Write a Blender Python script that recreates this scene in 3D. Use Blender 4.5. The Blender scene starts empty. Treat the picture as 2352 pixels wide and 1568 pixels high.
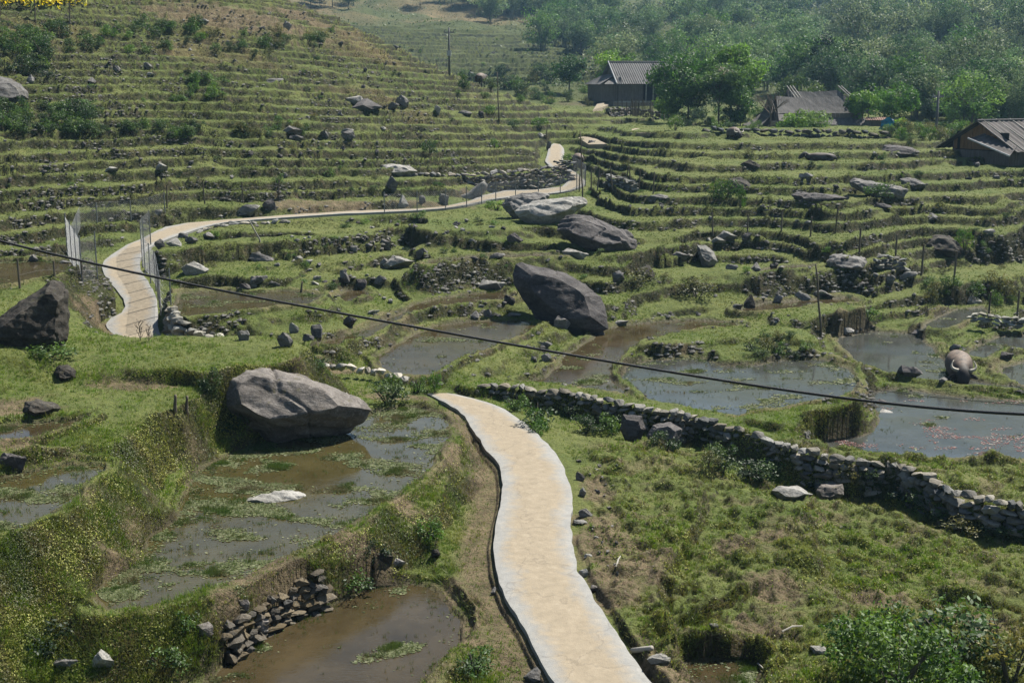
import bpy, bmesh, math, random
import numpy as np
from mathutils import Vector, Matrix, noise as mnoise

random.seed(7)
rng = np.random.default_rng(11)
scene = bpy.context.scene
COL = scene.collection

# ------------------------------------------------------------------ camera, world, sun, exposure
F_PX = 2839.0                 # focal length in units of a 2352 x 1568 frame
PITCH = math.radians(11.8)
CAM_Z = 11.0
cam_d = bpy.data.cameras.new('camera')
cam_d.sensor_width = 36.0
cam_d.lens = 36.0 * F_PX / 2352.0
cam_d.clip_start = 0.2
cam_d.clip_end = 5000.0
cam = bpy.data.objects.new('camera', cam_d)
COL.objects.link(cam)
cam.location = (0, 0, CAM_Z)
cam.rotation_euler = (math.radians(90) - PITCH, 0, 0)
scene.camera = cam

SUN_EL = math.radians(53)
SUN_AZ = math.radians(47)      # clockwise from +Y, towards +X
world = bpy.data.worlds.new('World')
scene.world = world
world.use_nodes = True
wn = world.node_tree.nodes
wl = world.node_tree.links
sky = wn.new('ShaderNodeTexSky')
sky.sky_type = 'NISHITA'
sky.sun_disc = False
sky.sun_elevation = SUN_EL
sky.sun_rotation = SUN_AZ
sky.air_density = 1.0
sky.dust_density = 0.7
wl.new(sky.outputs[0], wn['Background'].inputs[0])
wn['Background'].inputs[1].default_value = 0.05
sun_d = bpy.data.lights.new('sun', 'SUN')
sun_d.energy = 5.0
sun_d.angle = math.radians(0.55)
sun_d.color = (1.0, 0.95, 0.86)
sun = bpy.data.objects.new('sun', sun_d)
COL.objects.link(sun)
sdir = Vector((math.cos(SUN_EL) * math.sin(SUN_AZ), math.cos(SUN_EL) * math.cos(SUN_AZ), math.sin(SUN_EL)))
sun.rotation_euler = sdir.to_track_quat('Z', 'Y').to_euler()
sun.location = (40, 30, 80)

scene.view_settings.view_transform = 'Standard'
scene.view_settings.look = 'None'
scene.view_settings.exposure = 1.2
scene.view_settings.gamma = 1.0
scene.view_settings.use_curve_mapping = False
scene.render.engine = 'CYCLES'
scene.cycles.max_bounces = 5
scene.cycles.diffuse_bounces = 2
scene.cycles.glossy_bounces = 2
scene.cycles.transmission_bounces = 3
scene.cycles.transparent_max_bounces = 12
scene.cycles.volume_bounces = 0
scene.cycles.use_denoising = True
scene.cycles.caustics_reflective = False

# ------------------------------------------------------------------ pixel <-> world helpers
CP, SP = math.cos(PITCH), math.sin(PITCH)

def pdir(px, py):
    """direction of a photo pixel (2352 x 1568 frame) as a world vector"""
    x = (px - 1176.0) / F_PX
    u = -(py - 784.0) / F_PX
    return np.array([x, CP + u * SP, -SP + u * CP])

def at_z(px, py, z):
    d = pdir(px, py)
    return np.array([0, 0, CAM_Z]) + d * ((z - CAM_Z) / d[2])

def at_d(px, py, dist):
    d = pdir(px, py)
    return np.array([0, 0, CAM_Z]) + d * (dist / math.hypot(d[0], d[1]))

def project(X, Y, Z):
    z = Z - CAM_Z
    depth = Y * CP - z * SP
    up = Y * SP + z * CP
    return 1176.0 + F_PX * X / depth, 784.0 - F_PX * up / depth, depth

# ------------------------------------------------------------------ noise
_G = rng.uniform(0, 2 * math.pi, 4096)
_GC, _GS = np.cos(_G), np.sin(_G)

def _h(ix, iy, seed):
    h = (ix.astype(np.int64) * 374761393 + iy.astype(np.int64) * 668265263 + seed * 974634777) & 0xffffffff
    h = ((h ^ (h >> 13)) * 1274126177) & 0xffffffff
    return (h ^ (h >> 16)) & 4095

def pn(x, y, seed=0):
    xi, yi = np.floor(x), np.floor(y)
    xf, yf = x - xi, y - yi
    xi = xi.astype(np.int64); yi = yi.astype(np.int64)
    u = xf * xf * xf * (xf * (xf * 6 - 15) + 10)
    v = yf * yf * yf * (yf * (yf * 6 - 15) + 10)
    def g(a, b, dx, dy):
        k = _h(xi + a, yi + b, seed)
        return _GC[k] * dx + _GS[k] * dy
    n0 = g(0, 0, xf, yf) * (1 - u) + g(1, 0, xf - 1, yf) * u
    n1 = g(0, 1, xf, yf - 1) * (1 - u) + g(1, 1, xf - 1, yf - 1) * u
    return (n0 * (1 - v) + n1 * v) * 1.5

def fbm(x, y, seed=0, octv=3, gain=0.5):
    a, f, s = 1.0, 1.0, 0.0
    for o in range(octv):
        s = s + a * pn(x * f, y * f, seed + 17 * o)
        a *= gain; f *= 2.03
    return s

def sstep(a, b, x):
    t = np.clip((x - a) / (b - a), 0, 1)
    return t * t * (3 - 2 * t)

# ------------------------------------------------------------------ scene helpers
def tag(o, label=None, cat=None, group=None, kind=None):
    if label: o['label'] = label
    if cat: o['category'] = cat
    if group: o['group'] = group
    if kind: o['kind'] = kind
    return o

def link(name, data, parent=None):
    o = bpy.data.objects.new(name, data)
    COL.objects.link(o)
    if parent is not None:
        o.parent = parent
    return o

def empty(name, loc, rz=0.0):
    o = link(name, None)
    o.empty_display_size = 0.3
    o.location = [float(c) for c in loc]
    o.rotation_euler = (0, 0, rz)
    return o

def mesh_np(name, V, Fc, mat=None, smooth=False, col=None):
    """fast mesh from arrays; Fc is (n,3) or (n,4)"""
    V = np.asarray(V, dtype=np.float32).reshape(-1, 3)
    Fc = np.asarray(Fc, dtype=np.int32)
    k = Fc.shape[1]
    me = bpy.data.meshes.new(name)
    me.vertices.add(len(V))
    me.vertices.foreach_set('co', V.ravel())
    me.loops.add(Fc.size)
    me.loops.foreach_set('vertex_index', Fc.ravel())
    me.polygons.add(len(Fc))
    me.polygons.foreach_set('loop_start', np.arange(0, Fc.size, k, dtype=np.int32))
    me.polygons.foreach_set('loop_total', np.full(len(Fc), k, dtype=np.int32))
    me.polygons.foreach_set('use_smooth', np.full(len(Fc), bool(smooth)))
    me.update(calc_edges=True)
    if col is not None:
        for nm, arr in col.items():
            arr = np.asarray(arr, dtype=np.float32)
            if arr.ndim == 1:
                a = me.attributes.new(nm, 'FLOAT', 'POINT')
                a.data.foreach_set('value', arr)
            else:
                a = me.attributes.new(nm, 'FLOAT_COLOR', 'POINT')
                if arr.shape[1] == 3:
                    arr = np.concatenate([arr, np.ones((len(arr), 1), np.float32)], 1)
                a.data.foreach_set('color', arr.ravel())
    if mat: me.materials.append(mat)
    return me

class MB:
    """collects boxes, bars, tubes and free faces, then links them as one mesh object"""
    def __init__(s): s.v = []; s.f = []
    def face(s, pts):
        b = len(s.v); s.v += [tuple(map(float, p)) for p in pts]; s.f.append(tuple(range(b, b + len(pts))))
    def box(s, lo, hi, M=None):
        c = [(x, y, z) for z in (lo[2], hi[2]) for y in (lo[1], hi[1]) for x in (lo[0], hi[0])]
        if M is not None: c = [tuple(M @ Vector(p)) for p in c]
        b = len(s.v); s.v += c
        for f in ((0, 2, 3, 1), (4, 5, 7, 6), (0, 1, 5, 4), (2, 6, 7, 3), (0, 4, 6, 2), (1, 3, 7, 5)):
            s.f.append(tuple(b + i for i in f))
    def prism(s, bot, top):
        n = len(bot); b = len(s.v)
        s.v += [tuple(map(float, p)) for p in bot] + [tuple(map(float, p)) for p in top]
        s.f.append(tuple(b + i for i in reversed(range(n)))); s.f.append(tuple(b + n + i for i in range(n)))
        for i in range(n):
            j = (i + 1) % n; s.f.append((b + i, b + j, b + n + j, b + n + i))
    def tube(s, pts, r, n=6, cap=True):
        pts = [Vector([float(c) for c in p]) for p in pts]
        if not hasattr(r, '__len__'): r = [r] * len(pts)
        b = len(s.v)
        for i, p in enumerate(pts):
            t = (pts[min(i + 1, len(pts) - 1)] - pts[max(i - 1, 0)]).normalized()
            a = t.cross(Vector((0, 0, 1)) if abs(t.z) < .9 else Vector((1, 0, 0))).normalized()
            c = t.cross(a)
            for k in range(n):
                an = 2 * math.pi * k / n
                s.v.append(tuple(p + (a * math.cos(an) + c * math.sin(an)) * r[i]))
        for i in range(len(pts) - 1):
            for k in range(n):
                q = (k + 1) % n
                s.f.append((b + i * n + k, b + i * n + q, b + (i + 1) * n + q, b + (i + 1) * n + k))
        if cap:
            s.f.append(tuple(b + k for k in range(n))); e = b + (len(pts) - 1) * n
            s.f.append(tuple(e + k for k in reversed(range(n))))
    def build(s, name, mat, parent=None, smooth=False):
        me = bpy.data.meshes.new(name)
        me.from_pydata(s.v, [], s.f)
        me.materials.append(mat)
        if smooth: me.polygons.foreach_set('use_smooth', [True] * len(me.polygons))
        me.update()
        bm = bmesh.new(); bm.from_mesh(me); bmesh.ops.recalc_face_normals(bm, faces=bm.faces); bm.to_mesh(me); bm.free()
        return link(name, me, parent)

def copy_tree(o, parent=None):
    c = o.copy(); COL.objects.link(c)
    if parent is not None: c.parent = parent
    for ch in list(o.children): copy_tree(ch, c)
    return c

# ------------------------------------------------------------------ materials
def new_mat(name):
    m = bpy.data.materials.new(name); m.use_nodes = True
    nt = m.node_tree
    return m, nt.nodes, nt.links, nt.nodes['Principled BSDF']

def nnode(N, L, scale, detail=4, rough=0.6, vec=None, dist=0.0):
    n = N.new('ShaderNodeTexNoise'); n.inputs['Scale'].default_value = scale
    n.inputs['Detail'].default_value = detail; n.inputs['Roughness'].default_value = rough
    n.inputs['Distortion'].default_value = dist
    if vec is not None: L.new(vec, n.inputs['Vector'])
    return n.outputs[0]

def ramp(N, L, src, stops):
    r = N.new('ShaderNodeValToRGB')
    el = r.color_ramp.elements
    while len(el) < len(stops): el.new(0.5)
    for e, (p, c) in zip(el, stops):
        e.position = p; e.color = (*c, 1) if len(c) == 3 else c
    L.new(src, r.inputs[0])
    return r.outputs[0]

def mix(N, L, f, a, b, mode='MIX'):
    m = N.new('ShaderNodeMix'); m.data_type = 'RGBA'; m.blend_type = mode
    for s, v in ((m.inputs[0], f), (m.inputs[6], a), (m.inputs[7], b)):
        if isinstance(v, (int, float)): s.default_value = v
        elif isinstance(v, tuple): s.default_value = (*v, 1)
        else: L.new(v, s)
    return m.outputs[2]

def math_n(N, L, op, a, b=0.0, c=0.0):
    m = N.new('ShaderNodeMath'); m.operation = op
    for i, v in enumerate((a, b, c)):
        if isinstance(v, (int, float)): m.inputs[i].default_value = v
        else: L.new(v, m.inputs[i])
    return m.outputs[0]

def mrange(N, L, v, a, b, c=0.0, d=1.0):
    m = N.new('ShaderNodeMapRange'); m.inputs[1].default_value = a; m.inputs[2].default_value = b
    m.inputs[3].default_value = c; m.inputs[4].default_value = d
    L.new(v, m.inputs[0]); return m.outputs[0]

def bump(N, L, P, h, strength=0.5, dist=0.05):
    b = N.new('ShaderNodeBump'); b.inputs['Strength'].default_value = strength; b.inputs['Distance'].default_value = dist
    L.new(h, b.inputs['Height']); L.new(b.outputs[0], P.inputs['Normal'])

def attr(N, name, out=2):
    a = N.new('ShaderNodeAttribute'); a.attribute_name = name
    return a.outputs[out]

def simple_mat(name, c1, c2, scale=6.0, rough=0.85, bscale=None, bstr=0.4, bdist=0.02, spec=0.3, stretch=None, metal=0.0):
    m, N, L, P = new_mat(name)
    tc = N.new('ShaderNodeTexCoord'); vec = tc.outputs['Object']
    if stretch:
        mp = N.new('ShaderNodeMapping'); mp.inputs['Scale'].default_value = stretch
        L.new(vec, mp.inputs[0]); vec = mp.outputs[0]
    n = nnode(N, L, scale, 5, 0.65, vec)
    L.new(ramp(N, L, n, [(0.3, c1), (0.7, c2)]), P.inputs['Base Color'])
    P.inputs['Roughness'].default_value = rough
    P.inputs['Specular IOR Level'].default_value = spec
    P.inputs['Metallic'].default_value = metal
    bump(N, L, P, nnode(N, L, bscale or scale * 3, 5, 0.7, vec), bstr, bdist)
    return m

def leaf_mat(name, trans=0.4, vary=0.0):
    """leaves and grass: colour from the per-leaf attribute, part of the light passes through"""
    m, N, L, P = new_mat(name)
    N.remove(P)
    out = N['Material Output']
    c = attr(N, 'tint', 0)
    if vary:
        oi = N.new('ShaderNodeObjectInfo'); hv = N.new('ShaderNodeHueSaturation'); L.new(c, hv.inputs['Color'])
        L.new(mrange(N, L, oi.outputs['Random'], 0, 1, 1 - vary, 1 + vary), hv.inputs['Value']); L.new(mrange(N, L, oi.outputs['Random'], 0, 1, .515, .485), hv.inputs['Hue']); c = hv.outputs[0]
    d = N.new('ShaderNodeBsdfDiffuse'); t = N.new('ShaderNodeBsdfTranslucent'); s = N.new('ShaderNodeMixShader')
    g = N.new('ShaderNodeBsdfGlossy'); g.inputs['Roughness'].default_value = 0.55; g.inputs[0].default_value = (0.5, 0.5, 0.5, 1)
    L.new(c, d.inputs[0])
    h = N.new('ShaderNodeHueSaturation'); h.inputs['Saturation'].default_value = 1.1; h.inputs['Value'].default_value = 1.25
    h.inputs['Hue'].default_value = 0.49
    L.new(c, h.inputs['Color']); L.new(h.outputs[0], t.inputs[0])
    s.inputs[0].default_value = trans
    L.new(d.outputs[0], s.inputs[1]); L.new(t.outputs[0], s.inputs[2])
    s2 = N.new('ShaderNodeMixShader'); s2.inputs[0].default_value = 0.05
    L.new(s.outputs[0], s2.inputs[1]); L.new(g.outputs[0], s2.inputs[2])
    L.new(s2.outputs[0], out.inputs[0])
    return m
# ------------------------------------------------------------------ terrain: explicit paddies, traced from the photo
# (name, height, is water, weediness 0..1, [photo pixels of the flat part])
PADDY = [
 ('lower_pond', 0.3, 1, .10, [(455,1620),(480,1562),(560,1500),(640,1437),(740,1397),(830,1357),(860,1347),(940,1345),(1000,1365),(1030,1390),(1047,1430),(1042,1480),(1000,1530),(965,1568),(940,1640)]),
 ('big_pond', 1.4, 1, .58, [(850,950),(940,936),(1005,950),(1032,975),(1028,1005),(1000,1050),(960,1100),(880,1160),(800,1205),(700,1258),(600,1308),(500,1348),(420,1368),(330,1393),(250,1398),(222,1362),(270,1322),(330,1292),(345,1240),(405,1198),(432,1150),(440,1095),(500,1062),(560,1032),(640,1007),(760,975)]),
 ('upper_left_pond', 2.6, 1, .5, [(-60,1110),(0,1100),(60,1085),(150,1072),(225,1072),(235,1085),(190,1110),(165,1140),(110,1185),(40,1215),(-60,1240)]),
 ('terrace', 2.95, 0, 0, [(-60,1000),(0,965),(60,930),(150,903),(300,893),(425,884),(420,912),(390,935),(330,952),(260,972),(180,1000),(60,1030),(-60,1040)]),
 ('shallow_ditch', 2.94, 1, .3, [(-60,1005),(0,985),(60,975),(130,968),(190,968),(150,985),(80,1005),(0,1015),(-60,1030)]),
 ('terrace', 3.35, 0, 0, [(285,800),(350,787),(560,787),(650,803),(668,828),(560,842),(440,850),(330,832)]),
 ('left_pond', 3.4, 1, .35, [(-80,668),(0,657),(100,642),(180,617),(182,602),(100,600),(0,602),(-90,602)]),
 ('terrace', -0.05, 0, 0, [(-120,1660),(60,1600),(250,1590),(440,1590),(420,1660),(200,1720),(-150,1740)]),
 ('terrace', 0.75, 0, 0, [(1335,1015),(1420,1012),(1500,1045),(1570,1100),(1570,1180),(1550,1250),(1490,1330),(1490,1400),(1530,1480),(1560,1600),(1500,1500),(1425,1390),(1378,1330),(1345,1250),(1345,1150)]),
 ('terrace', 0.45, 0, 0, [(1650,1190),(1700,1140),(1780,1145),(1815,1200),(1835,1255),(1790,1300),(1720,1330),(1640,1370),(1570,1400),(1560,1340),(1610,1260)]),
 ('terrace', 0.15, 0, 0, [(1890,1185),(2040,1195),(2140,1228),(2240,1265),(2352,1300),(2450,1335),(2430,1370),(2200,1360),(2050,1340),(1950,1320),(1895,1260)]),
 ('terrace', 0.3, 0, 0, [(1730,1372),(1840,1345),(1915,1400),(1945,1460),(1880,1490),(1750,1462),(1630,1470),(1600,1440)]),
 ('terrace', 0.0, 0, 0, [(2060,1400),(2200,1395),(2420,1420),(2470,1640),(2100,1660),(1960,1560),(1980,1500)]),
 ('puddle', -0.1, 1, .4, [(1570,1530),(1640,1512),(1700,1516),(1740,1540),(1720,1600),(1600,1600)]),
 # ponds of the valley floor
 ('buffalo_pond', 0.1, 1, .06, [(1985,905),(2060,893),(2130,903),(2200,913),(2352,922),(2460,925),(2480,1050),(2352,1055),(2230,1052),(2100,1050),(1990,1040),(1900,1035),(1880,1020),(1960,1006),(2016,992),(2022,965),(2015,940),(1995,925)]),
 ('stubble_pond', 0.65, 1, .42, [(1490,922),(1425,872),(1445,842),(1500,826),(1600,822),(1660,842),(1740,840),(1800,828),(1890,826),(1950,850),(1975,880),(1960,898),(1895,918),(1815,930),(1690,955),(1600,944)]),
 ('terrace', 1.15, 0, 0, [(1490,788),(1560,768),(1700,757),(1800,757),(1835,775),(1810,778),(1700,769),(1600,776),(1520,794)]),
 ('terrace', 0.9, 0, 0, [(1650,812),(1700,798),(1790,793),(1850,803),(1850,810),(1780,803),(1700,808)]),
 ('terrace', 1.2, 0, 0, [(1830,718),(1900,706),(1980,714),(2060,738),(2092,752),(2040,752),(1960,730),(1900,718),(1850,724)]),
 ('terrace', 0.98, 0, 0, [(1720,964),(1800,947),(1890,935),(1958,930),(1970,935),(1930,944),(1850,954),(1770,968)]),
 ('terrace', 1.6, 0, 0, [(2165,648),(2250,641),(2352,626),(2450,620),(2450,600),(2352,608),(2250,618),(2180,630)]),
 ('brown_pond', 0.85, 1, .25, [(1195,880),(1250,868),(1290,842),(1302,818),(1330,802),(1352,785),(1400,754),(1500,740),(1600,736),(1690,740),(1695,750),(1600,757),(1500,778),(1440,806),(1405,842),(1395,866),(1450,912),(1400,908),(1300,886)]),
 ('behind_pond', 0.28, 1, .16, [(1935,800),(1925,776),(2000,762),(2100,768),(2140,800),(2172,838),(2225,872),(2290,884),(2340,888),(2360,898),(2200,886),(2072,866),(1995,845)]),
 ('glint_pond', 0.6, 1, .12, [(2120,757),(2130,742),(2160,728),(2200,712),(2255,708),(2268,716),(2215,735),(2170,757)]),
 ('right_pond', 0.5, 1, .2, [(2215,820),(2255,790),(2300,775),(2420,765),(2420,800),(2300,803),(2250,825)]),
 ('right_pond', 0.3, 1, .2, [(2310,870),(2300,845),(2420,820),(2440,900),(2360,888)]),
 ('red_pond', 1.05, 1, .15, [(1690,714),(1760,697),(1850,690),(1950,683),(1975,695),(1900,702),(1830,710),(1740,717)]),
 ('terrace', 2.1, 0, 0, [(1505,630),(1649,619),(1720,627),(1790,622),(1841,618),(1868,613),(1800,612),(1740,614),(1640,611),(1560,609),(1500,614)]),
 ('middle_pond', 2.12, 1, .15, [(1735,628),(1790,624),(1850,617),(1872,612),(1800,613),(1765,618)]),
 # paddies between the bend of the path and the dark boulder
 ('bend_pond', 2.2, 1, .45, [(405,702),(420,674),(520,669),(560,673),(640,669),(700,673),(735,682),(715,696),(700,703),(600,712),(500,724),(440,727),(412,722)]),
 ('muddy_pond', 1.75, 1, .3, [(716,806),(735,790),(800,770),(870,745),(930,718),(960,698),(1060,678),(1150,669),(1180,690),(1110,698),(1010,708),(935,721),(885,751),(850,771),(785,794),(740,812)]),
 ('muddy_pond', 1.85, 1, .3, [(770,683),(800,668),(830,668),(850,680),(800,697)]),
 ('main_mid_pond', 1.35, 1, .25, [(862,822),(905,800),(950,771),(1000,750),(1080,740),(1195,737),(1232,748),(1200,769),(1120,801),(1040,834),(990,860),(905,862)]),
 ('terrace', 3.5, 0, 0, [(376,571),(448,567),(592,559),(664,557),(784,545),(880,541),(880,533),(700,543),(560,549),(420,560)]),
 ('terrace', 3.75, 0, 0, [(960,524),(1061,523),(1133,523),(1205,514),(1277,511),(1290,505),(1180,507),(1060,514),(960,516)]),
 ('terrace', 2.7, 0, 0, [(460,612),(580,609),(688,600),(760,593),(880,580),(940,573),(930,566),(800,580),(680,592),(560,599),(470,603)]),
 ('ledge_pond', 2.85, 1, .25, [(985,612),(1060,604),(1133,596),(1240,594),(1301,592),(1290,584),(1180,588),(1090,590),(990,601)]),
 ('terrace', 2.3, 0, 0, [(728,649),(808,636),(928,631),(960,621),(940,613),(860,620),(800,627),(740,634)]),
 ('terrace', 3.0, 0, 0, [(1397,580),(1505,573),(1560,570),(1560,562),(1480,565),(1400,572)]),
]
# path edges in the photo with the height of each cross section
PATH_NEAR_L = [(1330,1680),(1274,1566),(1247,1526),(1207,1445),(1184,1405),(1164,1375),(1151,1345),(1137,1299),(1132,1245),(1139,1205),(1152,1145),(1154,1112),(1149,1068),(1131,1046),(1117,1033),(1104,1010),(1087,987),(1067,953),(1047,937),(1017,920),(981,903)]
PATH_NEAR_R = [(1590,1680),(1501,1566),(1461,1516),(1437,1479),(1411,1442),(1387,1399),(1364,1372),(1351,1339),(1324,1305),(1319,1262),(1312,1229),(1311,1192),(1316,1155),(1317,1132),(1304,1102),(1294,1068),(1284,1045),(1267,1027),(1244,1003),(1211,973),(1184,953),(1151,933),(1117,918),(1084,910),(1034,903)]
PATH_FAR_L = [(360,840),(305,812),(275,788),(267,773),(247,753),(243,743),(253,730),(280,716),(287,703),(283,686),(267,663),(253,650),(240,630),(233,610),(240,596),(262,580),(289,562),(319,550),(343,537),(380,520),(430,511),(491,506),(565,500),(658,493),(783,485),(850,482),(950,479),(1017,474),(1080,460),(1110,447),(1160,437),(1227,435),(1290,428),(1306,415),(1303,393),(1262,380),(1252,370),(1257,354),(1261,337),(1271,329)]
PATH_FAR_R = [(500,832),(430,806),(388,788),(370,773),(354,740),(367,713),(370,680),(354,663),(334,640),(317,610),(320,592),(324,584),(343,562),(368,553),(403,543),(442,530),(491,512),(565,505),(658,498),(783,490),(850,487),(950,484),(1020,479),(1084,469),(1134,456),(1190,450),(1240,446),(1320,440),(1357,424),(1320,393),(1296,380),(1291,372),(1296,354),(1297,337),(1284,330)]

def path_z(y, near):
    if near:
        return float(np.interp(y, [900, 1000, 1250, 1570, 1700], [1.1, 1.0, 0.8, 0.6, 0.55]))
    return float(np.interp(y, [328, 370, 390, 420, 440, 480, 500, 520, 550, 600, 650, 700, 775, 815],
                           [6.25, 5.3, 4.85, 4.35, 4.05, 3.95, 3.9, 3.7, 3.4, 2.9, 2.4, 1.9, 1.2, 1.15]))

def poly_pts(pts, near): return np.array([at_z(x, y, path_z(y, near)) for x, y in pts])

def resample(P, n):
    s = np.concatenate([[0], np.cumsum(np.linalg.norm(np.diff(P[:, :2], axis=0), axis=1))])
    t = np.linspace(0, s[-1], n)
    return np.stack([np.interp(t, s, P[:, k]) for k in range(3)], 1)

def path_edges(l, r, near, n):
    """pair the two traced edges: walk along the left one and take the nearest, never backward point of the right one"""
    L = resample(poly_pts(l, near), n); R = resample(poly_pts(r, near), n * 3)
    j = 0; out = []
    for i in range(n):
        hi = min(j + 40, len(R))
        d = np.linalg.norm(R[j:hi, :2] - L[i, :2], axis=1)
        j = j + int(np.argmin(d)); out.append(R[j])
    out = np.array(out); out[0] = R[0]; out[-1] = R[-1]
    w_ = 9 if near else 25; k = np.ones(w_) / w_; h_ = w_ // 2
    pad = np.concatenate([np.repeat(out[:1], h_, 0), out, np.repeat(out[-1:], h_, 0)])
    out = np.stack([np.convolve(pad[:, c], k, 'valid') for c in range(3)], 1)
    return L, out

NEAR_L, NEAR_R = path_edges(PATH_NEAR_L, PATH_NEAR_R, True, 150)
FAR_L, FAR_R = path_edges(PATH_FAR_L, PATH_FAR_R, False, 420)
# the stretch of path hidden behind the grassy bund and the boulder joins the two
JOIN = np.array([at_z(1000, 905, 1.1), at_z(900, 890, 1.25), at_z(800, 868, 1.35), at_z(690, 850, 1.35), at_z(520, 832, 1.15), at_z(430, 828, 1.15)])

WALL_TOP = [at_z(*p) for p in [(1085,884,1.35),(1140,884,1.3),(1200,888,1.25),(1300,900,1.2),(1400,918,1.12),(1500,938,1.05),(1600,955,1.0),(1700,986,.95),(1800,1018,.8),(1900,1046,.6),(1960,1056,.5),(2060,1062,.45),(2130,1092,.42),(2200,1130,.4),(2280,1150,.4),(2352,1156,.4),(2450,1165,.4)]]
WALL_TOP = np.array(WALL_TOP)

def offset_line(P, off):
    T = np.gradient(P[:, :2], axis=0); T /= np.linalg.norm(T, axis=1)[:, None]
    Nn = np.stack([T[:, 1], -T[:, 0]], 1)
    Q = P.copy(); Q[:, :2] += Nn * off
    return Q
_w = resample(WALL_TOP, 60)
DITCH = offset_line(_w, 0.95); DITCH[:, 2] -= np.interp(np.arange(60), [0, 12, 40, 60], [0.40, 0.72, 0.95, 0.9])
if DITCH[30, 1] > _w[30, 1]: DITCH[:, :2] = offset_line(_w, -0.95)[:, :2]
BACKFILL = offset_line(_w, 0.45 if DITCH[30, 1] < offset_line(_w, -0.95)[30, 1] else -0.45); 
_o = offset_line(_w, -0.5)
BACKFILL = _o if _o[30, 1] > _w[30, 1] else offset_line(_w, 0.5)
BACKFILL = BACKFILL.copy(); BACKFILL[:, 2] = _w[:, 2] - 0.12

# control points of the smooth ground (px, py, horizontal distance)
CD = [(100,520,63),(100,470,67),(100,400,71),(100,320,76),(100,230,82),(100,150,88),(100,60,96),(100,0,102),(-300,470,64),(-300,300,74),(-300,100,90),(-300,-60,103),
 (350,470,68),(350,400,72),(350,320,78),(350,230,85),(350,150,92),(350,80,99),(350,10,108),
 (600,520,65),(600,460,70),(600,400,74),(600,320,80),(600,230,88),(600,150,96),(600,80,104),(600,20,112),
 (900,455,74),(900,400,78),(900,320,86),(900,250,94),(900,180,103),(900,130,110),(860,85,118),(780,45,124),(640,-10,128),
 (1200,420,83),(1200,380,87),(1200,320,95),(1200,270,104),(1200,238,112),(1060,175,114),
 (1400,430,78),(1400,360,87),(1400,310,97),(1400,285,108),(1400,260,130),
 (1500,330,89),(1500,400,77),(1500,470,69),(1500,540,63),
 (1900,330,89),(1900,400,77),(1900,470,69),(1900,540,63.5),(1950,600,59.5),(1950,660,56),(2150,690,55),
 (2300,372,88),(2300,450,75),(2300,520,68.5),(2300,592,67),(2300,650,58.5),(2330,700,55.5),(2700,450,76),(2700,650,56),(2700,900,42),(2700,1200,28),
 (1700,306,98),(1850,306,98),(2050,306,99),(2200,332,96),
 (1400,240,150),(1500,236,152),(1650,262,140),(1700,290,118),(1850,285,120),(2000,280,125),(2150,296,118),(2300,290,130),
 # far terraces, brown hill and valley behind the crest
 (900,120,205),(1000,170,200),(1200,160,205),(1350,165,200),(1200,120,240),(1390,110,255),(900,75,262),(1100,80,270),(1250,80,280),(1000,215,150),(1150,195,165),(1300,215,158),
 (800,30,320),(1000,30,330),(1180,50,315),(700,-10,350),(1000,-60,400),
 # wooded slopes
 (1600,200,185),(1500,190,190),(1450,140,230),(1900,230,160),(2100,262,140),(2300,240,145),(1900,150,215),(2200,160,195),(1650,120,240),(1900,70,310),(2300,70,280),(2300,10,360),(1900,10,400),(1500,50,310),(1300,25,340),(1550,0,400),(2700,150,190),(2700,0,350)]
CZ = [(80,808,4.0),(200,778,3.75),(10,900,3.5),(240,850,3.7),(420,875,3.15),(230,730,2.3),(200,690,3.1),(120,672,3.5),
 (450,600,2.95),(1000,575,3.0),(1150,560,3.25),(600,585,2.75),(1150,640,2.3),(1290,660,1.9),(1320,770,1.3),(1420,690,1.9),(1300,560,3.2),(1480,650,2.0),(1480,720,1.05),(600,760,1.75),(640,795,1.55),
 (690,880,1.7),(900,900,1.6),(960,925,1.65),(1080,1000,1.75),(900,1185,1.75),(700,1285,1.75),(1090,1100,.75),(1070,1300,.5),(1080,1450,.4),(1150,1560,.35),(650,1340,.9),
 (2010,700,1.15),(2100,770,.6),(2250,690,1.1),(1700,760,1.0),(1800,770,.95),(1850,830,.8),(2352,750,.65),(2150,830,.45),
 (1850,960,.7),(2000,930,.8),(1400,1620,.5),(1700,1620,-.1)]
CR = [(1000, 150, 9.0), (860, 150, 11.5), (760, 162, 13.5), (1150, 142, 8.3), (940, 172, 10.5), (1080, 172, 9.5)] + [(p, 900, z) for p, z in ((0, 170), (600, 190), (1176, 225), (1800, 225), (2352, 245), (-900, 120), (3300, 240))] + \
     [(p, 1500, z) for p, z in ((0, 190), (1176, 260), (2352, 290), (-900, 150), (3300, 280))] + \
     [(p, 10, z) for p, z in ((0, 1.0), (700, .6), (1300, .5), (2000, 0.0), (2352, -.1), (-900, 2.5), (3300, -.2))] + [(-900, 40, 4.0), (3300, 45, .5), (-900, 90, 10.), (3300, 100, 8.)]

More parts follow.
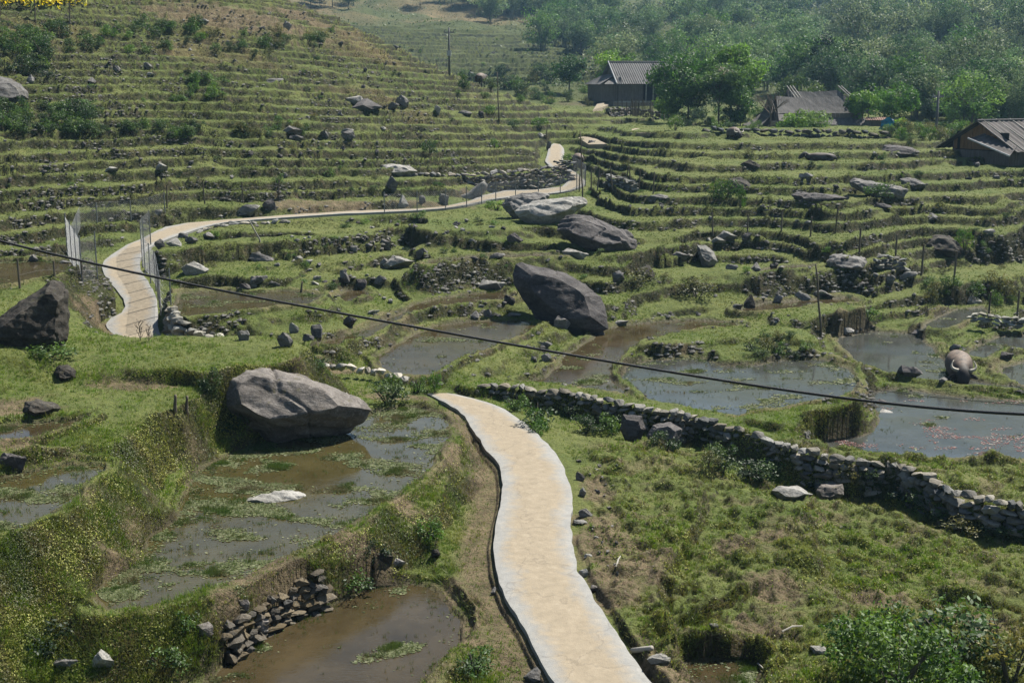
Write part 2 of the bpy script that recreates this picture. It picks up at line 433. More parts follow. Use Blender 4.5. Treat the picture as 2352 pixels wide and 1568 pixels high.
az_of = lambda px: math.atan2((px - 1176.0) / F_PX, 1.0)
ctl = []
for x, y, d in CD: ctl.append(at_d(x, y, d))
for x, y, z in CZ: ctl.append(at_z(x, y, z))
for p, r, z in CR:
    a = az_of(p); ctl.append(np.array([r * math.sin(a), r * math.cos(a), z]))
PAD = []
for nm, z, w, weed, px in PADDY:
    P = np.array([at_z(x, y, z) for x, y in px]); PAD.append((nm, z, w, weed, P))
    for q in P[::2]: ctl.append(q)
for P in (0.5 * (NEAR_L + NEAR_R))[::12], (0.5 * (FAR_L + FAR_R))[::16], DITCH[::8], BACKFILL[::8]:
    for q in P: ctl.append(q)
ctl = np.array(ctl)
cr_ = np.hypot(ctl[:, 0], ctl[:, 1])
U = np.stack([np.arctan2(ctl[:, 0], ctl[:, 1]) * 2.6, np.log(cr_) * 1.5], 1)
tv = (ctl[:, 2] - CAM_Z) / cr_
keep = []
for i in range(len(U)):
    if all(np.hypot(*(U[i] - U[k])) > 0.012 for k in keep): keep.append(i)
U, tv = U[keep], tv[keep]
def _phi(d): return np.sqrt(d * d + 0.0009)
Ddm = np.linalg.norm(U[:, None] - U[None], axis=2)
n_ = len(U)
A_ = np.zeros((n_ + 3, n_ + 3)); A_[:n_, :n_] = _phi(Ddm) - 0.006 * np.eye(n_)
A_[:n_, n_] = 1; A_[:n_, n_ + 1:] = U; A_[n_, :n_] = 1; A_[n_ + 1:, :n_] = U.T
W_ = np.linalg.solve(A_, np.concatenate([tv, np.zeros(3)]))

# fan grid round the camera: azimuth columns x distance rows
AZ = np.concatenate([np.linspace(-0.85, -0.47, 40, endpoint=False), np.arange(-0.47, 0.47, 0.00092), np.linspace(0.47, 0.85, 40)])
rr = [9.0]
while rr[-1] < 1500:
    r = rr[-1]
    rr.append(r * (1 + (0.008 if r < 16.5 else 0.0029 if r < 150 else 0.0024 if r < 300 else 0.014)))
RR = np.array(rr)
NR, NC = len(RR), len(AZ)
lr = np.log(RR)
ca, cl = np.linspace(AZ[0], AZ[-1], 170), np.linspace(lr[0], lr[-1], 210)
g = np.stack(np.meshgrid(ca * 2.6, cl * 1.5), -1).reshape(-1, 2)
ev = np.empty(len(g))
for s in range(0, len(g), 6000):
    q = g[s:s + 6000]
    ev[s:s + 6000] = _phi(np.linalg.norm(q[:, None] - U[None], axis=2)) @ W_[:n_] + W_[n_] + q @ W_[n_ + 1:]
ev = ev.reshape(len(cl), len(ca))
ia = np.clip(np.interp(AZ, ca, np.arange(len(ca))), 0, len(ca) - 1.001); il = np.clip(np.interp(lr, cl, np.arange(len(cl))), 0, len(cl) - 1.001)
a0, l0 = ia.astype(int), il.astype(int); fa, fl = (ia - a0)[None], (il - l0)[:, None]
T = (ev[l0][:, a0] * (1 - fa) + ev[l0][:, a0 + 1] * fa) * (1 - fl) + (ev[l0 + 1][:, a0] * (1 - fa) + ev[l0 + 1][:, a0 + 1] * fa) * fl
GX = RR[:, None] * np.sin(AZ)[None]; GY = RR[:, None] * np.cos(AZ)[None]
R2 = np.broadcast_to(RR[:, None], GX.shape)
BASE = CAM_Z + T * R2
PXg, PYg, DEPg = project(GX, GY, BASE)

# stepped terraces on the hillsides
warp = 0.28 * fbm(GX / 18, GY / 18, 3, 2) + 0.09 * fbm(GX / 4.2, GY / 4.2, 5, 2)
S = BASE + warp * sstep(38, 60, R2)
px_a = AZ[None] * F_PX + 1176            # rough photo column
far_t = sstep(172, 184, R2) * (1 - sstep(275, 292, R2)) * (1 - sstep(1330, 1460, px_a)) * sstep(700, 850, px_a)
near_t = (1 - sstep(128, 142, R2)) * sstep(44, 50, R2)
woods = sstep(1560, 1660, px_a) * sstep(97, 103, R2)
terr = np.clip(np.maximum(near_t * (1 - woods), far_t), 0, 1)
step = np.where(R2 > 165, 0.85, 0.48 + 0.08 * np.clip((900 - px_a) / 900, -0.6, 0.5))
dr_ = np.gradient(BASE, axis=0) / np.gradient(RR)[:, None]
da_ = np.gradient(BASE, axis=1) / (RR[:, None] * np.gradient(AZ)[None])
slope = np.hypot(dr_, da_)
wfr = np.where(R2 > 165, .55, 1) * np.clip((0.27 + 0.10 * fbm(GX / 6, GY / 6, 9, 2)) * slope / step, 0.10, 0.5)
t_ = S / step
t_ = t_ + 0.2 * np.sin(t_ * 2.4 + 0.6 + GX / 23) + 0.16 * pn(t_ * .9, GX / 14, 33)
flr = np.floor(t_); fr = t_ - flr
rise = sstep(0, 1, np.clip((fr - (1 - wfr)) / wfr, 0, 1))
lip = np.exp(-((fr - 0.02) / 0.07) ** 2) * 0.09 + np.exp(-((fr - 1.0) / 0.05) ** 2) * 0.05
inv = (flr + rise)                       # undo the spacing warp
STEPZ = step * inv + lip * .8 - 0.1
STEPZ = STEPZ + 0.07 * (BASE - STEPZ)
slump = sstep(.42, .85, fbm(GX / 5.5, GY / 4.0, 31, 3)) * .75
STEPZ = STEPZ * (1 - slump) + (BASE - .1) * slump
Z = BASE * (1 - terr) + STEPZ * terr
RISER = terr * np.clip(rise * (1 - rise) * 4, 0, 1)

# inverse-distance blend with the traced paddies, paths, ditch and wall backfill
def seg_dist(X, Y, P, closed=True):
    d2 = np.full(X.shape, 1e9); ins = np.zeros(X.shape, bool)
    n = len(P)
    for i in range(n if closed else n - 1):
        x1, y1 = P[i][:2]; x2, y2 = P[(i + 1) % n][:2]
        ex, ey = x2 - x1, y2 - y1
        L2 = ex * ex + ey * ey + 1e-12
        tt = np.clip(((X - x1) * ex + (Y - y1) * ey) / L2, 0, 1)
        d2 = np.minimum(d2, (X - x1 - tt * ex) ** 2 + (Y - y1 - tt * ey) ** 2)
        if closed and y1 != y2:
            c = (y1 > Y) != (y2 > Y)
            ins ^= c & (X < ex * (Y - y1) / (ey if ey else 1e-12) + x1)
    return np.sqrt(d2), ins

# rows / columns near the paddies only
def window(P, m):
    r = np.hypot(P[:, 0], P[:, 1]); a = np.arctan2(P[:, 0], P[:, 1])
    am = m / r.min()
    return slice(max(0, np.searchsorted(RR, r.min() - m)), np.searchsorted(RR, r.max() + m)), slice(max(0, np.searchsorted(AZ, a.min() - am)), np.searchsorted(AZ, a.max() + am))

D0 = np.interp(R2, [20, 34, 44, 60, 90], [3.0, 2.6, 1.5, 1.1, 0.7])
PW = np.interp(R2, [33, 42], [3.0, 4.2])
num = Z / D0 ** PW; den = 1 / D0 ** PW
RIMZ = np.full(Z.shape, -99.0); WATZ = np.full(Z.shape, -99.0); WLEV = np.full(Z.shape, -99.0); RIM = np.zeros_like(Z); BED = np.zeros_like(Z); WET = np.zeros_like(Z); FLAT = np.zeros_like(Z); ONPATH = np.zeros_like(Z)
edge_n = 0.22 * fbm(GX / 1.3, GY / 1.3, 21, 2)
for nm, z, w, weed, P in PAD:
    a, b = window(P, 4.0)
    X, Y = GX[a, b], GY[a, b]
    d, ins = seg_dist(X, Y, P)
    sd = np.where(ins, -d, d) + edge_n[a, b] * (0.6 if w else 1.0)
    do = np.maximum(sd, 0.03)
    wt = np.where(do < 4.0, 1 / do ** PW[a, b], 0)
    num[a, b] += wt * z; den[a, b] += wt
    FLAT[a, b] = np.maximum(FLAT[a, b], sstep(0.25, -0.2, sd))
    if w:
        RIM[a, b] = np.maximum(RIM[a, b], np.exp(-((sd - 0.34) / 0.2) ** 2))
        RIMZ[a, b] = np.where((sd > 0.1) & (sd < 2.4), np.maximum(RIMZ[a, b], z + 0.07 - 1.05 * np.maximum(0, sd - 0.42)), RIMZ[a, b])
        WATZ[a, b] = np.where(sd < 0.1, z, WATZ[a, b]); WLEV[a, b] = np.where(sd < 0.4, z, WLEV[a, b])
        isl = sstep(0.12, 0.5, fbm(X / 1.8, Y / 1.1, 40, 3) + (weed - 0.62) * 1.1)
        BED[a, b] = np.where(sd < 0.1, np.minimum(BED[a, b], -0.20 * sstep(0.06, -0.5, sd) * (1 - 0.88 * isl)), BED[a, b])
        WET[a, b] = np.maximum(WET[a, b], sstep(0.30, -0.05, sd))

def line_feature(C, hw, zoff, reach=2.2, store=None, power=3):
    a, b = window(C, reach + hw.max())
    X, Y = GX[a, b], GY[a, b]
    best = np.full(X.shape, 1e9); zz = np.zeros(X.shape)
    for i in range(len(C) - 1):
        p, q = C[i], C[i + 1]
        e = q[:2] - p[:2]; L2 = e @ e + 1e-9
        aa, bb = window(np.array([p, q]), reach + hw.max())
        aa = slice(max(aa.start, a.start) - a.start, max(min(aa.stop, a.stop) - a.start, 0)); bb = slice(max(bb.start, b.start) - b.start, max(min(bb.stop, b.stop) - b.start, 0))
        x, y = X[aa, bb], Y[aa, bb]
        if x.size == 0: continue
        tt = np.clip(((x - p[0]) * e[0] + (y - p[1]) * e[1]) / L2, 0, 1)
        d = np.hypot(x - p[0] - tt * e[0], y - p[1] - tt * e[1]) - (hw[i] * (1 - tt) + hw[i + 1] * tt)
        m = d < best[aa, bb]
        best[aa, bb] = np.where(m, d, best[aa, bb]); zz[aa, bb] = np.where(m, p[2] * (1 - tt) + q[2] * tt, zz[aa, bb])
    do = np.maximum(best, 0.03)
    wt = np.where(do < reach, 1 / do ** PW[a, b], 0)
    num[a, b] += wt * (zz + zoff); den[a, b] += wt
    if store is not None: store[a, b] = np.maximum(store[a, b], sstep(0.5, 0.0, best))

for L, R in ((NEAR_L, NEAR_R), (FAR_L, FAR_R)):
    C = 0.5 * (L + R); hw = 0.5 * np.linalg.norm(L - R, axis=1)
    line_feature(C, hw + 0.05, -0.14, store=ONPATH)
line_feature(resample(JOIN, 20), np.full(20, 0.6), -0.02)
line_feature(DITCH, np.full(len(DITCH), 0.3), 0.0, reach=1.6)
line_feature(BACKFILL, np.full(len(BACKFILL), 0.18), 0.0, reach=0.9)
gutter = offset_line(NEAR_L, -0.35 if offset_line(NEAR_L, -0.35)[60, 0] < NEAR_L[60, 0] else 0.35)
line_feature(gutter[5:120], np.full(115, 0.16), -0.24, reach=0.8)
Z0 = Z.copy()
Z = num / den
EXPL = np.clip(1 - (1 / D0 ** PW) / den, 0, 1)     # how much the traced shapes rule here
dry = (1 - WET)
quiet = (1 - ONPATH) * (1 - 0.85 * WET)
Z += RIM * 0.17 * (1 - ONPATH) * (1 - sstep(0.0, 0.5, np.where(WET > 0.9, 1, 0)))
# steepness after blending
def steep(Zs):
    r_ = np.gradient(Zs, axis=0) / np.gradient(RR)[:, None]; a_ = np.gradient(Zs, axis=1) / (RR[:, None] * np.gradient(AZ)[None])
    return np.hypot(r_, a_)
SL = steep(Z)
bank = sstep(0.25, 0.8, SL)
lod = 1 - sstep(170, 320, R2)
field = sstep(1300, 1380, PXg) * sstep(980, 1040, PYg) * (R2 < 40)      # trampled grass field right of the path
lumps = fbm(GX / 0.62, GY / 0.62, 61, 3)
Z += quiet * lod * (fbm(GX / 2.6, GY / 2.6, 51, 3) * (0.05 + 0.19 * bank) + fbm(GX / 0.7, GY / 0.7, 55, 3) * (0.03 + 0.10 * bank * np.interp(R2, [30, 60], [.35, 1])) * (1 + R2 / 160))
clod = 1 - 2 * np.abs(fbm(GX / 0.42, GY / 0.42, 63, 2))
Z += quiet * field * (np.clip(lumps, -0.35, 1) * 0.17 - 0.05 * np.clip(clod, 0, 1) + 0.2 * fbm(GX / 2.3, GY / 1.7, 67, 2) * (1 - 0.4 * FLAT))
# undercut clods and slumps on the banks
Z -= quiet * bank * lod * np.interp(R2, [30, 50], [.10, .2]) * sstep(0.25, 0.7, fbm(GX / 1.1, GY / 1.1, 71, 3))
# rough ground of the hills beyond
Z += sstep(150, 230, R2) * (1 - far_t * 0.9) * (1 - sstep(600, 1100, R2)) * (fbm(GX / 26, GY / 26, 81, 3) * 2.2 + fbm(GX / 7, GY / 7, 83, 3) * 0.6)
rim_n = 0.05 * fbm(GX / 0.8, GY / 0.8, 57, 2)
Z = np.where((RIMZ > -50) & (ONPATH < 0.3) & (WATZ < -50), np.maximum(Z, RIMZ + rim_n), Z)
Z = np.where(WATZ > -50, np.minimum(Z, WATZ + 0.04), Z)
Z += BED
HGT = Z
WET = WET * sstep(0.30, 0.10, HGT - WLEV)

def ground(x, y):
    a = np.interp(math.atan2(x, y), AZ, np.arange(NC)); l = np.interp(math.hypot(x, y), RR, np.arange(NR))
    a0 = min(int(a), NC - 2); l0 = min(int(l), NR - 2); fa, fl = a - a0, l - l0
    return float((HGT[l0, a0] * (1 - fa) + HGT[l0, a0 + 1] * fa) * (1 - fl) + (HGT[l0 + 1, a0] * (1 - fa) + HGT[l0 + 1, a0 + 1] * fa) * fl)

def hit(px, py, rmin=10):
    """the point of the ground seen at a photo pixel"""
    d = pdir(px, py); a = math.atan2(d[0], d[1]); s = d[2] / math.hypot(d[0], d[1])
    j = int(np.clip(np.interp(a, AZ, np.arange(NC)), 0, NC - 1))
    ray = CAM_Z + RR * s
    k = np.nonzero((ray <= HGT[:, j]) & (RR > rmin))[0]
    i = k[0] if len(k) else NR - 1
    r = RR[i]
    if i > 0:
        e0 = ray[i - 1] - HGT[i - 1, j]; e1 = ray[i] - HGT[i, j]
        if e0 > 0 >= e1: r = RR[i - 1] + (RR[i] - RR[i - 1]) * e0 / (e0 - e1 + 1e-9)
    return np.array([r * math.sin(a), r * math.cos(a), CAM_Z + r * s]) if len(k) else np.array([r * math.sin(a), r * math.cos(a), HGT[i, j]])

def scale_at(p):
    return F_PX / project(*p)[2]          # photo pixels per metre at a point

# masks for the ground material
DIRT = np.zeros_like(Z)
def blob(px, py, rx, ry, amt=1.0):
    """bare soil: an uneven patch at a place seen in the photo, sized in metres"""
    p = hit(px, py); a, b = window(np.array([p]), max(rx, ry) * 1.6)
    X, Y = GX[a, b] - p[0], GY[a, b] - p[1]
    d = np.sqrt((X / rx) ** 2 + (Y / ry) ** 2) + 0.45 * fbm(GX[a, b] / 0.8, GY[a, b] / 0.8, 91, 3)
    DIRT[a, b] = np.maximum(DIRT[a, b], amt * sstep(1.1, 0.5, d))
for q in [(1085,1300,.25,1.2),(1080,1440,.7,1.2),(1030,1380,.5,.9),(1390,1240,1.1,2.0),(1420,1330,.9,1.2),(1370,1130,.5,1.6),(1470,1290,.9,1.1),(1650,1010,.0,.0),(1780,1340,.7,.8),(1720,1440,.8,.5),(2020,1390,.9,.6),(2250,1440,1.,.5),(1480,1560,1.5,1.2),(300,885,1.6,.4),(30,940,1.2,1.2),(20,1010,.8,.6),(1060,970,.35,1.2),(1040,1040,.35,1.2),(930,1160,.7,.6),(790,1230,1.,.5),(660,1310,1.2,.6),(600,1390,1.2,.6),(540,1440,.8,.5),(290,1330,.6,.6),(250,755,1.3,1.2),(770,855,2.2,.5),(900,915,1.2,.8),(1000,1440,.5,.5),(1160,1530,.5,.6),(1690,1250,.7,.5),(1770,1225,.6,.5),
          (1130,455,2.5,1.),(1000,470,3,.8),(780,470,3,1.2),(680,470,2,1),(300,580,.8,2.),(560,35,8,3),(480,42,7,3),(1340,240,4,3),(1420,262,3,2),(500,35,6,2),(700,40,5,2)]:
    if q[2] > 0: blob(*q)
# thin, trodden rims of the ponds dry out
DIRT = np.maximum(DIRT, 0.75 * RIM * sstep(-0.15, 0.45, fbm(GX / 2.6, GY / 2.6, 95, 3)) * (R2 < 60))
DIRT = np.maximum(DIRT, 0.55 * sstep(0.1, 0.5, fbm(GX / 1.5, GY / 1.1, 97, 3)) * field * (R2 < 36))
gut = np.zeros_like(Z)
_n, _d = num, den; num, den = num.copy(), den.copy()
line_feature(gutter[5:135], np.full(130, 0.22), 0, reach=1.0, store=gut)
num, den = _n, _d
DIRT = np.maximum(DIRT, gut * 0.95)
BROWN = 0.8 * sstep(290, 310, R2) * (1 - sstep(345, 380, R2)) * (1 - sstep(1190, 1260, px_a)) * sstep(-0.35, 0.3, fbm(GX / 22, GY / 22, 98, 3) + 0.25)
BROWN = np.maximum(BROWN, 0.45 * sstep(0.1, 0.6, fbm(GX / 9, GY / 9, 99, 3)) * (R2 > 92) * (R2 < 140) * (px_a < 1100))
SL2 = steep(HGT)
RISER_SHADE = np.clip(far_t * rise * (1 - rise) * 4 + far_t * sstep(.5, 1, rise) * (fr < .999), 0, 1) * (0.75 + .5 * fbm(GX / 9, GY / 9, 111, 2)).clip(.2, 1)  # shade of the far risers, painted into the ground colour
HEATH = sstep(132, 160, R2) * (1 - sstep(500, 900, R2))

# ------------------------------------------------------------------ ground material and mesh
def ground_mat():
    m, N, L, P = new_mat('ground_soil_and_turf')
    geo = N.new('ShaderNodeNewGeometry'); pos = geo.outputs['Position']
    sep = N.new('ShaderNodeSeparateXYZ'); L.new(geo.outputs['Normal'], sep.inputs[0])
    up = sep.outputs[2]
    n_big = nnode(N, L, 0.22, 4, 0.6, pos); n_mid = nnode(N, L, 1.6, 5, 0.65, pos); n_fine = nnode(N, L, 11.0, 5, 0.7, pos)
    turf = ramp(N, L, n_mid, [(0.25, (0.040, 0.062, 0.014)), (0.5, (0.085, 0.112, 0.026)), (0.75, (0.135, 0.142, 0.045))])
    turf2 = ramp(N, L, n_big, [(0.3, (0.050, 0.075, 0.016)), (0.7, (0.140, 0.135, 0.050))])
    turf = mix(N, L, 0.45, turf, turf2)
    soil = ramp(N, L, n_mid, [(0.25, (0.055, 0.042, 0.026)), (0.6, (0.145, 0.110, 0.068)), (0.85, (0.20, 0.155, 0.10))])
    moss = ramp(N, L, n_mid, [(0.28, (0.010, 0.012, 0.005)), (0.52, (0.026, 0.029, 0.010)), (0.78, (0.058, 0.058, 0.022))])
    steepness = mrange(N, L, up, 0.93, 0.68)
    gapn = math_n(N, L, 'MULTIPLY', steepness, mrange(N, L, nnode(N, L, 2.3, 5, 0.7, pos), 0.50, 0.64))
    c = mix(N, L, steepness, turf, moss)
    c = mix(N, L, math_n(N, L, 'MULTIPLY', gapn, 0.7), c, mix(N, L, 0.5, soil, (0.03, 0.026, 0.016)))
    dn = math_n(N, L, 'MULTIPLY', attr(N, 'dirt'), mrange(N, L, n_fine, 0.25, 0.55))
    c = mix(N, L, dn, c, soil)
    c = mix(N, L, math_n(N, L, 'MULTIPLY', attr(N, 'heath'), .8), c, ramp(N, L, n_big, [(0.3, (0.030, 0.040, 0.014)), (0.6, (0.055, 0.065, 0.022)), (0.8, (0.085, 0.082, 0.034))]))
    c = mix(N, L, attr(N, 'brown'), c, ramp(N, L, n_big, [(0.3, (0.085, 0.072, 0.032)), (0.7, (0.165, 0.118, 0.062))]))
    c = mix(N, L, attr(N, 'riser'), c, (0.014, 0.016, 0.008))  # near-black tone stands in for shade on the far risers
    mud = ramp(N, L, n_mid, [(0.3, (0.045, 0.036, 0.020)), (0.7, (0.085, 0.066, 0.036))])
    c = mix(N, L, attr(N, 'wet'), c, mud)
    c = mix(N, L, 0.55, c, mix(N, L, 1.0, c, ramp(N, L, n_fine, [(0.3, (0.45, 0.45, 0.45)), (0.7, (1.35, 1.35, 1.35))]), 'MULTIPLY'))
    L.new(c, P.inputs['Base Color'])
    L.new(mrange(N, L, attr(N, 'wet'), 0, 1, 0.95, 0.55), P.inputs['Roughness'])
    P.inputs['Specular IOR Level'].default_value = 0.15
    h = math_n(N, L, 'ADD', n_fine, math_n(N, L, 'MULTIPLY', nnode(N, L, 4.0, 5, 0.7, pos), 1.6))
    bump(N, L, P, h, 0.9, 0.09)
    return m
MAT_GROUND = ground_mat()
idx = np.arange(NR * NC).reshape(NR, NC)
quads = np.stack([idx[:-1, :-1], idx[:-1, 1:], idx[1:, 1:], idx[1:, :-1]], -1).reshape(-1, 4)
gv = np.stack([GX, GY, HGT], -1).reshape(-1, 3)
me = mesh_np('ground', gv, quads, MAT_GROUND, True, {'dirt': DIRT.ravel(), 'wet': (WET * (R2 < 80)).ravel(), 'brown': BROWN.ravel(), 'riser': RISER_SHADE.ravel(), 'heath': HEATH.ravel()})
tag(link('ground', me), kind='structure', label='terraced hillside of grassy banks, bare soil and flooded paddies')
# ------------------------------------------------------------------ water of the paddies
def water_mat(name, mud1, mud2, wave=0.02, tint=(0.5, 0.5, 0.5)):
    m, N, L, P = new_mat(name)
    geo = N.new('ShaderNodeNewGeometry'); pos = geo.outputs['Position']
    c = ramp(N, L, nnode(N, L, 0.9, 5, 0.65, pos), [(0.3, mud1), (0.7, mud2)])
    L.new(c, P.inputs['Base Color'])
    P.inputs['Roughness'].default_value = 0.06
    P.inputs['IOR'].default_value = 1.33
    P.inputs['Specular IOR Level'].default_value = 0.5
    mp = N.new('ShaderNodeMapping'); mp.inputs['Scale'].default_value = (1.0, 2.2, 1.0); L.new(pos, mp.inputs[0])
    b = N.new('ShaderNodeBump'); b.inputs['Strength'].default_value = 0.35; b.inputs['Distance'].default_value = wave
    calm = mrange(N, L, nnode(N, L, 0.25, 2, 0.5, pos), 0.4, 0.6)
    L.new(math_n(N, L, 'MULTIPLY', nnode(N, L, 7.0, 3, 0.55, mp.outputs[0]), calm), b.inputs['Height'])
    L.new(b.outputs[0], P.inputs['Normal'])
    return m
WATER = {'brown': water_mat('muddy_water', (0.026, 0.020, 0.010), (0.054, 0.041, 0.021), 0.02),
         'grey': water_mat('grey_water', (0.028, 0.030, 0.026), (0.050, 0.052, 0.046), 0.02),
         'olive': water_mat('olive_water', (0.032, 0.027, 0.010), (0.062, 0.053, 0.022), 0.012)}
WKIND = {'buffalo_pond': 'grey', 'stubble_pond': 'grey', 'behind_pond': 'grey', 'right_pond': 'grey', 'glint_pond': 'grey', 'big_pond': 'olive', 'upper_left_pond': 'olive', 'lower_pond': 'brown'}
for nm, z, w, weed, P in PAD:
    if not w: continue
    Q = P[:, :2]; n = len(Q)
    ar = 0.5 * np.sum(Q[:, 0] * np.roll(Q[:, 1], -1) - np.roll(Q[:, 0], -1) * Q[:, 1])
    T1 = np.roll(Q, -1, 0) - Q; T1 /= np.linalg.norm(T1, axis=1)[:, None] + 1e-9
    N1 = np.stack([T1[:, 1], -T1[:, 0]], 1) * np.sign(ar)
    Nv = N1 + np.roll(N1, 1, 0); Nv /= np.linalg.norm(Nv, axis=1)[:, None] + 1e-6
    E = Q + Nv * 0.30
    bm = bmesh.new()
    vs = [bm.verts.new((x, y, z)) for x, y in E]
    es = [bm.edges.new((vs[i], vs[(i + 1) % n])) for i in range(n)]
    bmesh.ops.triangle_fill(bm, use_beauty=True, use_dissolve=False, edges=es, normal=(0, 0, 1))
    for f in bm.faces:
        if f.normal.z < 0: f.normal_flip()
    me = bpy.data.meshes.new('water'); bm.to_mesh(me); bm.free()
    me.materials.append(WATER[WKIND.get(nm, 'brown')])
    tag(link('water', me), kind='structure', label='shallow muddy water standing in a paddy')

# ------------------------------------------------------------------ concrete path
def path_mat():
    m, N, L, P = new_mat('worn_concrete')
    geo = N.new('ShaderNodeNewGeometry'); pos = geo.outputs['Position']
    ac = attr(N, 'across')
    n1 = nnode(N, L, 0.9, 5, 0.65, pos); n2 = nnode(N, L, 5.0, 5, 0.7, pos); n3 = nnode(N, L, 40.0, 3, 0.6, pos)
    conc = ramp(N, L, n2, [(0.25, (0.18, 0.178, 0.168)), (0.6, (0.24, 0.236, 0.22)), (0.8, (0.30, 0.296, 0.28))])
    tan = ramp(N, L, n2, [(0.25, (0.19, 0.158, 0.112)), (0.6, (0.25, 0.209, 0.15)), (0.85, (0.30, 0.265, 0.205))])
    f = math_n(N, L, 'SUBTRACT', math_n(N, L, 'ADD', math_n(N, L, 'MULTIPLY', n1, 1.25), math_n(N, L, 'MULTIPLY', n2, 0.9)), math_n(N, L, 'MULTIPLY', ac, 1.0))
    c = mix(N, L, mrange(N, L, f, 0.25, 0.78), conc, tan)
    sp = mrange(N, L, nnode(N, L, 2.6, 6, 0.75, pos), 0.60, 0.74)
    c = mix(N, L, math_n(N, L, 'MULTIPLY', sp, 0.35), c, (0.16, 0.13, 0.10))
    c = mix(N, L, mrange(N, L, n3, 0.66, 0.76, 0.0, 0.5), c, (0.12, 0.10, 0.08))
    vo = N.new('ShaderNodeTexVoronoi'); vo.feature = 'DISTANCE_TO_EDGE'; vo.inputs['Scale'].default_value = 0.42; wv = N.new('ShaderNodeVectorMath'); wv.operation = 'ADD'; nz_ = N.new('ShaderNodeTexNoise'); nz_.inputs['Scale'].default_value = 1.7; nz_.inputs['Detail'].default_value = 4; L.new(pos, nz_.inputs['Vector']); L.new(pos, wv.inputs[0]); L.new(nz_.outputs[1], wv.inputs[1]); L.new(wv.outputs[0], vo.inputs['Vector'])
    c = mix(N, L, mrange(N, L, vo.outputs['Distance'], 0.0, 0.010, .28, 0), c, (0.07, 0.06, 0.05))
    L.new(c, P.inputs['Base Color']); P.inputs['Roughness'].default_value = 0.9
    P.inputs['Specular IOR Level'].default_value = 0.2
    bump(N, L, P, math_n(N, L, 'ADD', n2, math_n(N, L, 'MULTIPLY', n3, 0.4)), 0.5, 0.03)
    return m
MAT_PATH = path_mat()

def make_path(L, R, thick):
    n = len(L); k = 9
    V = []; A = []
    for i in range(n):
        jl = 0.03 * mnoise.noise(Vector((i * 0.31, 3.1, L[i][0]))) ; jr = 0.05 * mnoise.noise(Vector((i * 0.27, 9.7, R[i][0])))
        e = R[i] - L[i]; wl = np.linalg.norm(e[:2]) + 1e-6
        l2 = L[i] + e / wl * jl; r2 = R[i] + e / wl * jr
        for j in range(k + 1):
            s = j / k; p = l2 * (1 - s) + r2 * s
            z = p[2] + 0.015 * mnoise.noise(Vector((p[0] * .8, p[1] * .8, 0))) - (0.02 if j in (0, k) else 0)
            V.append((p[0], p[1], z)); A.append(abs(2 * s - 1) ** 1.6)
        for p, s in ((l2, -0.03), (r2, 0.03)):
            V.append((p[0] - e[0] / wl * s * 0, p[1], p[2] - thick)); A.append(1.0)
    V = np.array(V); st = k + 3; F = []
    for i in range(n - 1):
        a, b = i * st, (i + 1) * st
        for j in range(k): F.append((a + j, a + j + 1, b + j + 1, b + j))
        F.append((a + k + 1, a, b, b + k + 1)); F.append((a + k, a + k + 2, b + k + 2, b + k))
    a = 0; b = (n - 1) * st
    me = mesh_np('path', V, np.array(F), MAT_PATH, True, {'across': np.array(A)})
    me.set_sharp_from_angle(angle=math.radians(40))
    return tag(link('path', me), kind='structure', label='pale winding concrete footpath with a tan dusty middle')
make_path(NEAR_L, NEAR_R, 0.24)
make_path(FAR_L, FAR_R, 0.28)
# upper stretches of the path seen between the terraces near the farm
def slab_path(pl, dz=0.05):
    P = [hit(x, y) for x, y in pl]
    z = np.mean([p[2] for p in P]); mb = MB()
    mb.prism([(p[0], p[1], p[2] - 0.3) for p in P], [(p[0], p[1], 0.5 * p[2] + 0.5 * z + dz) for p in P])
    o = mb.build('path', MAT_PATH); tag(o, kind='structure', label='pale upper stretch of the concrete footpath')
for pl in ([(1328,318),(1340,312),(1366,317),(1394,336),(1390,341),(1352,341)], [(1450,299),(1462,296),(1496,309),(1490,314),(1462,311)], [(1372,240),(1392,232),(1408,236),(1385,252),(1362,258)]):
    slab_path(pl, 0.12)

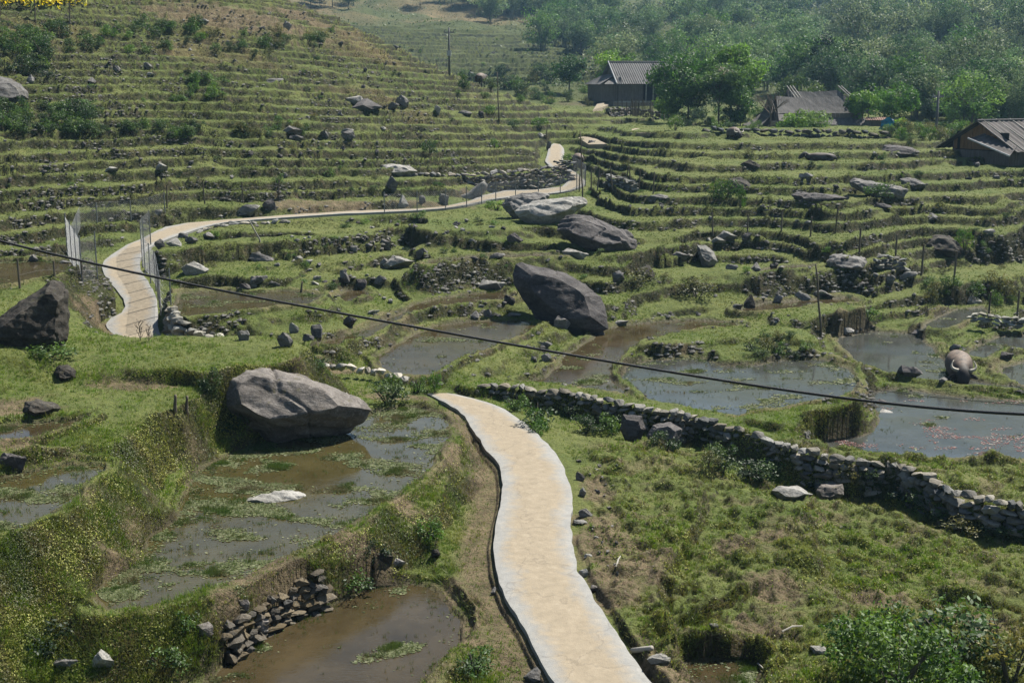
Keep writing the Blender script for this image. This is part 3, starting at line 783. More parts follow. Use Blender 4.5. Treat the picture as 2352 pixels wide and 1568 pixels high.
# ------------------------------------------------------------------ rocks
def rock_mat(name, dark, mid, light, lichen=0.3, moss=0.25, streak=True):
    m, N, L, P = new_mat(name)
    tc = N.new('ShaderNodeTexCoord'); geo = N.new('ShaderNodeNewGeometry'); pos = geo.outputs['Position']
    oi = N.new('ShaderNodeObjectInfo')
    mp = N.new('ShaderNodeMapping'); mp.inputs['Scale'].default_value = (0.8, 0.8, 2.6); mp.inputs['Rotation'].default_value = (0.35, 0.3, 0.2)
    L.new(pos, mp.inputs[0])
    n1 = nnode(N, L, 1.3, 6, 0.68, mp.outputs[0], 0.6); n2 = nnode(N, L, 9, 5, 0.75, pos); n3 = nnode(N, L, 2.4, 4, 0.7, pos)
    c = ramp(N, L, n1, [(0.28, dark), (0.5, mid), (0.75, light)])
    c = mix(N, L, mrange(N, L, n2, 0.54, 0.66, 0, lichen), c, tuple(min(1, x * 1.5 + .06) for x in light))
    c = mix(N, L, mrange(N, L, n2, 0.44, 0.34, 0, 0.6), c, tuple(x * .6 for x in dark))
    v = mrange(N, L, oi.outputs['Random'], 0, 1, 0.75, 1.25)
    hv = N.new('ShaderNodeHueSaturation'); L.new(c, hv.inputs['Color']); L.new(v, hv.inputs['Value']); c = hv.outputs[0]
    if moss:
        sep = N.new('ShaderNodeSeparateXYZ'); L.new(geo.outputs['Normal'], sep.inputs[0])
        mm = math_n(N, L, 'MULTIPLY', mrange(N, L, sep.outputs[2], 0.2, 0.7), mrange(N, L, n3, 0.58, 0.68, 0, moss))
        c = mix(N, L, mm, c, (0.075, 0.07, 0.02))
    L.new(c, P.inputs['Base Color']); P.inputs['Roughness'].default_value = 0.88; P.inputs['Specular IOR Level'].default_value = 0.22
    bump(N, L, P, math_n(N, L, 'ADD', math_n(N, L, 'MULTIPLY', n1, 1.5), n2), 0.75, 0.06)
    return m
ROCK = {'grey': rock_mat('grey_rock', (0.045, 0.043, 0.04), (0.115, 0.109, 0.102), (0.19, 0.183, 0.172)),
        'dark': rock_mat('dark_rock', (0.028, 0.026, 0.026), (0.075, 0.068, 0.066), (0.125, 0.115, 0.11), 0.2, 0.1),
        'brown': rock_mat('brown_grey_rock', (0.052, 0.046, 0.041), (0.125, 0.112, 0.10), (0.20, 0.182, 0.166), .35, .8),
        'pale': rock_mat('pale_rock', (0.09, 0.086, 0.076), (0.19, 0.183, 0.165), (0.28, 0.27, 0.25), .3, .15),
        'black': rock_mat('black_mossy_rock', (0.012, 0.011, 0.009), (0.035, 0.03, 0.024), (0.075, 0.068, 0.055), .2, .5)}

def hull_mesh(pts, levels=3, rough=0.08, seed=0, strata=0.35, soften=1):
    """convex hull of the points, subdivided, then worn and cracked"""
    bm = bmesh.new()
    for p in pts: bm.verts.new([float(c) for c in p])
    r = bmesh.ops.convex_hull(bm, input=bm.verts)
    bmesh.ops.delete(bm, geom=list({g for g in r['geom_interior'] + r['geom_unused'] if isinstance(g, bmesh.types.BMVert)}), context='VERTS')
    size = max(max(v.co[i] for v in bm.verts) - min(v.co[i] for v in bm.verts) for i in range(3))
    for lv in range(levels):
        L = sorted(e.calc_length() for e in bm.edges)
        lim = max(L[-1] * 0.5, size / 2 ** (lv + 2.2))
        bmesh.ops.subdivide_edges(bm, edges=[e for e in bm.edges if e.calc_length() > lim * 0.8], cuts=1, use_grid_fill=True)
        bmesh.ops.triangulate(bm, faces=bm.faces[:])
        if lv < soften: bmesh.ops.smooth_vert(bm, verts=bm.verts, factor=0.35, use_axis_x=True, use_axis_y=True, use_axis_z=True)
    bm.normal_update()
    off = Vector((seed * 3.7, seed * 1.3, seed * 5.1))
    ax = Vector((0.25, 0.35, 0.9)).normalized()
    for v in bm.verts:
        q = v.co / size
        a = mnoise.fractal(q * 3.2 + off, 0.9, 2.0, 4) * 0.55
        s = q.dot(ax) * 9 + mnoise.noise(q * 2.5 + off) * 1.6
        st = (abs((s % 1.0) - 0.5) - 0.25) * strata
        ck = mnoise.noise(q * 1.9 + off * 2)
        crack = -0.5 * max(0, 1 - abs(ck) / 0.035)
        v.co += v.normal * size * rough * (a + st + crack * 0.5)
    bm.normal_update()
    me = bpy.data.meshes.new('rock'); bm.to_mesh(me); bm.free()
    me.polygons.foreach_set('use_smooth', [True] * len(me.polygons))
    try: me.set_sharp_from_angle(angle=math.radians(28))
    except Exception: pass
    return me

def hd(px, py):
    p = hit(px, py); return math.hypot(p[0], p[1])
def big_rock(label, outline, dist, thick, lean, mat, face=(), seed=1, levels=5, rough=0.05, name='boulder', strata=.35, cat='boulder', group=None):
    """a boulder whose silhouette was traced: outline points stand at the boulder's own distance, lean back with height,
    and the body is 'thick' metres deep; 'face' adds ridge points nearer to the viewer (px, py, metres nearer)"""
    ys = [y for _, y in outline]; y1 = max(ys); h = y1 - min(ys)
    pts = []
    cx = sum(x for x, _ in outline) / len(outline); cy = sum(ys) / len(outline)
    for x, y in outline:
        k = (y1 - y) / h
        pts.append(at_d(x, y, dist + lean * k))
        for s, t in ((0.62, -0.42), (0.72, 0.55)):
            pts.append(at_d(cx + (x - cx) * s, cy + (y - cy) * s, dist + lean * ((y1 - cy - (y - cy) * s) / h) + t * thick))
    for x, y, n in face:
        pts.append(at_d(x, y, dist + lean * ((y1 - y) / h) - n))
    c = np.mean(pts, 0); zmin = min(p[2] for p in pts)
    base = Vector((c[0], c[1], zmin))
    pts = [Vector(p) - base for p in pts]
    lo = [p for p in pts if p.z < 0.35 * max(q.z for q in pts)]
    mx = sum(p.x for p in pts) / len(pts); my = sum(p.y for p in pts) / len(pts)
    pts += [Vector((mx + (p.x - mx) * .66, my + (p.y - my) * .66, -0.24)) for p in lo]
    me = hull_mesh(pts, levels, rough * 1.25, seed, strata, soften=0)
    me.materials.append(ROCK[mat])
    o = link(name, me); o.location = base
    return tag(o, label, cat, group)

big_rock('huge tilted brown-grey boulder lying at the back of the near weedy pond',
  [(488,888),(497,862),(516,850),(545,838),(590,840),(640,850),(700,862),(750,878),(800,895),(835,920),(856,942),(838,952),(790,962),(700,967),(640,986),(600,989),(560,976),(525,952),(496,936)],
  33.1, 2.2, 1.3, 'brown', [(620,960,.7),(650,955,.6),(560,925,.5)], 3, 5, .045)
big_rock('large dark granite boulder with a sloping face in the middle of the valley',
  [(1175,630),(1184,606),(1198,601),(1253,613),(1301,630),(1344,652),(1380,680),(1396,730),(1401,757),(1373,768),(1310,764),(1241,712),(1205,680),(1181,656)],
  50.0, 2.0, 1.6, 'dark', [(1215,640,.5),(1250,700,.7),(1340,755,.6)], 5, 5, .028, strata=.15)
big_rock('pale elongated overhanging slab beside the rising path, above the dark humped boulder',
  [(1181,484),(1205,470),(1262,456),(1315,451),(1342,456),(1350,467),(1330,482),(1277,501),(1220,510),(1190,500)], hd(1250, 512), 2.2, 1.2, 'pale', [(1270,497,.5)], 6, 5, .035, strata=.7)
big_rock('weathered grey slab at the path edge, just behind the pale overhanging slab',
  [(1150,470),(1165,455),(1200,444),(1235,441),(1262,448),(1255,462),(1200,474),(1178,492),(1165,492)], hd(1250, 505) + 1.6, 1.8, 1.0, 'grey', [], 7, 4, .05, strata=.8)
big_rock('long humped dark grey boulder with cracked face, below the pale overhanging slab',
  [(1277,527),(1284,510),(1301,496),(1325,489),(1350,494),(1373,505),(1409,520),(1440,530),(1456,543),(1466,562),(1457,572),(1430,578),(1397,576),(1349,560),(1301,543),(1284,536)],
  hd(1390, 578) + .6, 2.6, 1.9, 'dark', [(1330,540,.6),(1400,560,.6)], 8, 5, .05, strata=.6)
big_rock('tall pointed blackish boulder standing at the left edge above the shaded grass',
  [(-40,760),(0,745),(43,703),(97,656),(118,640),(142,643),(160,670),(157,723),(156,780),(140,806),(90,800),(30,800),(-40,800)],
  hd(110, 800) + .3, 1.6, .6, 'black', [(80,740,.5),(130,700,.3)], 9, 5, .05, strata=.2)
big_rock('large dark humped boulder at the left edge high on the terraced hillside',
  [(-60,190),(0,176),(25,181),(50,196),(63,210),(64,226),(40,234),(0,234),(-60,234)], hd(40, 236) + .8, 3.2, 1.4, 'grey', [], 10, 4, .05)
big_rock('rounded boulder with a pale curved top by the stakes on the right terraces',
  [(1896,600),(1910,585),(1935,582),(1965,586),(1985,592),(1994,604),(1990,618),(1960,622),(1925,620),(1905,612)], hd(1950, 624) + .6, 1.9, 1.0, 'grey', [], 11, 4, .05)
big_rock('long grey whaleback boulder with a square left end on the right terraces',
  [(1952,418),(1962,412),(1990,415),(2030,421),(2070,428),(2085,436),(2075,452),(2060,462),(2040,452),(2000,440),(1970,434),(1955,428)], hd(2050, 464) + .6, 2.0, .9, 'grey', [], 12, 4, .05)
big_rock('oval grey boulder resting at the upper right of the long whaleback',
  [(2068,412),(2082,407),(2105,412),(2127,424),(2110,431),(2085,430),(2070,424)], hd(2098, 433) + .5, 1.5, .6, 'grey', [], 13, 4, .05)
big_rock('dark pyramid-shaped boulder half sunk in the right terraces',
  [(1667,438),(1675,410),(1700,407),(1720,420),(1742,437),(1725,442),(1690,443)], hd(1705, 444) + .5, 1.8, .9, 'black', [], 14, 4, .05)
big_rock('low flat boulder with a shaded black front on a right terrace step',
  [(1818,448),(1830,442),(1870,443),(1920,447),(1945,455),(1930,460),(1870,461),(1828,458)], hd(1880, 462) + .5, 1.4, .5, 'dark', [], 15, 4, .05)
big_rock('big dark boulder overgrown with green on its right side, far right terraces',
  [(2122,560),(2130,545),(2150,536),(2180,540),(2200,552),(2212,575),(2205,588),(2160,582),(2130,575)], hd(2170, 590) + .5, 2., 1.0, 'black', [], 16, 4, .05)
big_rock('smooth broad grey rock hump near the dark barn at the top of the right terraces',
  [(2150,348),(2160,338),(2190,336),(2225,342),(2250,356),(2240,364),(2190,364),(2155,360)], hd(2200, 366) + .8, 2.4, 1.2, 'dark', [], 17, 4, .04) if False else None
big_rock('smooth broad rock hump left of the dark barn above the right terraces',
  [(2024,345),(2030,335),(2060,332),(2090,338),(2118,350),(2110,358),(2070,358),(2030,354)], hd(2070, 360) + .8, 2.4, 1.0, 'dark', [], 17, 4, .04)
big_rock('broad pale flat rock half buried left of the stone wall by the path',
  [(868,393),(880,379),(905,376),(940,382),(958,393),(940,400),(890,400)], hd(915, 402) + .4, 1.6, .6, 'pale', [], 18, 4, .04)
big_rock('pale split rock with a bright face on the bank right of the granite boulder',
  [(1600,562),(1622,565),(1640,578),(1648,600),(1630,612),(1612,598),(1604,585)], hd(1628, 614) + .3, 1.2, .8, 'pale', [], 19, 4, .04)
big_rock('low flat white stone lying in the weedy water of the near pond',
  [(563,1150),(575,1142),(610,1140),(640,1128),(672,1124),(712,1138),(700,1148),(650,1158),(600,1162)], math.hypot(*at_z(640, 1160, 1.36)[:2]) + .2, .5, .5, 'pale', [], 20, 4, .06)
big_rock('dark stump-like boulder with mossy top in the grassy ditch at the left edge',
  [(50,945),(60,925),(85,918),(135,928),(140,938),(110,950),(70,954)], hd(95, 956) + .3, 1.2, .5, 'black', [], 21, 4, .06)
big_rock('small dark boulder below the tall pointed one, in shaded grass',
  [(125,855),(135,840),(155,838),(175,850),(178,868),(150,876),(130,872)], hd(152, 878) + .3, .9, .4, 'black', [], 22, 4, .06)
big_rock('large dark block in the shade below the long dry stone wall',
  [(1424,985),(1430,950),(1475,955),(1482,985),(1470,1014),(1440,1014)], 36.3, .7, .3, 'dark', [], 23, 4, .04)
big_rock('wide rounded block under the long stone wall, next to the dark block',
  [(1485,1000),(1500,975),(1540,968),(1568,985),(1560,1010),(1520,1022),(1490,1016)], 35.8, .7, .3, 'dark', [], 24, 4, .04)
big_rock('flat tan cracked rock at the edge of the trampled field below the wall',
  [(1770,1125),(1790,1117),(1830,1115),(1868,1135),(1840,1146),(1800,1146)], hd(1820, 1148) + .3, 1.0, .4, 'pale', [], 25, 4, .04)
big_rock('brown rock block in the shade beside the flat tan rock under the wall',
  [(1872,1128),(1885,1112),(1935,1112),(1938,1135),(1910,1148),(1880,1144)], hd(1905, 1150) + .4, .9, .3, 'brown', [], 26, 4, .04)
big_rock('pale round-shouldered boulder built into the right part of the long stone wall',
  [(1965,1080),(1968,1060),(1985,1047),(2010,1050),(2020,1075),(2010,1092),(1980,1094)], math.hypot(*at_z(1990,1094,-.2)[:2]), .8, .3, 'grey', [], 27, 4, .05)
big_rock('pale rounded boulder in the bank beside the large grey-red pond',
  [(1800,1000),(1815,982),(1845,975),(1862,990),(1864,1012),(1840,1020),(1812,1014)], math.hypot(*at_z(1835,1020,.35)[:2]) + .3, .8, .4, 'grey', [], 28, 4, .05)

# smaller stones: a few shapes, copied and turned, each its own object
PROTO = []
for s in range(9):
    r2 = random.Random(100 + s)
    fl = (0.42, 0.55, 0.7, 0.85)[s % 4]
    pts = [Vector((r2.gauss(0, 1), r2.gauss(0, 1), r2.gauss(0, 1))).normalized() for _ in range(13)]
    pts = [Vector((p.x * r2.uniform(.8, 1.05), p.y * r2.uniform(.6, .95), p.z * fl)) * 0.5 for p in pts]
    PROTO.append(hull_mesh(pts, 3, 0.07, 40 + s, .45, soften=0))
STONE_MESH = {}
def stone(px, py, w, h, mat, label, cat='rock', group=None, name='rock', seed=None, z=None, rot=None):
    """a stone whose foot is at a photo pixel, w x h photo pixels big"""
    p = hit(px, py) if z is None else at_z(px, py, z)
    k = scale_at(p); W, H = w / k, h / k
    sd = seed if seed is not None else int(px * 7 + py * 3)
    i = sd % len(PROTO)
    key = (i, mat)
    if key not in STONE_MESH:
        me = PROTO[i].copy(); me.materials.clear(); me.materials.append(ROCK[mat]); STONE_MESH[key] = me
    o = link(name, STONE_MESH[key])
    me = STONE_MESH[key]
    zs = [v.co.z for v in me.vertices]; ext = max(zs) - min(zs)
    sz = H * 1.25 / ext
    r3 = random.Random(sd)
    o.scale = (W * 1.12, W * r3.uniform(.7, .95), sz)
    if rot is None: rot = r3.uniform(-0.5, 0.5)
    o.rotation_euler = (r3.uniform(-.12, .12), r3.uniform(-.25, .25), rot)
    dy = W * 0.3
    d = np.array([p[0], p[1]]); d = d / np.linalg.norm(d)
    o.location = (p[0] + d[0] * dy, p[1] + d[1] * dy, p[2] - min(zs) * sz - 0.3 * H)
    return tag(o, label, cat, group)

for a in [
 (838,252,88,26,'dark','dark wedge rock under a pale leaning one on the middle of the left hillside'),
 (815,238,56,18,'pale','pale curved slab leaning on a dark wedge rock, left hillside'),
 (925,246,34,30,'grey','jagged grey outcrop right of the leaning pale slab on the left hillside'),
 (905,254,30,20,'grey','smaller jagged stone beside the outcrop on the left hillside'),
 (672,312,50,24,'grey','rounded grey boulder perched on a stone pile below the green tuft'),
 (680,324,40,14,'grey','block under the rounded perched boulder, at the foot of the stone pile'),
 (745,318,24,20,'grey','angular stone to the right of the perched boulder'),
 (800,318,36,20,'grey','leaning slab-like stone on the terrace right of the perched boulder'),
 (70,190,22,20,'grey','upright small boulder beside the large humped one at the left edge'),
 (100,175,34,14,'pale','pale streak of rock above the large humped boulder at the left edge'),
 (205,190,36,14,'grey','dark angular rock among the shrubs of the upper left hillside'),
 (268,165,22,16,'grey','small peaked rock right of the shrubs on the upper left hillside'),
 (335,160,32,18,'grey','stone heap peak on the upper left hillside'),
 (345,175,20,10,'pale','white flat stone just below the stone heap on the upper left hillside'),
 (630,190,44,12,'pale','long pale flat rock near the middle of the upper left terraces'),
 (615,105,24,12,'pale','pale round stone high on the brown terraces'),
 (660,68,18,20,'pale','light upright rock between brown terrace steps near the crest'),
 (470,52,24,9,'pale','pale stone on the bare ledge at the top of the hill'),
 (258,396,36,14,'pale','pale rock on the lower left terraces, left of a similar one'),
 (372,394,30,20,'pale','pale upright rock on the lower left terraces, right of a similar one'),
 (900,440,28,38,'grey','upright grey boulder at the left end of the stone wall by the path'),
 (925,478,30,32,'pale','leaning pale rock behind the wire mesh at the foot of the wall'),
 (970,470,24,22,'grey','squat stone behind the wire mesh at the foot of the wall'),
 (1020,470,24,28,'pale','round-topped pale stone at the foot of the wall by the path'),
 (620,486,34,32,'dark','dark round boulder behind the wire mesh left of the pale cone rock'),
 (575,502,64,34,'pale','pale cone-shaped rock at the inner edge of the path behind the mesh'),
 (600,602,60,20,'grey','pale-topped flat stone on the terrace below the path bend'),
 (445,634,70,34,'pale','wide pale boulder half in the bank right of the fence at the bend'),
 (710,610,26,14,'pale','small flat pale stone in the wet terrace below the path'),
 (686,602,22,16,'pale','pointed pale stone by the wet terrace below the path'),
 (594,660,42,30,'grey','triangular blue-grey rock at the back of the pond by the fence'),
 (562,664,32,14,'dark','low dark stone beside the triangular rock at the back of the pond'),
 (630,660,24,14,'grey','small leaning stone right of the triangular rock at the back of the pond'),
 (790,656,30,38,'grey','upright grey rock in the middle of the wet terraces'),
 (830,662,34,24,'dark','dark rock between two upright ones in the wet terraces'),
 (875,660,32,28,'grey','rounded rock with flat face below the long flat rock in the wet terraces'),
 (915,618,72,30,'pale','long flat pale rock on the wet terrace below the upper path'),
 (885,616,28,24,'grey','grey rock touching the left end of the long flat pale rock'),
 (885,574,30,28,'grey','block-shaped grey rock on the bank under the upper path'),
 (845,572,28,14,'grey','flat grey rock left of the block-shaped one on the bank'),
 (812,578,26,16,'pale','slanted thin rock on the bank under the upper path'),
 (970,594,36,26,'grey','leaning blade of rock standing in the ledge pond'),
 (1085,560,20,12,'grey','small grey rock in the brown bank below the upper path'),
 (1145,597,44,16,'grey','sloping grey slab at the back of the ledge pond'),
 (1180,560,44,26,'dark','dark angular rock in the bank left of the big dark boulder'),
 (1320,592,56,18,'pale','wide flat pale slab under the long humped boulder'),
 (1128,668,62,24,'pale','white-grey boulder at the edge of the water left of the granite boulder'),
 (1170,700,26,24,'dark','dark round stone in the grass left of the granite boulder'),
 (1180,730,46,10,'pale','flat rusty-white stone near the water left of the granite boulder'),
 (1120,730,26,22,'grey','leaning grey stones in the bund left of the flat rusty-white stone'),
 (1090,732,26,18,'grey','grey stone on the bund between two brown ponds'),
 (675,766,24,26,'pale','rounded grey stone stuck in the mossy bank under the bend pond'),
 (728,774,38,32,'grey','large rough stone in the mossy bank, rightmost of four'),
 (708,785,30,18,'grey','low tilted stone at the foot of the mossy bank, beside the rough one'),
 (655,798,40,38,'grey','dark sloping stone at the right end of the grassy terrace'),
 (560,782,36,26,'pale','pale pointed slab at the end of the dry stone wall by the path'),
 (806,752,40,26,'dark','dark block at the edge of the muddy pond under the cable'),
 (858,722,26,10,'pale','white flat stone by the muddy pond'),
 (1255,832,36,22,'grey','pointed grey stone at the end of the bund in front of the brown pond'),
 (1250,800,40,16,'grey','leaning slab in the bund below the cable'),
 (1225,832,20,14,'grey','small grey stone left of the pointed stone on the bund'),
 (1375,772,34,18,'black','black round boulder at the foot of the granite boulder'),
 (1425,748,40,12,'pale','flat white stone in the water right of the granite boulder'),
 (1290,755,38,28,'grey','round grey stone in the mossy mound under the granite boulder'),
 (1560,598,46,20,'grey','grey ledge rock on the bank right of the granite boulder'),
 (1480,638,58,30,'black','black overhanging rock with pale top right of the granite boulder'),
 (1420,650,40,28,'grey','grey rock leaning in the bank behind the granite boulder'),
 (1668,556,48,26,'pale','pale rounded boulder in the pair by the broken stakes'),
 (1650,562,36,18,'pale','elongated pale stone below the rounded boulder by the broken stakes'),
 (1715,556,24,24,'dark','dark pointed stone right of the pair by the broken stakes'),
 (1735,622,28,20,'grey','square grey stone beside the small terrace pond'),
 (1680,620,30,14,'grey','dark low stone left of the square grey stone'),
 (1778,615,26,12,'dark','dark flat stone at the end of the small terrace pond'),
 (1720,708,36,32,'black','black block standing at the edge of the red-tinged pond'),
 (1692,710,30,12,'grey','grey flat rock at the left end of the red-tinged pond'),
 (1790,700,28,24,'grey','curved grey rock in the middle of the red-tinged pond edge'),
 (1842,692,38,22,'pale','pale grey boulder leaning behind the red-tinged pond'),
 (1890,686,48,18,'grey','long grey rock with a white end by the red-tinged pond'),
 (1945,772,42,20,'pale','pale flat-topped stone at the corner of the pond under the bamboo pole'),
 (2045,652,26,22,'grey','isolated grey stone on a right terrace step'),
 (2090,645,50,22,'pale','striped pale slab in the grass at the right terraces'),
 (2230,700,50,24,'pale','pale sloping rock above the glinting pond on the right'),
 (1975,660,36,12,'grey','row of low grey stones below the rounded boulder'),
 (2110,770,50,16,'dark','dark bank rock at the left end of the glinting pond'),
 (2195,808,30,18,'grey','grey stone at the foot of the bund behind the buffalo'),
 (2160,940,0,0,'grey',''),
 (2025,938,44,20,'dark','dark flat stone lying in the water under the cable'),
 (2040,958,48,14,'pale','pale mud-covered stone at the corner of the large pond'),
 (2125,872,0,0,'grey',''),
 (2090,868,62,26,'dark','dark grassy rock lump on the bund left of the buffalo'),
 (2165,880,26,14,'grey','small grey rock just left of the buffalo'),
 (2310,826,34,18,'dark','dark rock in the bund right of the buffalo'),
 (2270,536,34,10,'pale','white flat stone far right on the terraces'),
 (1510,462,62,16,'grey','flat grey rock on the terraces right of the overhanging slab'),
 (1850,414,36,18,'grey','grey flat-faced rock on the upper right terraces'),
 (1720,392,60,26,'black','black shaded overhang rock on the upper right terraces'),
 (2015,486,0,0,'grey',''),
 (2140,505,36,16,'grey','dark smooth rock near the right edge of the upper terraces'),
 (2030,482,48,14,'dark','dark flat stone between two upper right terraces'),
 (1360,340,36,18,'dark','dark round boulder on the pale upper path'),
 (1240,318,22,14,'pale','pale block beside the path high on the slope'),
 (1262,345,16,22,'grey','leaning grey stone left of the upper path'),
 (1005,262,14,22,'pale','small upright pale stone in the terraces below the crest'),
 (1070,268,40,14,'grey','flat grey rock by the green tuft on the left hillside'),
 (1105,272,20,18,'dark','dark pointed rock by the green tuft on the left hillside'),
 (800,310,34,16,'pale','pale flat boulder on the middle left terraces'),
 (880,300,18,10,'pale','small bright stone on the middle left terraces'),
 (1330,1208,46,12,'pale','flat white stone at the right edge of the near path'),
 (1342,1190,40,22,'grey','grey-blue stone behind the flat white one at the path edge'),
 (1350,1282,22,10,'pale','small oval white stone right of the near path'),
 (1340,1326,26,22,'pale','broken white concrete lump at the right edge of the near path'),
 (1365,1360,26,16,'brown','yellow-brown stone at the right edge of the near path'),
 (1332,1105,22,22,'brown','tan stone at the right edge of the path near the top'),
 (1338,1140,18,22,'pale','pale chip stone below the tan one at the path edge'),
 (1135,1365,24,16,'grey','grey stone in the gutter left of the near path'),
 (1225,1566,50,30,'grey','split grey stone at the bottom left edge of the path'),
 (1880,1500,44,14,'pale','pale whitish rock in the weeds at the bottom of the field'),
 (1640,1442,26,10,'pale','small buried stone at the foot of the trampled field'),
 (1000,1285,30,24,'black','dark stone in the weeds of the bank left of the path'),
 (990,1240,24,20,'black','dark round stone in the bank left of the path, above another'),
 (885,1300,40,34,'black','dark upright stone in the shaded bank beside the lower pond'),
 (915,1305,34,22,'grey','grey block at the foot of the bank beside the lower pond'),
 (30,1085,60,46,'dark','dark smooth rock at the left edge behind the small weedy pond'),
 (240,1545,60,50,'pale','pale broken rock in the ferny bank at the lower left'),
 (150,1540,60,26,'grey','grey rock in the ferny bank at the lower left'),
 (525,1470,60,30,'dark','brown stone in the crumbling bank above the lower pond'),
 (590,1450,70,40,'brown','big brown block in the crumbling bank above the lower pond'),
 (640,1420,60,44,'brown','slanted brown slab in the crumbling bank above the lower pond'),
 (520,1515,40,22,'pale','pale wet stone at the left tip of the lower pond'),
 (560,1400,36,26,'brown','upper brown stone in the crumbling bank above the lower pond'),
 (470,1460,50,30,'brown','left brown stone in the crumbling bank above the lower pond'),
 (700,1405,50,30,'brown','right brown stone in the crumbling bank above the lower pond'),
 (150,612,40,14,'grey','grey stone at the far end of the fenced left pond'),
 (78,606,26,22,'grey','upright grey stone behind the fenced left pond'),
 (368,570,26,22,'grey','dark leaning stone below the path edge at the bend'),
 (400,566,44,20,'pale','flat pale slab in the stone heap under the path edge'),
 (440,560,36,18,'grey','grey block in the stone heap under the path edge'),
 (420,548,30,14,'grey','upper stone of the heap under the path edge'),
 (480,550,34,16,'grey','right stone of the heap under the path edge'),
 (365,500,30,20,'pale','pale broken stones at the end of the upper mesh fence'),
]:
    if a[2]: stone(*a)

# countless loose stones strewn over the terraces: one group per slope
def strew(n, box, wr, mats, label, group, seed, cond=None):
    r3 = random.Random(seed); k = 0; tries = 0
    while k < n and tries < n * 20:
        tries += 1
        x, y = r3.uniform(box[0], box[2]), r3.uniform(box[1], box[3])
        p = hit(x, y); a, l = int(np.interp(math.atan2(p[0], p[1]), AZ, np.arange(NC))), int(np.interp(math.hypot(p[0], p[1]), RR, np.arange(NR)))
        if ONPATH[l, a] > .05 or WET[l, a] > .6: continue
        w = r3.uniform(*wr)
        stone(x, y, w, w * r3.uniform(.3, .6), r3.choice(mats), label, 'stone', group, 'stone', r3.randrange(9999), rot=r3.uniform(-3, 3)); k += 1
strew(44, (0, 60, 1150, 330), (8, 18), ['grey', 'grey', 'dark'], 'small loose stone on the steep left hillside terraces', 'loose stones on the left hillside', 1)
strew(50, (0, 330, 900, 460), (9, 20), ['grey', 'dark', 'grey', 'dark'], 'small stone set in the lower left terrace risers', 'stones in the lower left risers', 2)
strew(48, (560, 510, 1180, 720), (9, 22), ['grey', 'pale', 'dark'], 'small stone in the wet terraces below the upper path', 'stones of the wet middle terraces', 3)
strew(48, (1300, 330, 2352, 740), (9, 22), ['grey', 'pale', 'dark'], 'small stone scattered on the right terraces', 'stones of the right terraces', 4)
strew(26, (1290, 1060, 1420, 1560), (6, 15), ['pale', 'grey', 'brown'], 'pebble in the bare soil right of the near path', 'pebbles beside the near path', 5)
strew(30, (660, 520, 1160, 560), (8, 16), ['grey', 'pale'], 'small stone of the rough footing under the upper path', 'footing stones under the upper path', 6)
# ------------------------------------------------------------------ dry stone walls
def wall_stone_mat():
    m, N, L, P = new_mat('wall_stone')
    geo = N.new('ShaderNodeNewGeometry'); pos = geo.outputs['Position']
    n1 = nnode(N, L, 3.0, 5, 0.7, pos); n2 = nnode(N, L, 18, 4, 0.7, pos)
    c = mix(N, L, 0.55, attr(N, 'tint', 0), mix(N, L, 1.0, attr(N, 'tint', 0), ramp(N, L, n1, [(0.3, (0.5, 0.5, 0.48)), (0.7, (1.45, 1.43, 1.38))]), 'MULTIPLY'))
    c = mix(N, L, mrange(N, L, n2, 0.58, 0.7, 0, .3), c, (0.42, 0.41, 0.37))
    L.new(c, P.inputs['Base Color']); P.inputs['Roughness'].default_value = 0.9; P.inputs['Specular IOR Level'].default_value = 0.2
    bump(N, L, P, math_n(N, L, 'ADD', n1, n2), 0.6, 0.03)
    return m
MAT_WALL = wall_stone_mat()
_sp = []
for me in PROTO[:6]:
    bm = bmesh.new(); bm.from_mesh(me)
    v = np.array([q.co[:] for q in bm.verts]); f = np.array([[q.index for q in fc.verts] for fc in bm.faces]); bm.free()
    v = v - v.mean(0); v = v / (v.max(0) - v.min(0)); _sp.append((v, f))
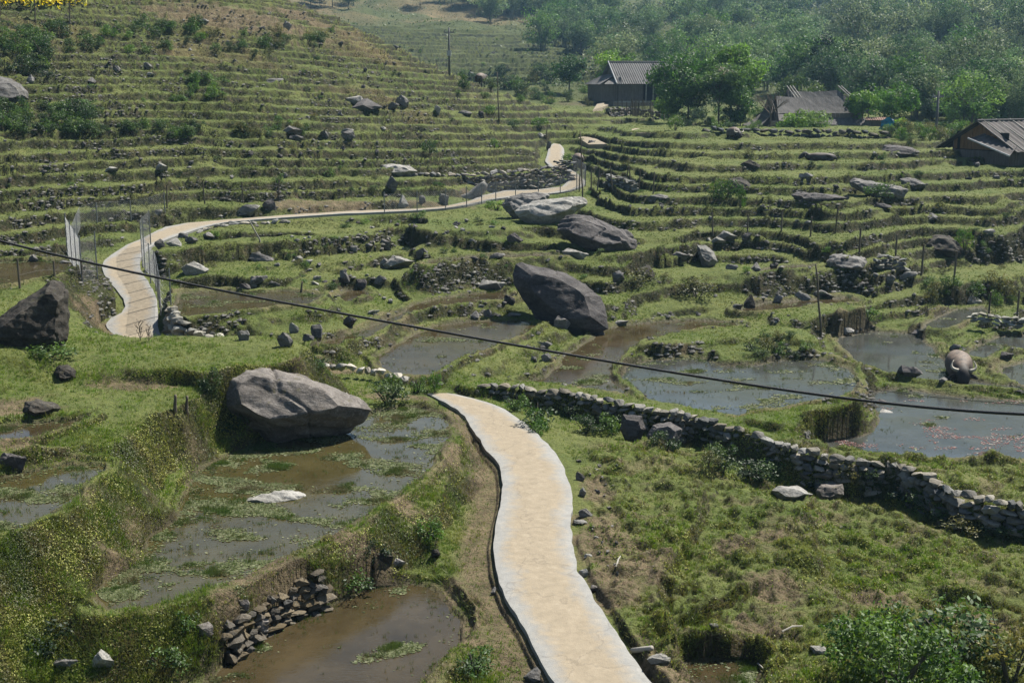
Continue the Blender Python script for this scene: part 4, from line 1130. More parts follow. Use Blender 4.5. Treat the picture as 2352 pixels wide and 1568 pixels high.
# a lighter version for far walls
def stone_wall(label, top, height, sw, sh, depth, tone=(0.24, 0.23, 0.21), seed=0, cap=True, ragged=.5, name='stone_wall', dmul=1.0):
    """courses of individual irregular stones following a line of top points; one mesh"""
    r3 = np.random.default_rng(seed)
    top = np.array(top)
    s = np.concatenate([[0], np.cumsum(np.linalg.norm(np.diff(top[:, :2], axis=0), axis=1))]); Ltot = s[-1]
    VV, FF, CC = [], [], []; nv = 0
    rows = int(math.ceil(height / sh))
    for r in range(rows):
        u = r3.uniform(0, sw)
        while u < Ltot:
            w = sw * r3.uniform(0.55, 1.5)
            if r > 2: w *= r3.uniform(1, 1.5)
            h = sh * r3.uniform(0.8, 1.45)
            c = np.array([np.interp(u + w / 2, s, top[:, k]) for k in range(3)])
            t = np.array([np.interp(min(u + w, Ltot), s, top[:, k]) - np.interp(u, s, top[:, k]) for k in range(2)]); ln = np.linalg.norm(t)
            u += w * 0.97
            if ln < 1e-4: continue
            t /= ln; nrm = np.array([-t[1], t[0]])
            zc = c[2] - (r + 0.5) * sh + r3.uniform(-.25, .25) * sh + (r3.uniform(0, ragged) * sh if r == 0 else 0)
            v, f = _sp[r3.integers(len(_sp))]
            d = depth * r3.uniform(0.8, 1.15)
            th = r3.uniform(-.35, .35); ct, st = math.cos(th), math.sin(th)
            q = v * np.array([w * 1.1, d, h * 1.12])
            qx = q[:, 0] * ct - q[:, 2] * st; qz = q[:, 0] * st + q[:, 2] * ct; qy = q[:, 1]
            off = r3.uniform(-.1, .1) * d - (r * 0.03)
            P = np.empty_like(q)
            P[:, 0] = c[0] + qx * t[0] + (qy + off) * nrm[0]; P[:, 1] = c[1] + qx * t[1] + (qy + off) * nrm[1]; P[:, 2] = zc + qz
            VV.append(P); FF.append(f + nv); nv += len(P)
            k = r3.uniform(.55, 1.35); wm = r3.uniform(-.02, .03)
            CC.append(np.tile(np.array([tone[0] * k + wm, tone[1] * k + wm * .6, tone[2] * k]).clip(0.02, 1), (len(P), 1)))
    me = mesh_np(name, np.concatenate(VV), np.concatenate(FF), MAT_WALL, True, {'tint': np.concatenate(CC)})
    try: me.set_sharp_from_angle(angle=math.radians(35))
    except Exception: pass
    return tag(link(name, me), label, 'stone wall')

stone_wall('long curving dry stone wall of pale stones between the ponds and the near field', resample(WALL_TOP, 80), .95, .30, .17, .40, (0.155, 0.148, 0.132), 1)
wl_ = np.array([hit(x, y) for x, y in [(928,398),(1010,396),(1100,392),(1190,386),(1250,380),(1300,376),(1312,384)]])
d_ = [80, 80.5, 81.5, 83, 84.5, 86, 86]
wl_ = np.array([at_d(x, y, d) for (x, y), d in zip([(928,400),(1010,401),(1100,398),(1190,391),(1250,386),(1296,384),(1312,392)], d_)])
stone_wall('tall grey dry stone retaining wall rising along the inner side of the upper path', resample(wl_, 30), 2.0, .5, .2, .5, (0.16, 0.152, 0.14), 2)
stone_wall('short stack of thin dark stones on top of the retaining wall by the path', [at_d(1270,371,88), at_d(1310,369,88.5)], .6, .6, .1, .5, (0.10, 0.1, 0.1), 3)
wl_ = [at_z(x, y, z) for x, y, z in [(384,702,2.35),(396,715,2.3),(410,735,2.2),(432,748,2.0),(455,760,1.9),(480,765,1.75),(510,774,1.6),(540,780,1.5)]]
stone_wall('crumbling dry stone wall right of the path at the bend', wl_, 1.0, .36, .22, .45, (0.24, 0.23, 0.2), 4)
wl_ = [at_d(x, y, 98.6) for x, y in [(1600,296),(1690,296),(1780,299),(1880,300),(1960,301),(2040,306)]]
stone_wall('long dark field wall in front of the trees and the thatch-grey house', resample(np.array(wl_), 14), 1.0, .55, .28, .6, (0.06, 0.06, 0.055), 5)
wl_ = [at_z(x, y, z) for x, y, z in [(690,822,1.62),(720,838,1.65),(760,838,1.7),(800,843,1.7),(840,846,1.65),(880,852,1.6),(930,868,1.5)]]
stone_wall('low row of pale loose stones on the brown bund behind the huge boulder', resample(np.array(wl_), 12), .2, .3, .2, .3, (0.3, 0.28, 0.25), 6)
wl_ = [hit(x, y) + np.array([0, 0, .1]) for x, y in [(445,538),(480,525),(530,516),(600,512),(660,510)]]
stone_wall('rough stone footing under the outer edge of the path at the top of the bend', resample(np.array(wl_), 12), .6, .4, .22, .4, (0.17, 0.165, 0.15), 7)
wl_ = [hit(x, y) + np.array([0, 0, .5]) for x, y in [(1395,420),(1430,428),(1460,440)]]
stone_wall('short rough stone pile to the right of the path turn', resample(np.array(wl_), 6), .5, .45, .16, .5, (0.13, 0.13, 0.12), 8)
wl_ = [hit(x, y) + np.array([0, 0, .5]) for x, y in [(2005,612),(2040,612),(2075,618)]]
stone_wall('short stack of thin flat stones right of the rounded boulder among the stakes', resample(np.array(wl_), 6), .5, .35, .12, .4, (0.13, 0.13, 0.12), 9)
wl_ = [at_z(x, y, z) for x, y, z in [(2210,716,1.35),(2260,722,1.3),(2300,728,1.25),(2352,732,1.2)]]
stone_wall('thin ledge of flat pale stones along the glinting pond at the right edge', resample(np.array(wl_), 10), .3, .4, .12, .4, (0.2, 0.2, 0.18), 10)
wl_ = [hit(x, y) + np.array([0, 0, .55]) for x, y in [(1395,262),(1450,262),(1500,266),(1535,270)]]
stone_wall('dark stone terrace wall under the yard of the tile-roofed farmhouse', resample(np.array(wl_), 8), 1.1, .6, .3, .5, (0.07, 0.065, 0.06), 11)

wl_ = [hit(x, y) + np.array([0, -.08, .12]) for x, y in [(500,1462),(545,1440),(590,1415),(640,1385),(690,1352),(735,1322)]]
stone_wall('rough dark stone facing in the crumbling bank above the lower pond', resample(np.array(wl_) + np.array([0, .10, .06]), 16), .8, .27, .15, .36, (0.07, 0.06, 0.046), 21)
# curved pale boulder resting against the retaining wall
pts = [at_d(x, y, 78.2) for x, y in [(1032,468),(1060,464),(1085,452),(1105,434),(1115,420)]]
mb = MB(); mb.tube(pts, [.28, .42, .40, .33, .16], 10)
o = mb.build('rock', ROCK['pale'], None, True)
bm = bmesh.new(); bm.from_mesh(o.data); bmesh.ops.triangulate(bm, faces=bm.faces); bmesh.ops.subdivide_edges(bm, edges=bm.edges, cuts=2)
for v in bm.verts: v.co += Vector((mnoise.noise(v.co * 2.1), mnoise.noise(v.co * 2.1 + Vector((9, 0, 0))), mnoise.noise(v.co * 2.3 + Vector((0, 9, 0))))) * .09
bm.to_mesh(o.data); bm.free(); o.data.polygons.foreach_set('use_smooth', [True] * len(o.data.polygons))
tag(o, 'long curved pale boulder leaning like a tusk against the retaining wall', 'rock')

# ------------------------------------------------------------------ vegetation builders
def leaf_cloud(centers, normals, size, cols, r, droop=0.2, aspect=0.5, align=0.0):
    """one bent leaf (two triangles) per centre; returns vertices, faces, colours"""
    n = len(centers)
    a = r.normal(size=(n, 3)); a[:, 2] -= droop; a -= align * np.sum(a * normals, 1)[:, None] * normals; a /= np.linalg.norm(a, axis=1)[:, None]
    b = np.cross(a, normals + 0.35 * r.normal(size=(n, 3))); b /= np.linalg.norm(b, axis=1)[:, None] + 1e-9
    s = (size * r.uniform(0.6, 1.3, n))[:, None] if np.isscalar(size) else (size * r.uniform(0.6, 1.3, n))[:, None]
    p0 = centers - a * s * .5; p2 = centers + a * s * .5
    p1 = centers + b * s * aspect * .5; p3 = centers - b * s * aspect * .5
    V = np.stack([p0, p1, p2, p3], 1).reshape(-1, 3)
    F = np.arange(n * 4).reshape(n, 4)
    return V, F, np.repeat(cols, 4, 0)

def palette(r, n, cs, jit=.22):
    cs = np.array(cs); c = cs[r.integers(0, len(cs), n)]
    return (c * r.uniform(1 - jit, 1 + jit, (n, 1))).clip(.004, 1)

MAT_LEAF = leaf_mat('tree_leaf', .38, .38)
MAT_BARK = simple_mat('bark', (0.05, 0.042, 0.034), (0.12, 0.105, 0.085), 4, .9, 14, .6, .03, stretch=(1, 1, .2))
MAT_CULM = simple_mat('bamboo_culm', (0.06, 0.065, 0.03), (0.14, 0.14, 0.08), 3, .7, 9)
MAT_TWIG = simple_mat('bare_twig', (0.10, 0.075, 0.06), (0.19, 0.15, 0.12), 4, .9)

def crown_mesh(seed, H, W, n, size, cs, clumps=26, base=.3, flat=1.0, top=.0, shell=.75, bloom=None):
    """foliage of a tree H metres tall and W wide: leaf clumps spread unevenly through the crown"""
    r = np.random.default_rng(seed)
    cz0 = H * base; ch = H - cz0
    C = []
    while len(C) < clumps:
        p = r.uniform(-1, 1, 3)
        d = np.linalg.norm(p)
        if d > 1 or d < .25: continue
        k = 1 - top * max(p[2], 0)
        C.append([p[0] * W / 2 * k, p[1] * W / 2 * k, cz0 + ch * (.5 + .5 * p[2] * flat)])
    C = np.array(C); cr = r.uniform(.16, .34, clumps) * (W + ch) / 2 * (26 / clumps) ** .33
    k = r.integers(0, clumps, n)
    d = r.normal(size=(n, 3)); d /= np.linalg.norm(d, axis=1)[:, None]
    rad = cr[k] * (shell + (1 - shell) * r.uniform(0, 1, n)) * r.uniform(.35, 1, n) ** .35
    P = C[k] + d * rad[:, None] * np.array([1, 1, .72])
    cl = palette(r, clumps, cs, .3)
    col = cl[k] * r.uniform(.75, 1.3, (n, 1))
    if bloom: 
        m = (d[:, 2] > .25) & (r.uniform(0, 1, n) < .55) & np.isin(k, np.arange(0, clumps, 3)); col[m] = np.array(bloom) * r.uniform(.7, 1.1, (m.sum(), 1))
    return leaf_cloud(P, d + np.array([0, 0, .5]), size, col, r)

def trunk_mb(seed, H, W, base, thick, forks=5):
    r3 = random.Random(seed); mb = MB()
    top = H * (base + .32); lean = r3.uniform(-.06, .06) * H
    pts = [(0, 0, -.3), (lean * .3, 0, top * .35), (lean * .6, lean * .3, top * .7), (lean, lean * .4, top)]
    mb.tube(pts, [thick, thick * .8, thick * .65, thick * .45], 7)
    for i in range(forks):
        a = i * 2.4 + r3.uniform(0, .8); z0 = top * r3.uniform(.45, .95); l = W * r3.uniform(.25, .42)
        x0 = lean * z0 / top
        mb.tube([(x0, lean * .3, z0), (x0 + math.cos(a) * l * .5, math.sin(a) * l * .5, z0 + l * .55), (x0 + math.cos(a) * l, math.sin(a) * l, z0 + l * .95)], [thick * .45, thick * .3, thick * .12], 5)
    return mb

def make_tree(name, label, cat, seed, H, W, n, size, cs, group=None, base=.3, thick=None, clumps=26, top=0., loc=(0, 0, 0), bark=None, forks=5, bloom=None):
    t = empty(name, loc, random.Random(seed).uniform(0, 6)); tag(t, label, cat, group)
    trunk_mb(seed, H, W, base, thick or H * .018, forks).build('trunk', bark or MAT_BARK, t, True)
    V, F, c = crown_mesh(seed, H, W, n, size, cs, clumps, base, 1., top, bloom=bloom)
    link('crown', mesh_np('crown', V, F, MAT_LEAF, False, {'tint': c}), t)
    return t

def bamboo(name, label, cat, seed, H, W, n, size, cs, group=None, loc=(0, 0, 0), culms=16):
    """a clump of leaning culms, feathery towards the tips"""
    r = np.random.default_rng(seed); t = empty(name, loc); tag(t, label, cat, group)
    mb = MB(); P = []; D = []
    for i in range(culms):
        a = r.uniform(0, 6.28); h = H * r.uniform(.65, 1); sp = W * r.uniform(.12, .5); b0 = r.uniform(0, W * .14)
        q = []
        for k in range(7):
            s = k / 6
            q.append((math.cos(a) * (b0 + sp * s ** 2.2), math.sin(a) * (b0 + sp * s ** 2.2), h * (s - .16 * max(0, s - .6) ** 2 * 4) - .2))
        mb.tube(q, [.06, .055, .05, .042, .032, .02, .008], 4)
        m = n // culms
        s = r.uniform(.28, 1, m) ** .8
        base = np.stack([np.interp(s, np.linspace(0, 1, 7), np.array(q)[:, c]) for c in range(3)], 1)
        d = r.normal(size=(m, 3)); d /= np.linalg.norm(d, axis=1)[:, None]
        P.append(base + d * (H * .055 * r.uniform(.2, 1.25, (m, 1)))); D.append(d)
    mb.build('culms', MAT_CULM, t)
    P = np.concatenate(P); D = np.concatenate(D)
    V, F, c = leaf_cloud(P, D + np.array([0, 0, .4]), size, palette(r, len(P), cs, .3), r, .9, .28)
    link('foliage', mesh_np('foliage', V, F, MAT_LEAF, False, {'tint': c}), t)
    return t

def place(t, p, s=1.0, rz=None):
    t.location = [float(p[0]), float(p[1]), float(p[2])]
    t.scale = (s, s, s) if np.isscalar(s) else s
    if rz is not None: t.rotation_euler = (0, 0, rz)

# shrubs and leafy weeds
def make_shrub(seed, n, size, cs, W=1.0, H=.8, clumps=14):
    t = empty('shrub', (0, 0, 0))
    V, F, c = crown_mesh(seed, H, W, n, size, cs, clumps, 0.04, 1., .2, .55)
    link('foliage', mesh_np('foliage', V, F, MAT_LEAF, False, {'tint': c}), t)
    r3 = random.Random(seed); mb = MB()
    for i in range(7):
        a = r3.uniform(0, 6.28); l = W * r3.uniform(.2, .4)
        mb.tube([(0, 0, -.1), (math.cos(a) * l * .5, math.sin(a) * l * .5, H * .4), (math.cos(a) * l, math.sin(a) * l, H * .75)], [.02 * W, .014 * W, .006 * W], 4)
    mb.build('stem', MAT_BARK, t)
    return t
G_MID = [(0.055, 0.11, 0.02), (0.088, 0.15, 0.03), (0.036, 0.075, 0.016)]
G_BRIGHT = [(0.075, 0.15, 0.02), (0.10, 0.18, 0.03), (0.05, 0.11, 0.018)]
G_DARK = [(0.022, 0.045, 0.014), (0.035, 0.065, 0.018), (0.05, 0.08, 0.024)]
G_OLIVE = [(0.08, 0.09, 0.022), (0.11, 0.11, 0.03), (0.055, 0.065, 0.018)]
SHRUBS = {'mid': [make_shrub(300, 900, .085, G_MID), make_shrub(301, 900, .085, G_MID)], 'bright': [make_shrub(302, 800, .08, G_BRIGHT)],
          'dark': [make_shrub(303, 900, .085, G_DARK), make_shrub(304, 900, .085, G_DARK)], 'olive': [make_shrub(305, 800, .075, G_OLIVE)]}
_first = set()
def shrub(px, py, w, h, kind, label, group=None, name='shrub', cat='shrub', seed=None):
    p = hit(px, py); k = scale_at(p); r3 = random.Random(seed if seed is not None else int(px * 13 + py))
    L = SHRUBS[kind]; src = L[r3.randrange(len(L))]
    t = src if id(src) not in _first else copy_tree(src)
    _first.add(id(src))
    d = np.array([p[0], p[1], 0]); d /= np.linalg.norm(d); W = w / k
    t.scale = (W, W * .8, h / k / .8); t.location = list(p + d * W * .25 - np.array([0, 0, .06])); t.rotation_euler = (0, 0, r3.uniform(0, 6))
    t.name = name
    return tag(t, label, cat, group)

# big bush at the bottom right
bb = hit(2060, 1600)
t = empty('bush', bb); tag(t, 'dense dark green leafy bush with broad leaves in the bottom right corner', 'bush')
V, F, c = crown_mesh(311, 1.5, 2.6, 7000, .1, [(0.035, 0.08, 0.013), (0.06, 0.12, 0.02), (0.09, 0.16, 0.03)], 46, .02, 1., .1, .5)
link('foliage', mesh_np('foliage', V, F, MAT_LEAF, False, {'tint': c}), t)
mb = MB()
for i in range(14):
    a = i * 2.4; l = random.uniform(.4, 1.2)
    mb.tube([(0, 0, -.1), (math.cos(a) * l * .5, math.sin(a) * l * .5, .6), (math.cos(a) * l, math.sin(a) * l, random.uniform(.9, 1.4))], [.025, .018, .008], 5)
mb.build('stem', MAT_BARK, t)
shrub(2200, 1530, 260, 120, 'mid', 'lower leafy bush joined to the right of the dense corner bush')
shrub(2320, 1590, 180, 150, 'olive', 'olive weedy bush at the very right of the bottom corner')
for a in [
 (1235,985,120,70,'mid','leafy bush between the top of the near path and the stone wall'),
 (1180,945,70,44,'mid','smaller leafy bush at the head of the near path below the wall'),
 (1345,1000,80,50,'dark','dark bush in the shade of the wall right of the leafy one'),
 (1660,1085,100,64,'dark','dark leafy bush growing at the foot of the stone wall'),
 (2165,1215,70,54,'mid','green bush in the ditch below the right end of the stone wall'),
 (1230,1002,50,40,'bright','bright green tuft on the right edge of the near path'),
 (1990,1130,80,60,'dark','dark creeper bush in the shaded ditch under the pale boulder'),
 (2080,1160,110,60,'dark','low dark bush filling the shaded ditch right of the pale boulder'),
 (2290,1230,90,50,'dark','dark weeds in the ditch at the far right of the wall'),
 (960,905,60,44,'mid','round leafy bush at the corner of the wall behind the path head'),
 (1000,905,50,56,'bright','upright fresh green plant beside the round bush at the path head'),
 (895,890,56,40,'mid','green bush on the stone heap left of the path head'),
 (890,930,110,54,'dark','dark weeds covering the earth mound between boulder and path'),
 (735,842,64,30,'mid','low bush of pointed leaves on the bund behind the huge boulder'),
 (1990,745,74,40,'bright','bright green bush on the bund under the right terraces'),
 (1130,268,46,28,'bright','bright green bush on the left hillside below the crest'),
 (640,285,30,22,'bright','fresh green tuft above the perched boulder'),
 (665,290,26,18,'bright','second fresh tuft beside the perched boulder'),
 (185,245,80,20,'bright','vivid green low bush by the left edge rocks'),
 (1240,290,60,22,'bright','green tuft on terrace edge left of the upper path'),
 (1180,292,44,20,'mid','green tuft right of the bright bush on the left hillside'),
 (1135,340,28,24,'bright','small green plant on the riser above the retaining wall'),
 (985,360,50,40,'mid','weedy shrub on the brown slip above the retaining wall'),
 (1300,375,26,24,'bright','green tuft in the middle of the upper path turn'),
 (640,425,46,30,'mid','green weedy clump in the lower left risers'),
 (750,405,36,24,'mid','rounded weed clump right of the green one in the lower left risers'),
 (1140,485,54,26,'bright','green plants spilling over the path footing by the slab'),
 (960,505,60,24,'mid','long low green clump under the upper path'),
 (1660,470,70,60,'mid','green mossy shrub on the broken bank of the right terraces'),
 (1700,480,36,60,'bright','bright creeper beside the mossy shrub of the right terraces'),
 (2215,580,40,60,'bright','bright green growth on the right side of the overgrown boulder'),
 (2020,460,80,40,'mid','bushy growth in front of the long whaleback boulder'),
 (1470,665,110,44,'olive','mossy olive shrub on the big bank right of the granite boulder'),
 (1600,690,120,50,'olive','broad mossy growth on the big bank above the strip pond'),
 (1320,740,110,50,'olive','mossy mound against the foot of the granite boulder'),
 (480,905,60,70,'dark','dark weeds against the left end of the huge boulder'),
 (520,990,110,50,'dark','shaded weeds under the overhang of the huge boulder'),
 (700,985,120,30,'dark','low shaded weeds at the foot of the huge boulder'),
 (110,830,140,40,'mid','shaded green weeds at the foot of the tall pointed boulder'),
 (980,1250,80,60,'bright','bright green leafy patch on the bank left of the near path'),
 (800,1370,120,60,'mid','green weeds on the bank at the back of the lower pond'),
 (870,1290,70,60,'dark','dark weeds around the upright stone beside the lower pond'),
 (1090,1560,140,60,'mid','leafy weeds between the lower pond and the path'),
 (380,1545,110,60,'mid','ferny bush on the bank at the bottom left'),
 (100,1500,140,70,'dark','dark leafy bank growth at the lower left corner'),
 (430,1440,80,50,'mid','leafy growth above the crumbling bank'),
]: shrub(*a)
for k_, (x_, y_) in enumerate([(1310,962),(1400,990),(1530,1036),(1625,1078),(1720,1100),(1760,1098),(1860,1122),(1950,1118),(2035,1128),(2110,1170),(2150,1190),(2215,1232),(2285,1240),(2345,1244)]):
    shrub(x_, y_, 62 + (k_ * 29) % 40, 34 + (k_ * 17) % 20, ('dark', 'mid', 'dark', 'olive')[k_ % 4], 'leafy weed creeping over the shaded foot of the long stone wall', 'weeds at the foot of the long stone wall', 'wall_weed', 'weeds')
def shrub_belt(n, box, wr, kinds, label, group, seed, hk=.7):
    nm, ct = ('weed_clump', 'weeds') if 'weed clump' in label else ('bush', 'bush') if 'bush' in label else ('shrub', 'shrub')
    r3 = random.Random(seed)
    for i in range(n):
        w = r3.uniform(*wr)
        shrub(r3.uniform(box[0], box[2]), r3.uniform(box[1], box[3]), w, w * hk * r3.uniform(.7, 1.2), r3.choice(kinds), label, group, nm, ct, seed=r3.randrange(99999))
shrub_belt(34, (-10, 255, 225, 315), (34, 70), ['mid', 'mid', 'dark'], 'leafy shrub in the thicket at the left edge of the hillside', 'thicket at the left edge', 1)
shrub_belt(24, (-10, 90, 110, 180), (30, 62), ['mid', 'dark'], 'shrub on the overgrown slope at the upper left edge', 'shrubs of the upper left edge', 2)
shrub_belt(46, (0, 60, 470, 125), (24, 50), ['bright', 'mid', 'mid', 'dark'], 'shrub in the green belt below the yellow flower field', 'shrubs below the flower field', 3)
shrub_belt(20, (220, 290, 460, 318), (24, 50), ['mid', 'dark'], 'shrub along the dark bank of the left terraces', 'shrubs on the dark left bank', 4)
shrub_belt(18, (400, 185, 520, 235), (24, 44), ['bright', 'mid'], 'green weed clump running down the left hillside', 'weed clumps down the left hillside', 5)
shrub_belt(26, (470, 70, 760, 125), (18, 40), ['mid', 'olive', 'dark'], 'scrubby bush on the upper brown terraces', 'scrub of the upper terraces', 6)
shrub_belt(20, (540, 295, 700, 325), (18, 40), ['mid', 'olive'], 'weed clump around the stone pile of the left hillside', 'weeds of the stone pile', 7)
shrub_belt(22, (1060, 160, 1260, 225), (26, 50), ['dark', 'mid'], 'dark bush in the hollow behind the crest', 'bushes behind the crest', 8)
shrub_belt(26, (1180, 180, 1400, 260), (22, 46), ['dark', 'mid', 'olive'], 'bush around the yard left of the tile-roofed house', 'bushes around the farm yard', 9)
shrub_belt(26, (1540, 262, 1760, 306), (24, 50), ['dark', 'mid'], 'dark undergrowth bush beneath the tall trees by the houses', 'undergrowth beneath the tall trees', 10)
shrub_belt(70, (0, 110, 1120, 460), (11, 26), ['mid', 'olive', 'dark', 'bright'], 'small weed clump on the left hillside terraces', 'weed clumps of the left hillside', 12, .6)
shrub_belt(60, (1320, 335, 2352, 690), (12, 30), ['mid', 'olive', 'olive', 'dark', 'bright'], 'small weed clump on the right terraces', 'weed clumps of the right terraces', 13, .6)
shrub_belt(44, (400, 505, 1180, 690), (14, 34), ['mid', 'olive', 'bright', 'dark'], 'weed clump among the wet terraces below the upper path', 'weed clumps of the wet terraces', 14, .55)
shrub_belt(16, (2130, 655, 2350, 702), (34, 66), ['olive', 'mid', 'dark'], 'mossy weed clump on the steep bank above the glinting pond', 'weed clumps on the bank above the glinting pond', 16, .7)
shrub_belt(12, (1700, 775, 1860, 826), (34, 60), ['olive', 'mid', 'dark'], 'weed clump on the crescent-shaped bund in the valley floor', 'weed clumps on the crescent bund', 17, .6)
shrub_belt(34, (2040, 292, 2230, 326), (26, 52), ['mid', 'dark', 'olive', 'bright'], 'bush on the rough ground between the blue tarpaulin and the barn', 'bushes between tarpaulin and barn', 15, .7)
shrub_belt(26, (1400, 690, 1700, 790), (30, 70), ['olive', 'mid'], 'mossy clump on the bunds of the valley floor', 'mossy clumps on the valley bunds', 11, .4) if False else None
# ------------------------------------------------------------------ houses
def corr_roof_mat():
    m, N, L, P = new_mat('weathered_grey_roof_sheet')
    tc = N.new('ShaderNodeTexCoord'); v = tc.outputs['Object']
    mp = N.new('ShaderNodeMapping'); mp.inputs['Scale'].default_value = (2.0, .35, .35); L.new(v, mp.inputs[0])
    n1 = nnode(N, L, 1.6, 5, .7, mp.outputs[0]); n2 = nnode(N, L, .8, 4, .6, v)
    c = mix(N, L, .5, ramp(N, L, n1, [(0.3, (0.045, 0.043, 0.042)), (0.7, (0.15, 0.145, 0.142))]), ramp(N, L, n2, [(0.3, (0.07, 0.066, 0.062)), (0.7, (0.17, 0.163, 0.155))]))
    L.new(c, P.inputs['Base Color']); P.inputs['Roughness'].default_value = .85; P.inputs['Specular IOR Level'].default_value = .25
    bump(N, L, P, n1, .3, .02)
    return m
M_ROOF = corr_roof_mat()
M_ROOFD = simple_mat('dark_roof_board', (0.035, 0.03, 0.028), (0.10, 0.09, 0.085), 2, .9, 7, .5, .03, stretch=(1, .3, .3))
M_THATCH = simple_mat('old_grey_thatch', (0.045, 0.042, 0.04), (0.11, 0.104, 0.098), 3, .95, 14, .7, .04, stretch=(2, .5, .5))
M_PLANK = simple_mat('weathered_plank', (0.07, 0.058, 0.048), (0.17, 0.145, 0.12), 5, .9, 16, .5, .02, stretch=(3, 3, .3))
M_ORANGE = simple_mat('raw_orange_plank', (0.10, 0.055, 0.022), (0.24, 0.13, 0.052), 5, .85, 16, .4, .02, stretch=(4, 4, .4))
M_POLE = simple_mat('pale_pole', (0.17, 0.155, 0.13), (0.32, 0.30, 0.26), 4, .8)
M_SHADE = simple_mat('painted_interior_shade', (0.008, 0.008, 0.008), (0.02, 0.018, 0.016), 3, .95)  # near-black colour standing in for shade under the roofs
M_WHITE = simple_mat('grey_white_edge', (0.26, 0.26, 0.26), (0.40, 0.40, 0.40), 5, .8)
M_CONC = simple_mat('grey_concrete_post', (0.16, 0.16, 0.155), (0.28, 0.28, 0.27), 5, .9)
M_STEEL = simple_mat('galvanised_steel', (0.13, 0.135, 0.14), (0.23, 0.235, 0.24), 9, .5, spec=.5, metal=.4)
M_WIRE = simple_mat('rusty_wire', (0.05, 0.045, 0.04), (0.10, 0.09, 0.08), 9, .7)
M_WOOD = simple_mat('old_stake_wood', (0.055, 0.045, 0.032), (0.14, 0.115, 0.085), 6, .9, 18, .5, .02, stretch=(1, 1, .25))

def corrugated(name, mat, parent, a, b, c, d, waves, amp=.035, thick=.03, rows=6):
    """roof sheet between ridge a-b and eave d-c (a above d), with real waves across"""
    a, b, c, d = map(np.array, (a, b, c, d)); n = waves * 6 + 1
    nr = np.cross(b - a, d - a); nr = nr / np.linalg.norm(nr); nr = nr * (1 if nr[2] > 0 else -1)
    V = []; F = []
    for side in (0, 1):
        for j in range(rows + 1):
            t = j / rows
            for i in range(n):
                s = i / (n - 1)
                p = (a * (1 - s) + b * s) * (1 - t) + (d * (1 - s) + c * s) * t
                o = amp * math.cos(2 * math.pi * waves * s) - side * thick + (0.012 if (j % 2 and not side) else 0)
                V.append(p + nr * o)
    m = (rows + 1) * n
    for side in (0, 1):
        for j in range(rows):
            for i in range(n - 1):
                q = [side * m + j * n + i, side * m + j * n + i + 1, side * m + (j + 1) * n + i + 1, side * m + (j + 1) * n + i]
                F.append(q if not side else q[::-1])
    for j in range(rows):
        for i in (0, n - 1): F.append([j * n + i, (j + 1) * n + i, m + (j + 1) * n + i, m + j * n + i])
    for i in range(n - 1):
        for j in (0, rows): F.append([j * n + i, j * n + i + 1, m + j * n + i + 1, m + j * n + i])
    return link(name, mesh_np(name, np.array(V), np.array(F), mat, False), parent)

def planks(mb, x0, x1, y, z0, ztop, r3, axis='x', w=.22, gap=.012, t=.04, miss=0.0):
    """upright boards; ztop(x) gives the top height"""
    x = x0
    while x < x1 - .02:
        ww = min(w * r3.uniform(.7, 1.3), x1 - x)
        if r3.random() >= miss:
            d = r3.uniform(-.012, .012); h0, h1 = ztop(x + gap), ztop(x + ww - gap)
            lo = [(x + gap, y + d), (x + ww - gap, y + d), (x + ww - gap, y + d + t), (x + gap, y + d + t)]
            hz = [h0, h1, h1, h0]
            if axis == 'x': mb.prism([(px, py, z0) for px, py in lo], [(px, py, h) for (px, py), h in zip(lo, hz)])
            else: mb.prism([(py, px, z0) for px, py in lo], [(py, px, h) for (px, py), h in zip(lo, hz)])
        x += ww

# --- farmhouse with corrugated roof, open veranda on the right
r3 = random.Random(5)
base = at_d(1455, 236, 150); base[2] = max(base[2], ground(base[0], base[1])) 
K = 2839 / 152.0
base = at_d(1480, 232, 152)
h1 = empty('farmhouse', base, math.radians(15)); tag(h1, 'grey farmhouse with a corrugated tile roof, plank wall and open dark veranda', 'house')
Lh, Dh, He, Hr = 8.6, 6.0, 2.1, 4.5
mb = MB(); mb.box((-Lh / 2 - 1.0, -Dh / 2 - .9, -2.2), (Lh / 2 + .8, Dh / 2 + .8, -.02)); mb.build('plinth', simple_mat('packed_earth', (0.16, 0.13, 0.10), (0.28, 0.23, 0.18), 2, .95), h1)
mb = MB(); planks(mb, -Lh / 2, -Lh / 2 + 3.1, -Dh / 2 + .25, 0, lambda x: He + .15, r3)
planks(mb, -Lh / 2 + 3.1, Lh / 2, -Dh / 2 + 1.9, 0, lambda x: He + .55, r3)
planks(mb, -Dh / 2 + .3, Dh / 2 - .2, -Lh / 2, 0, lambda y: He + (Hr - He) * (1 - abs(y) / (Dh / 2)) - .1, r3, 'y')
planks(mb, -Dh / 2 + 1.9, Dh / 2 - .2, Lh / 2 - .05, 0, lambda y: He + (Hr - He) * (1 - abs(y) / (Dh / 2)) - .1, r3, 'y')
planks(mb, -Lh / 2, Lh / 2, Dh / 2 - .3, 0, lambda x: He + .15, r3)
mb.build('wall', M_PLANK, h1)
a_, b_ = (-Lh / 2 - .35, 0, Hr), (Lh / 2 + .35, 0, Hr)
rf = corrugated('roof', M_ROOF, h1, a_, b_, (Lh / 2 + .45, -Dh / 2 - .55, He - .1), (-Lh / 2 - .45, -Dh / 2 - .55, He - .1), 34)
corrugated('roof', M_ROOF, h1, a_, b_, (Lh / 2 + .45, Dh / 2 + .55, He - .1), (-Lh / 2 - .45, Dh / 2 + .55, He - .1), 34)
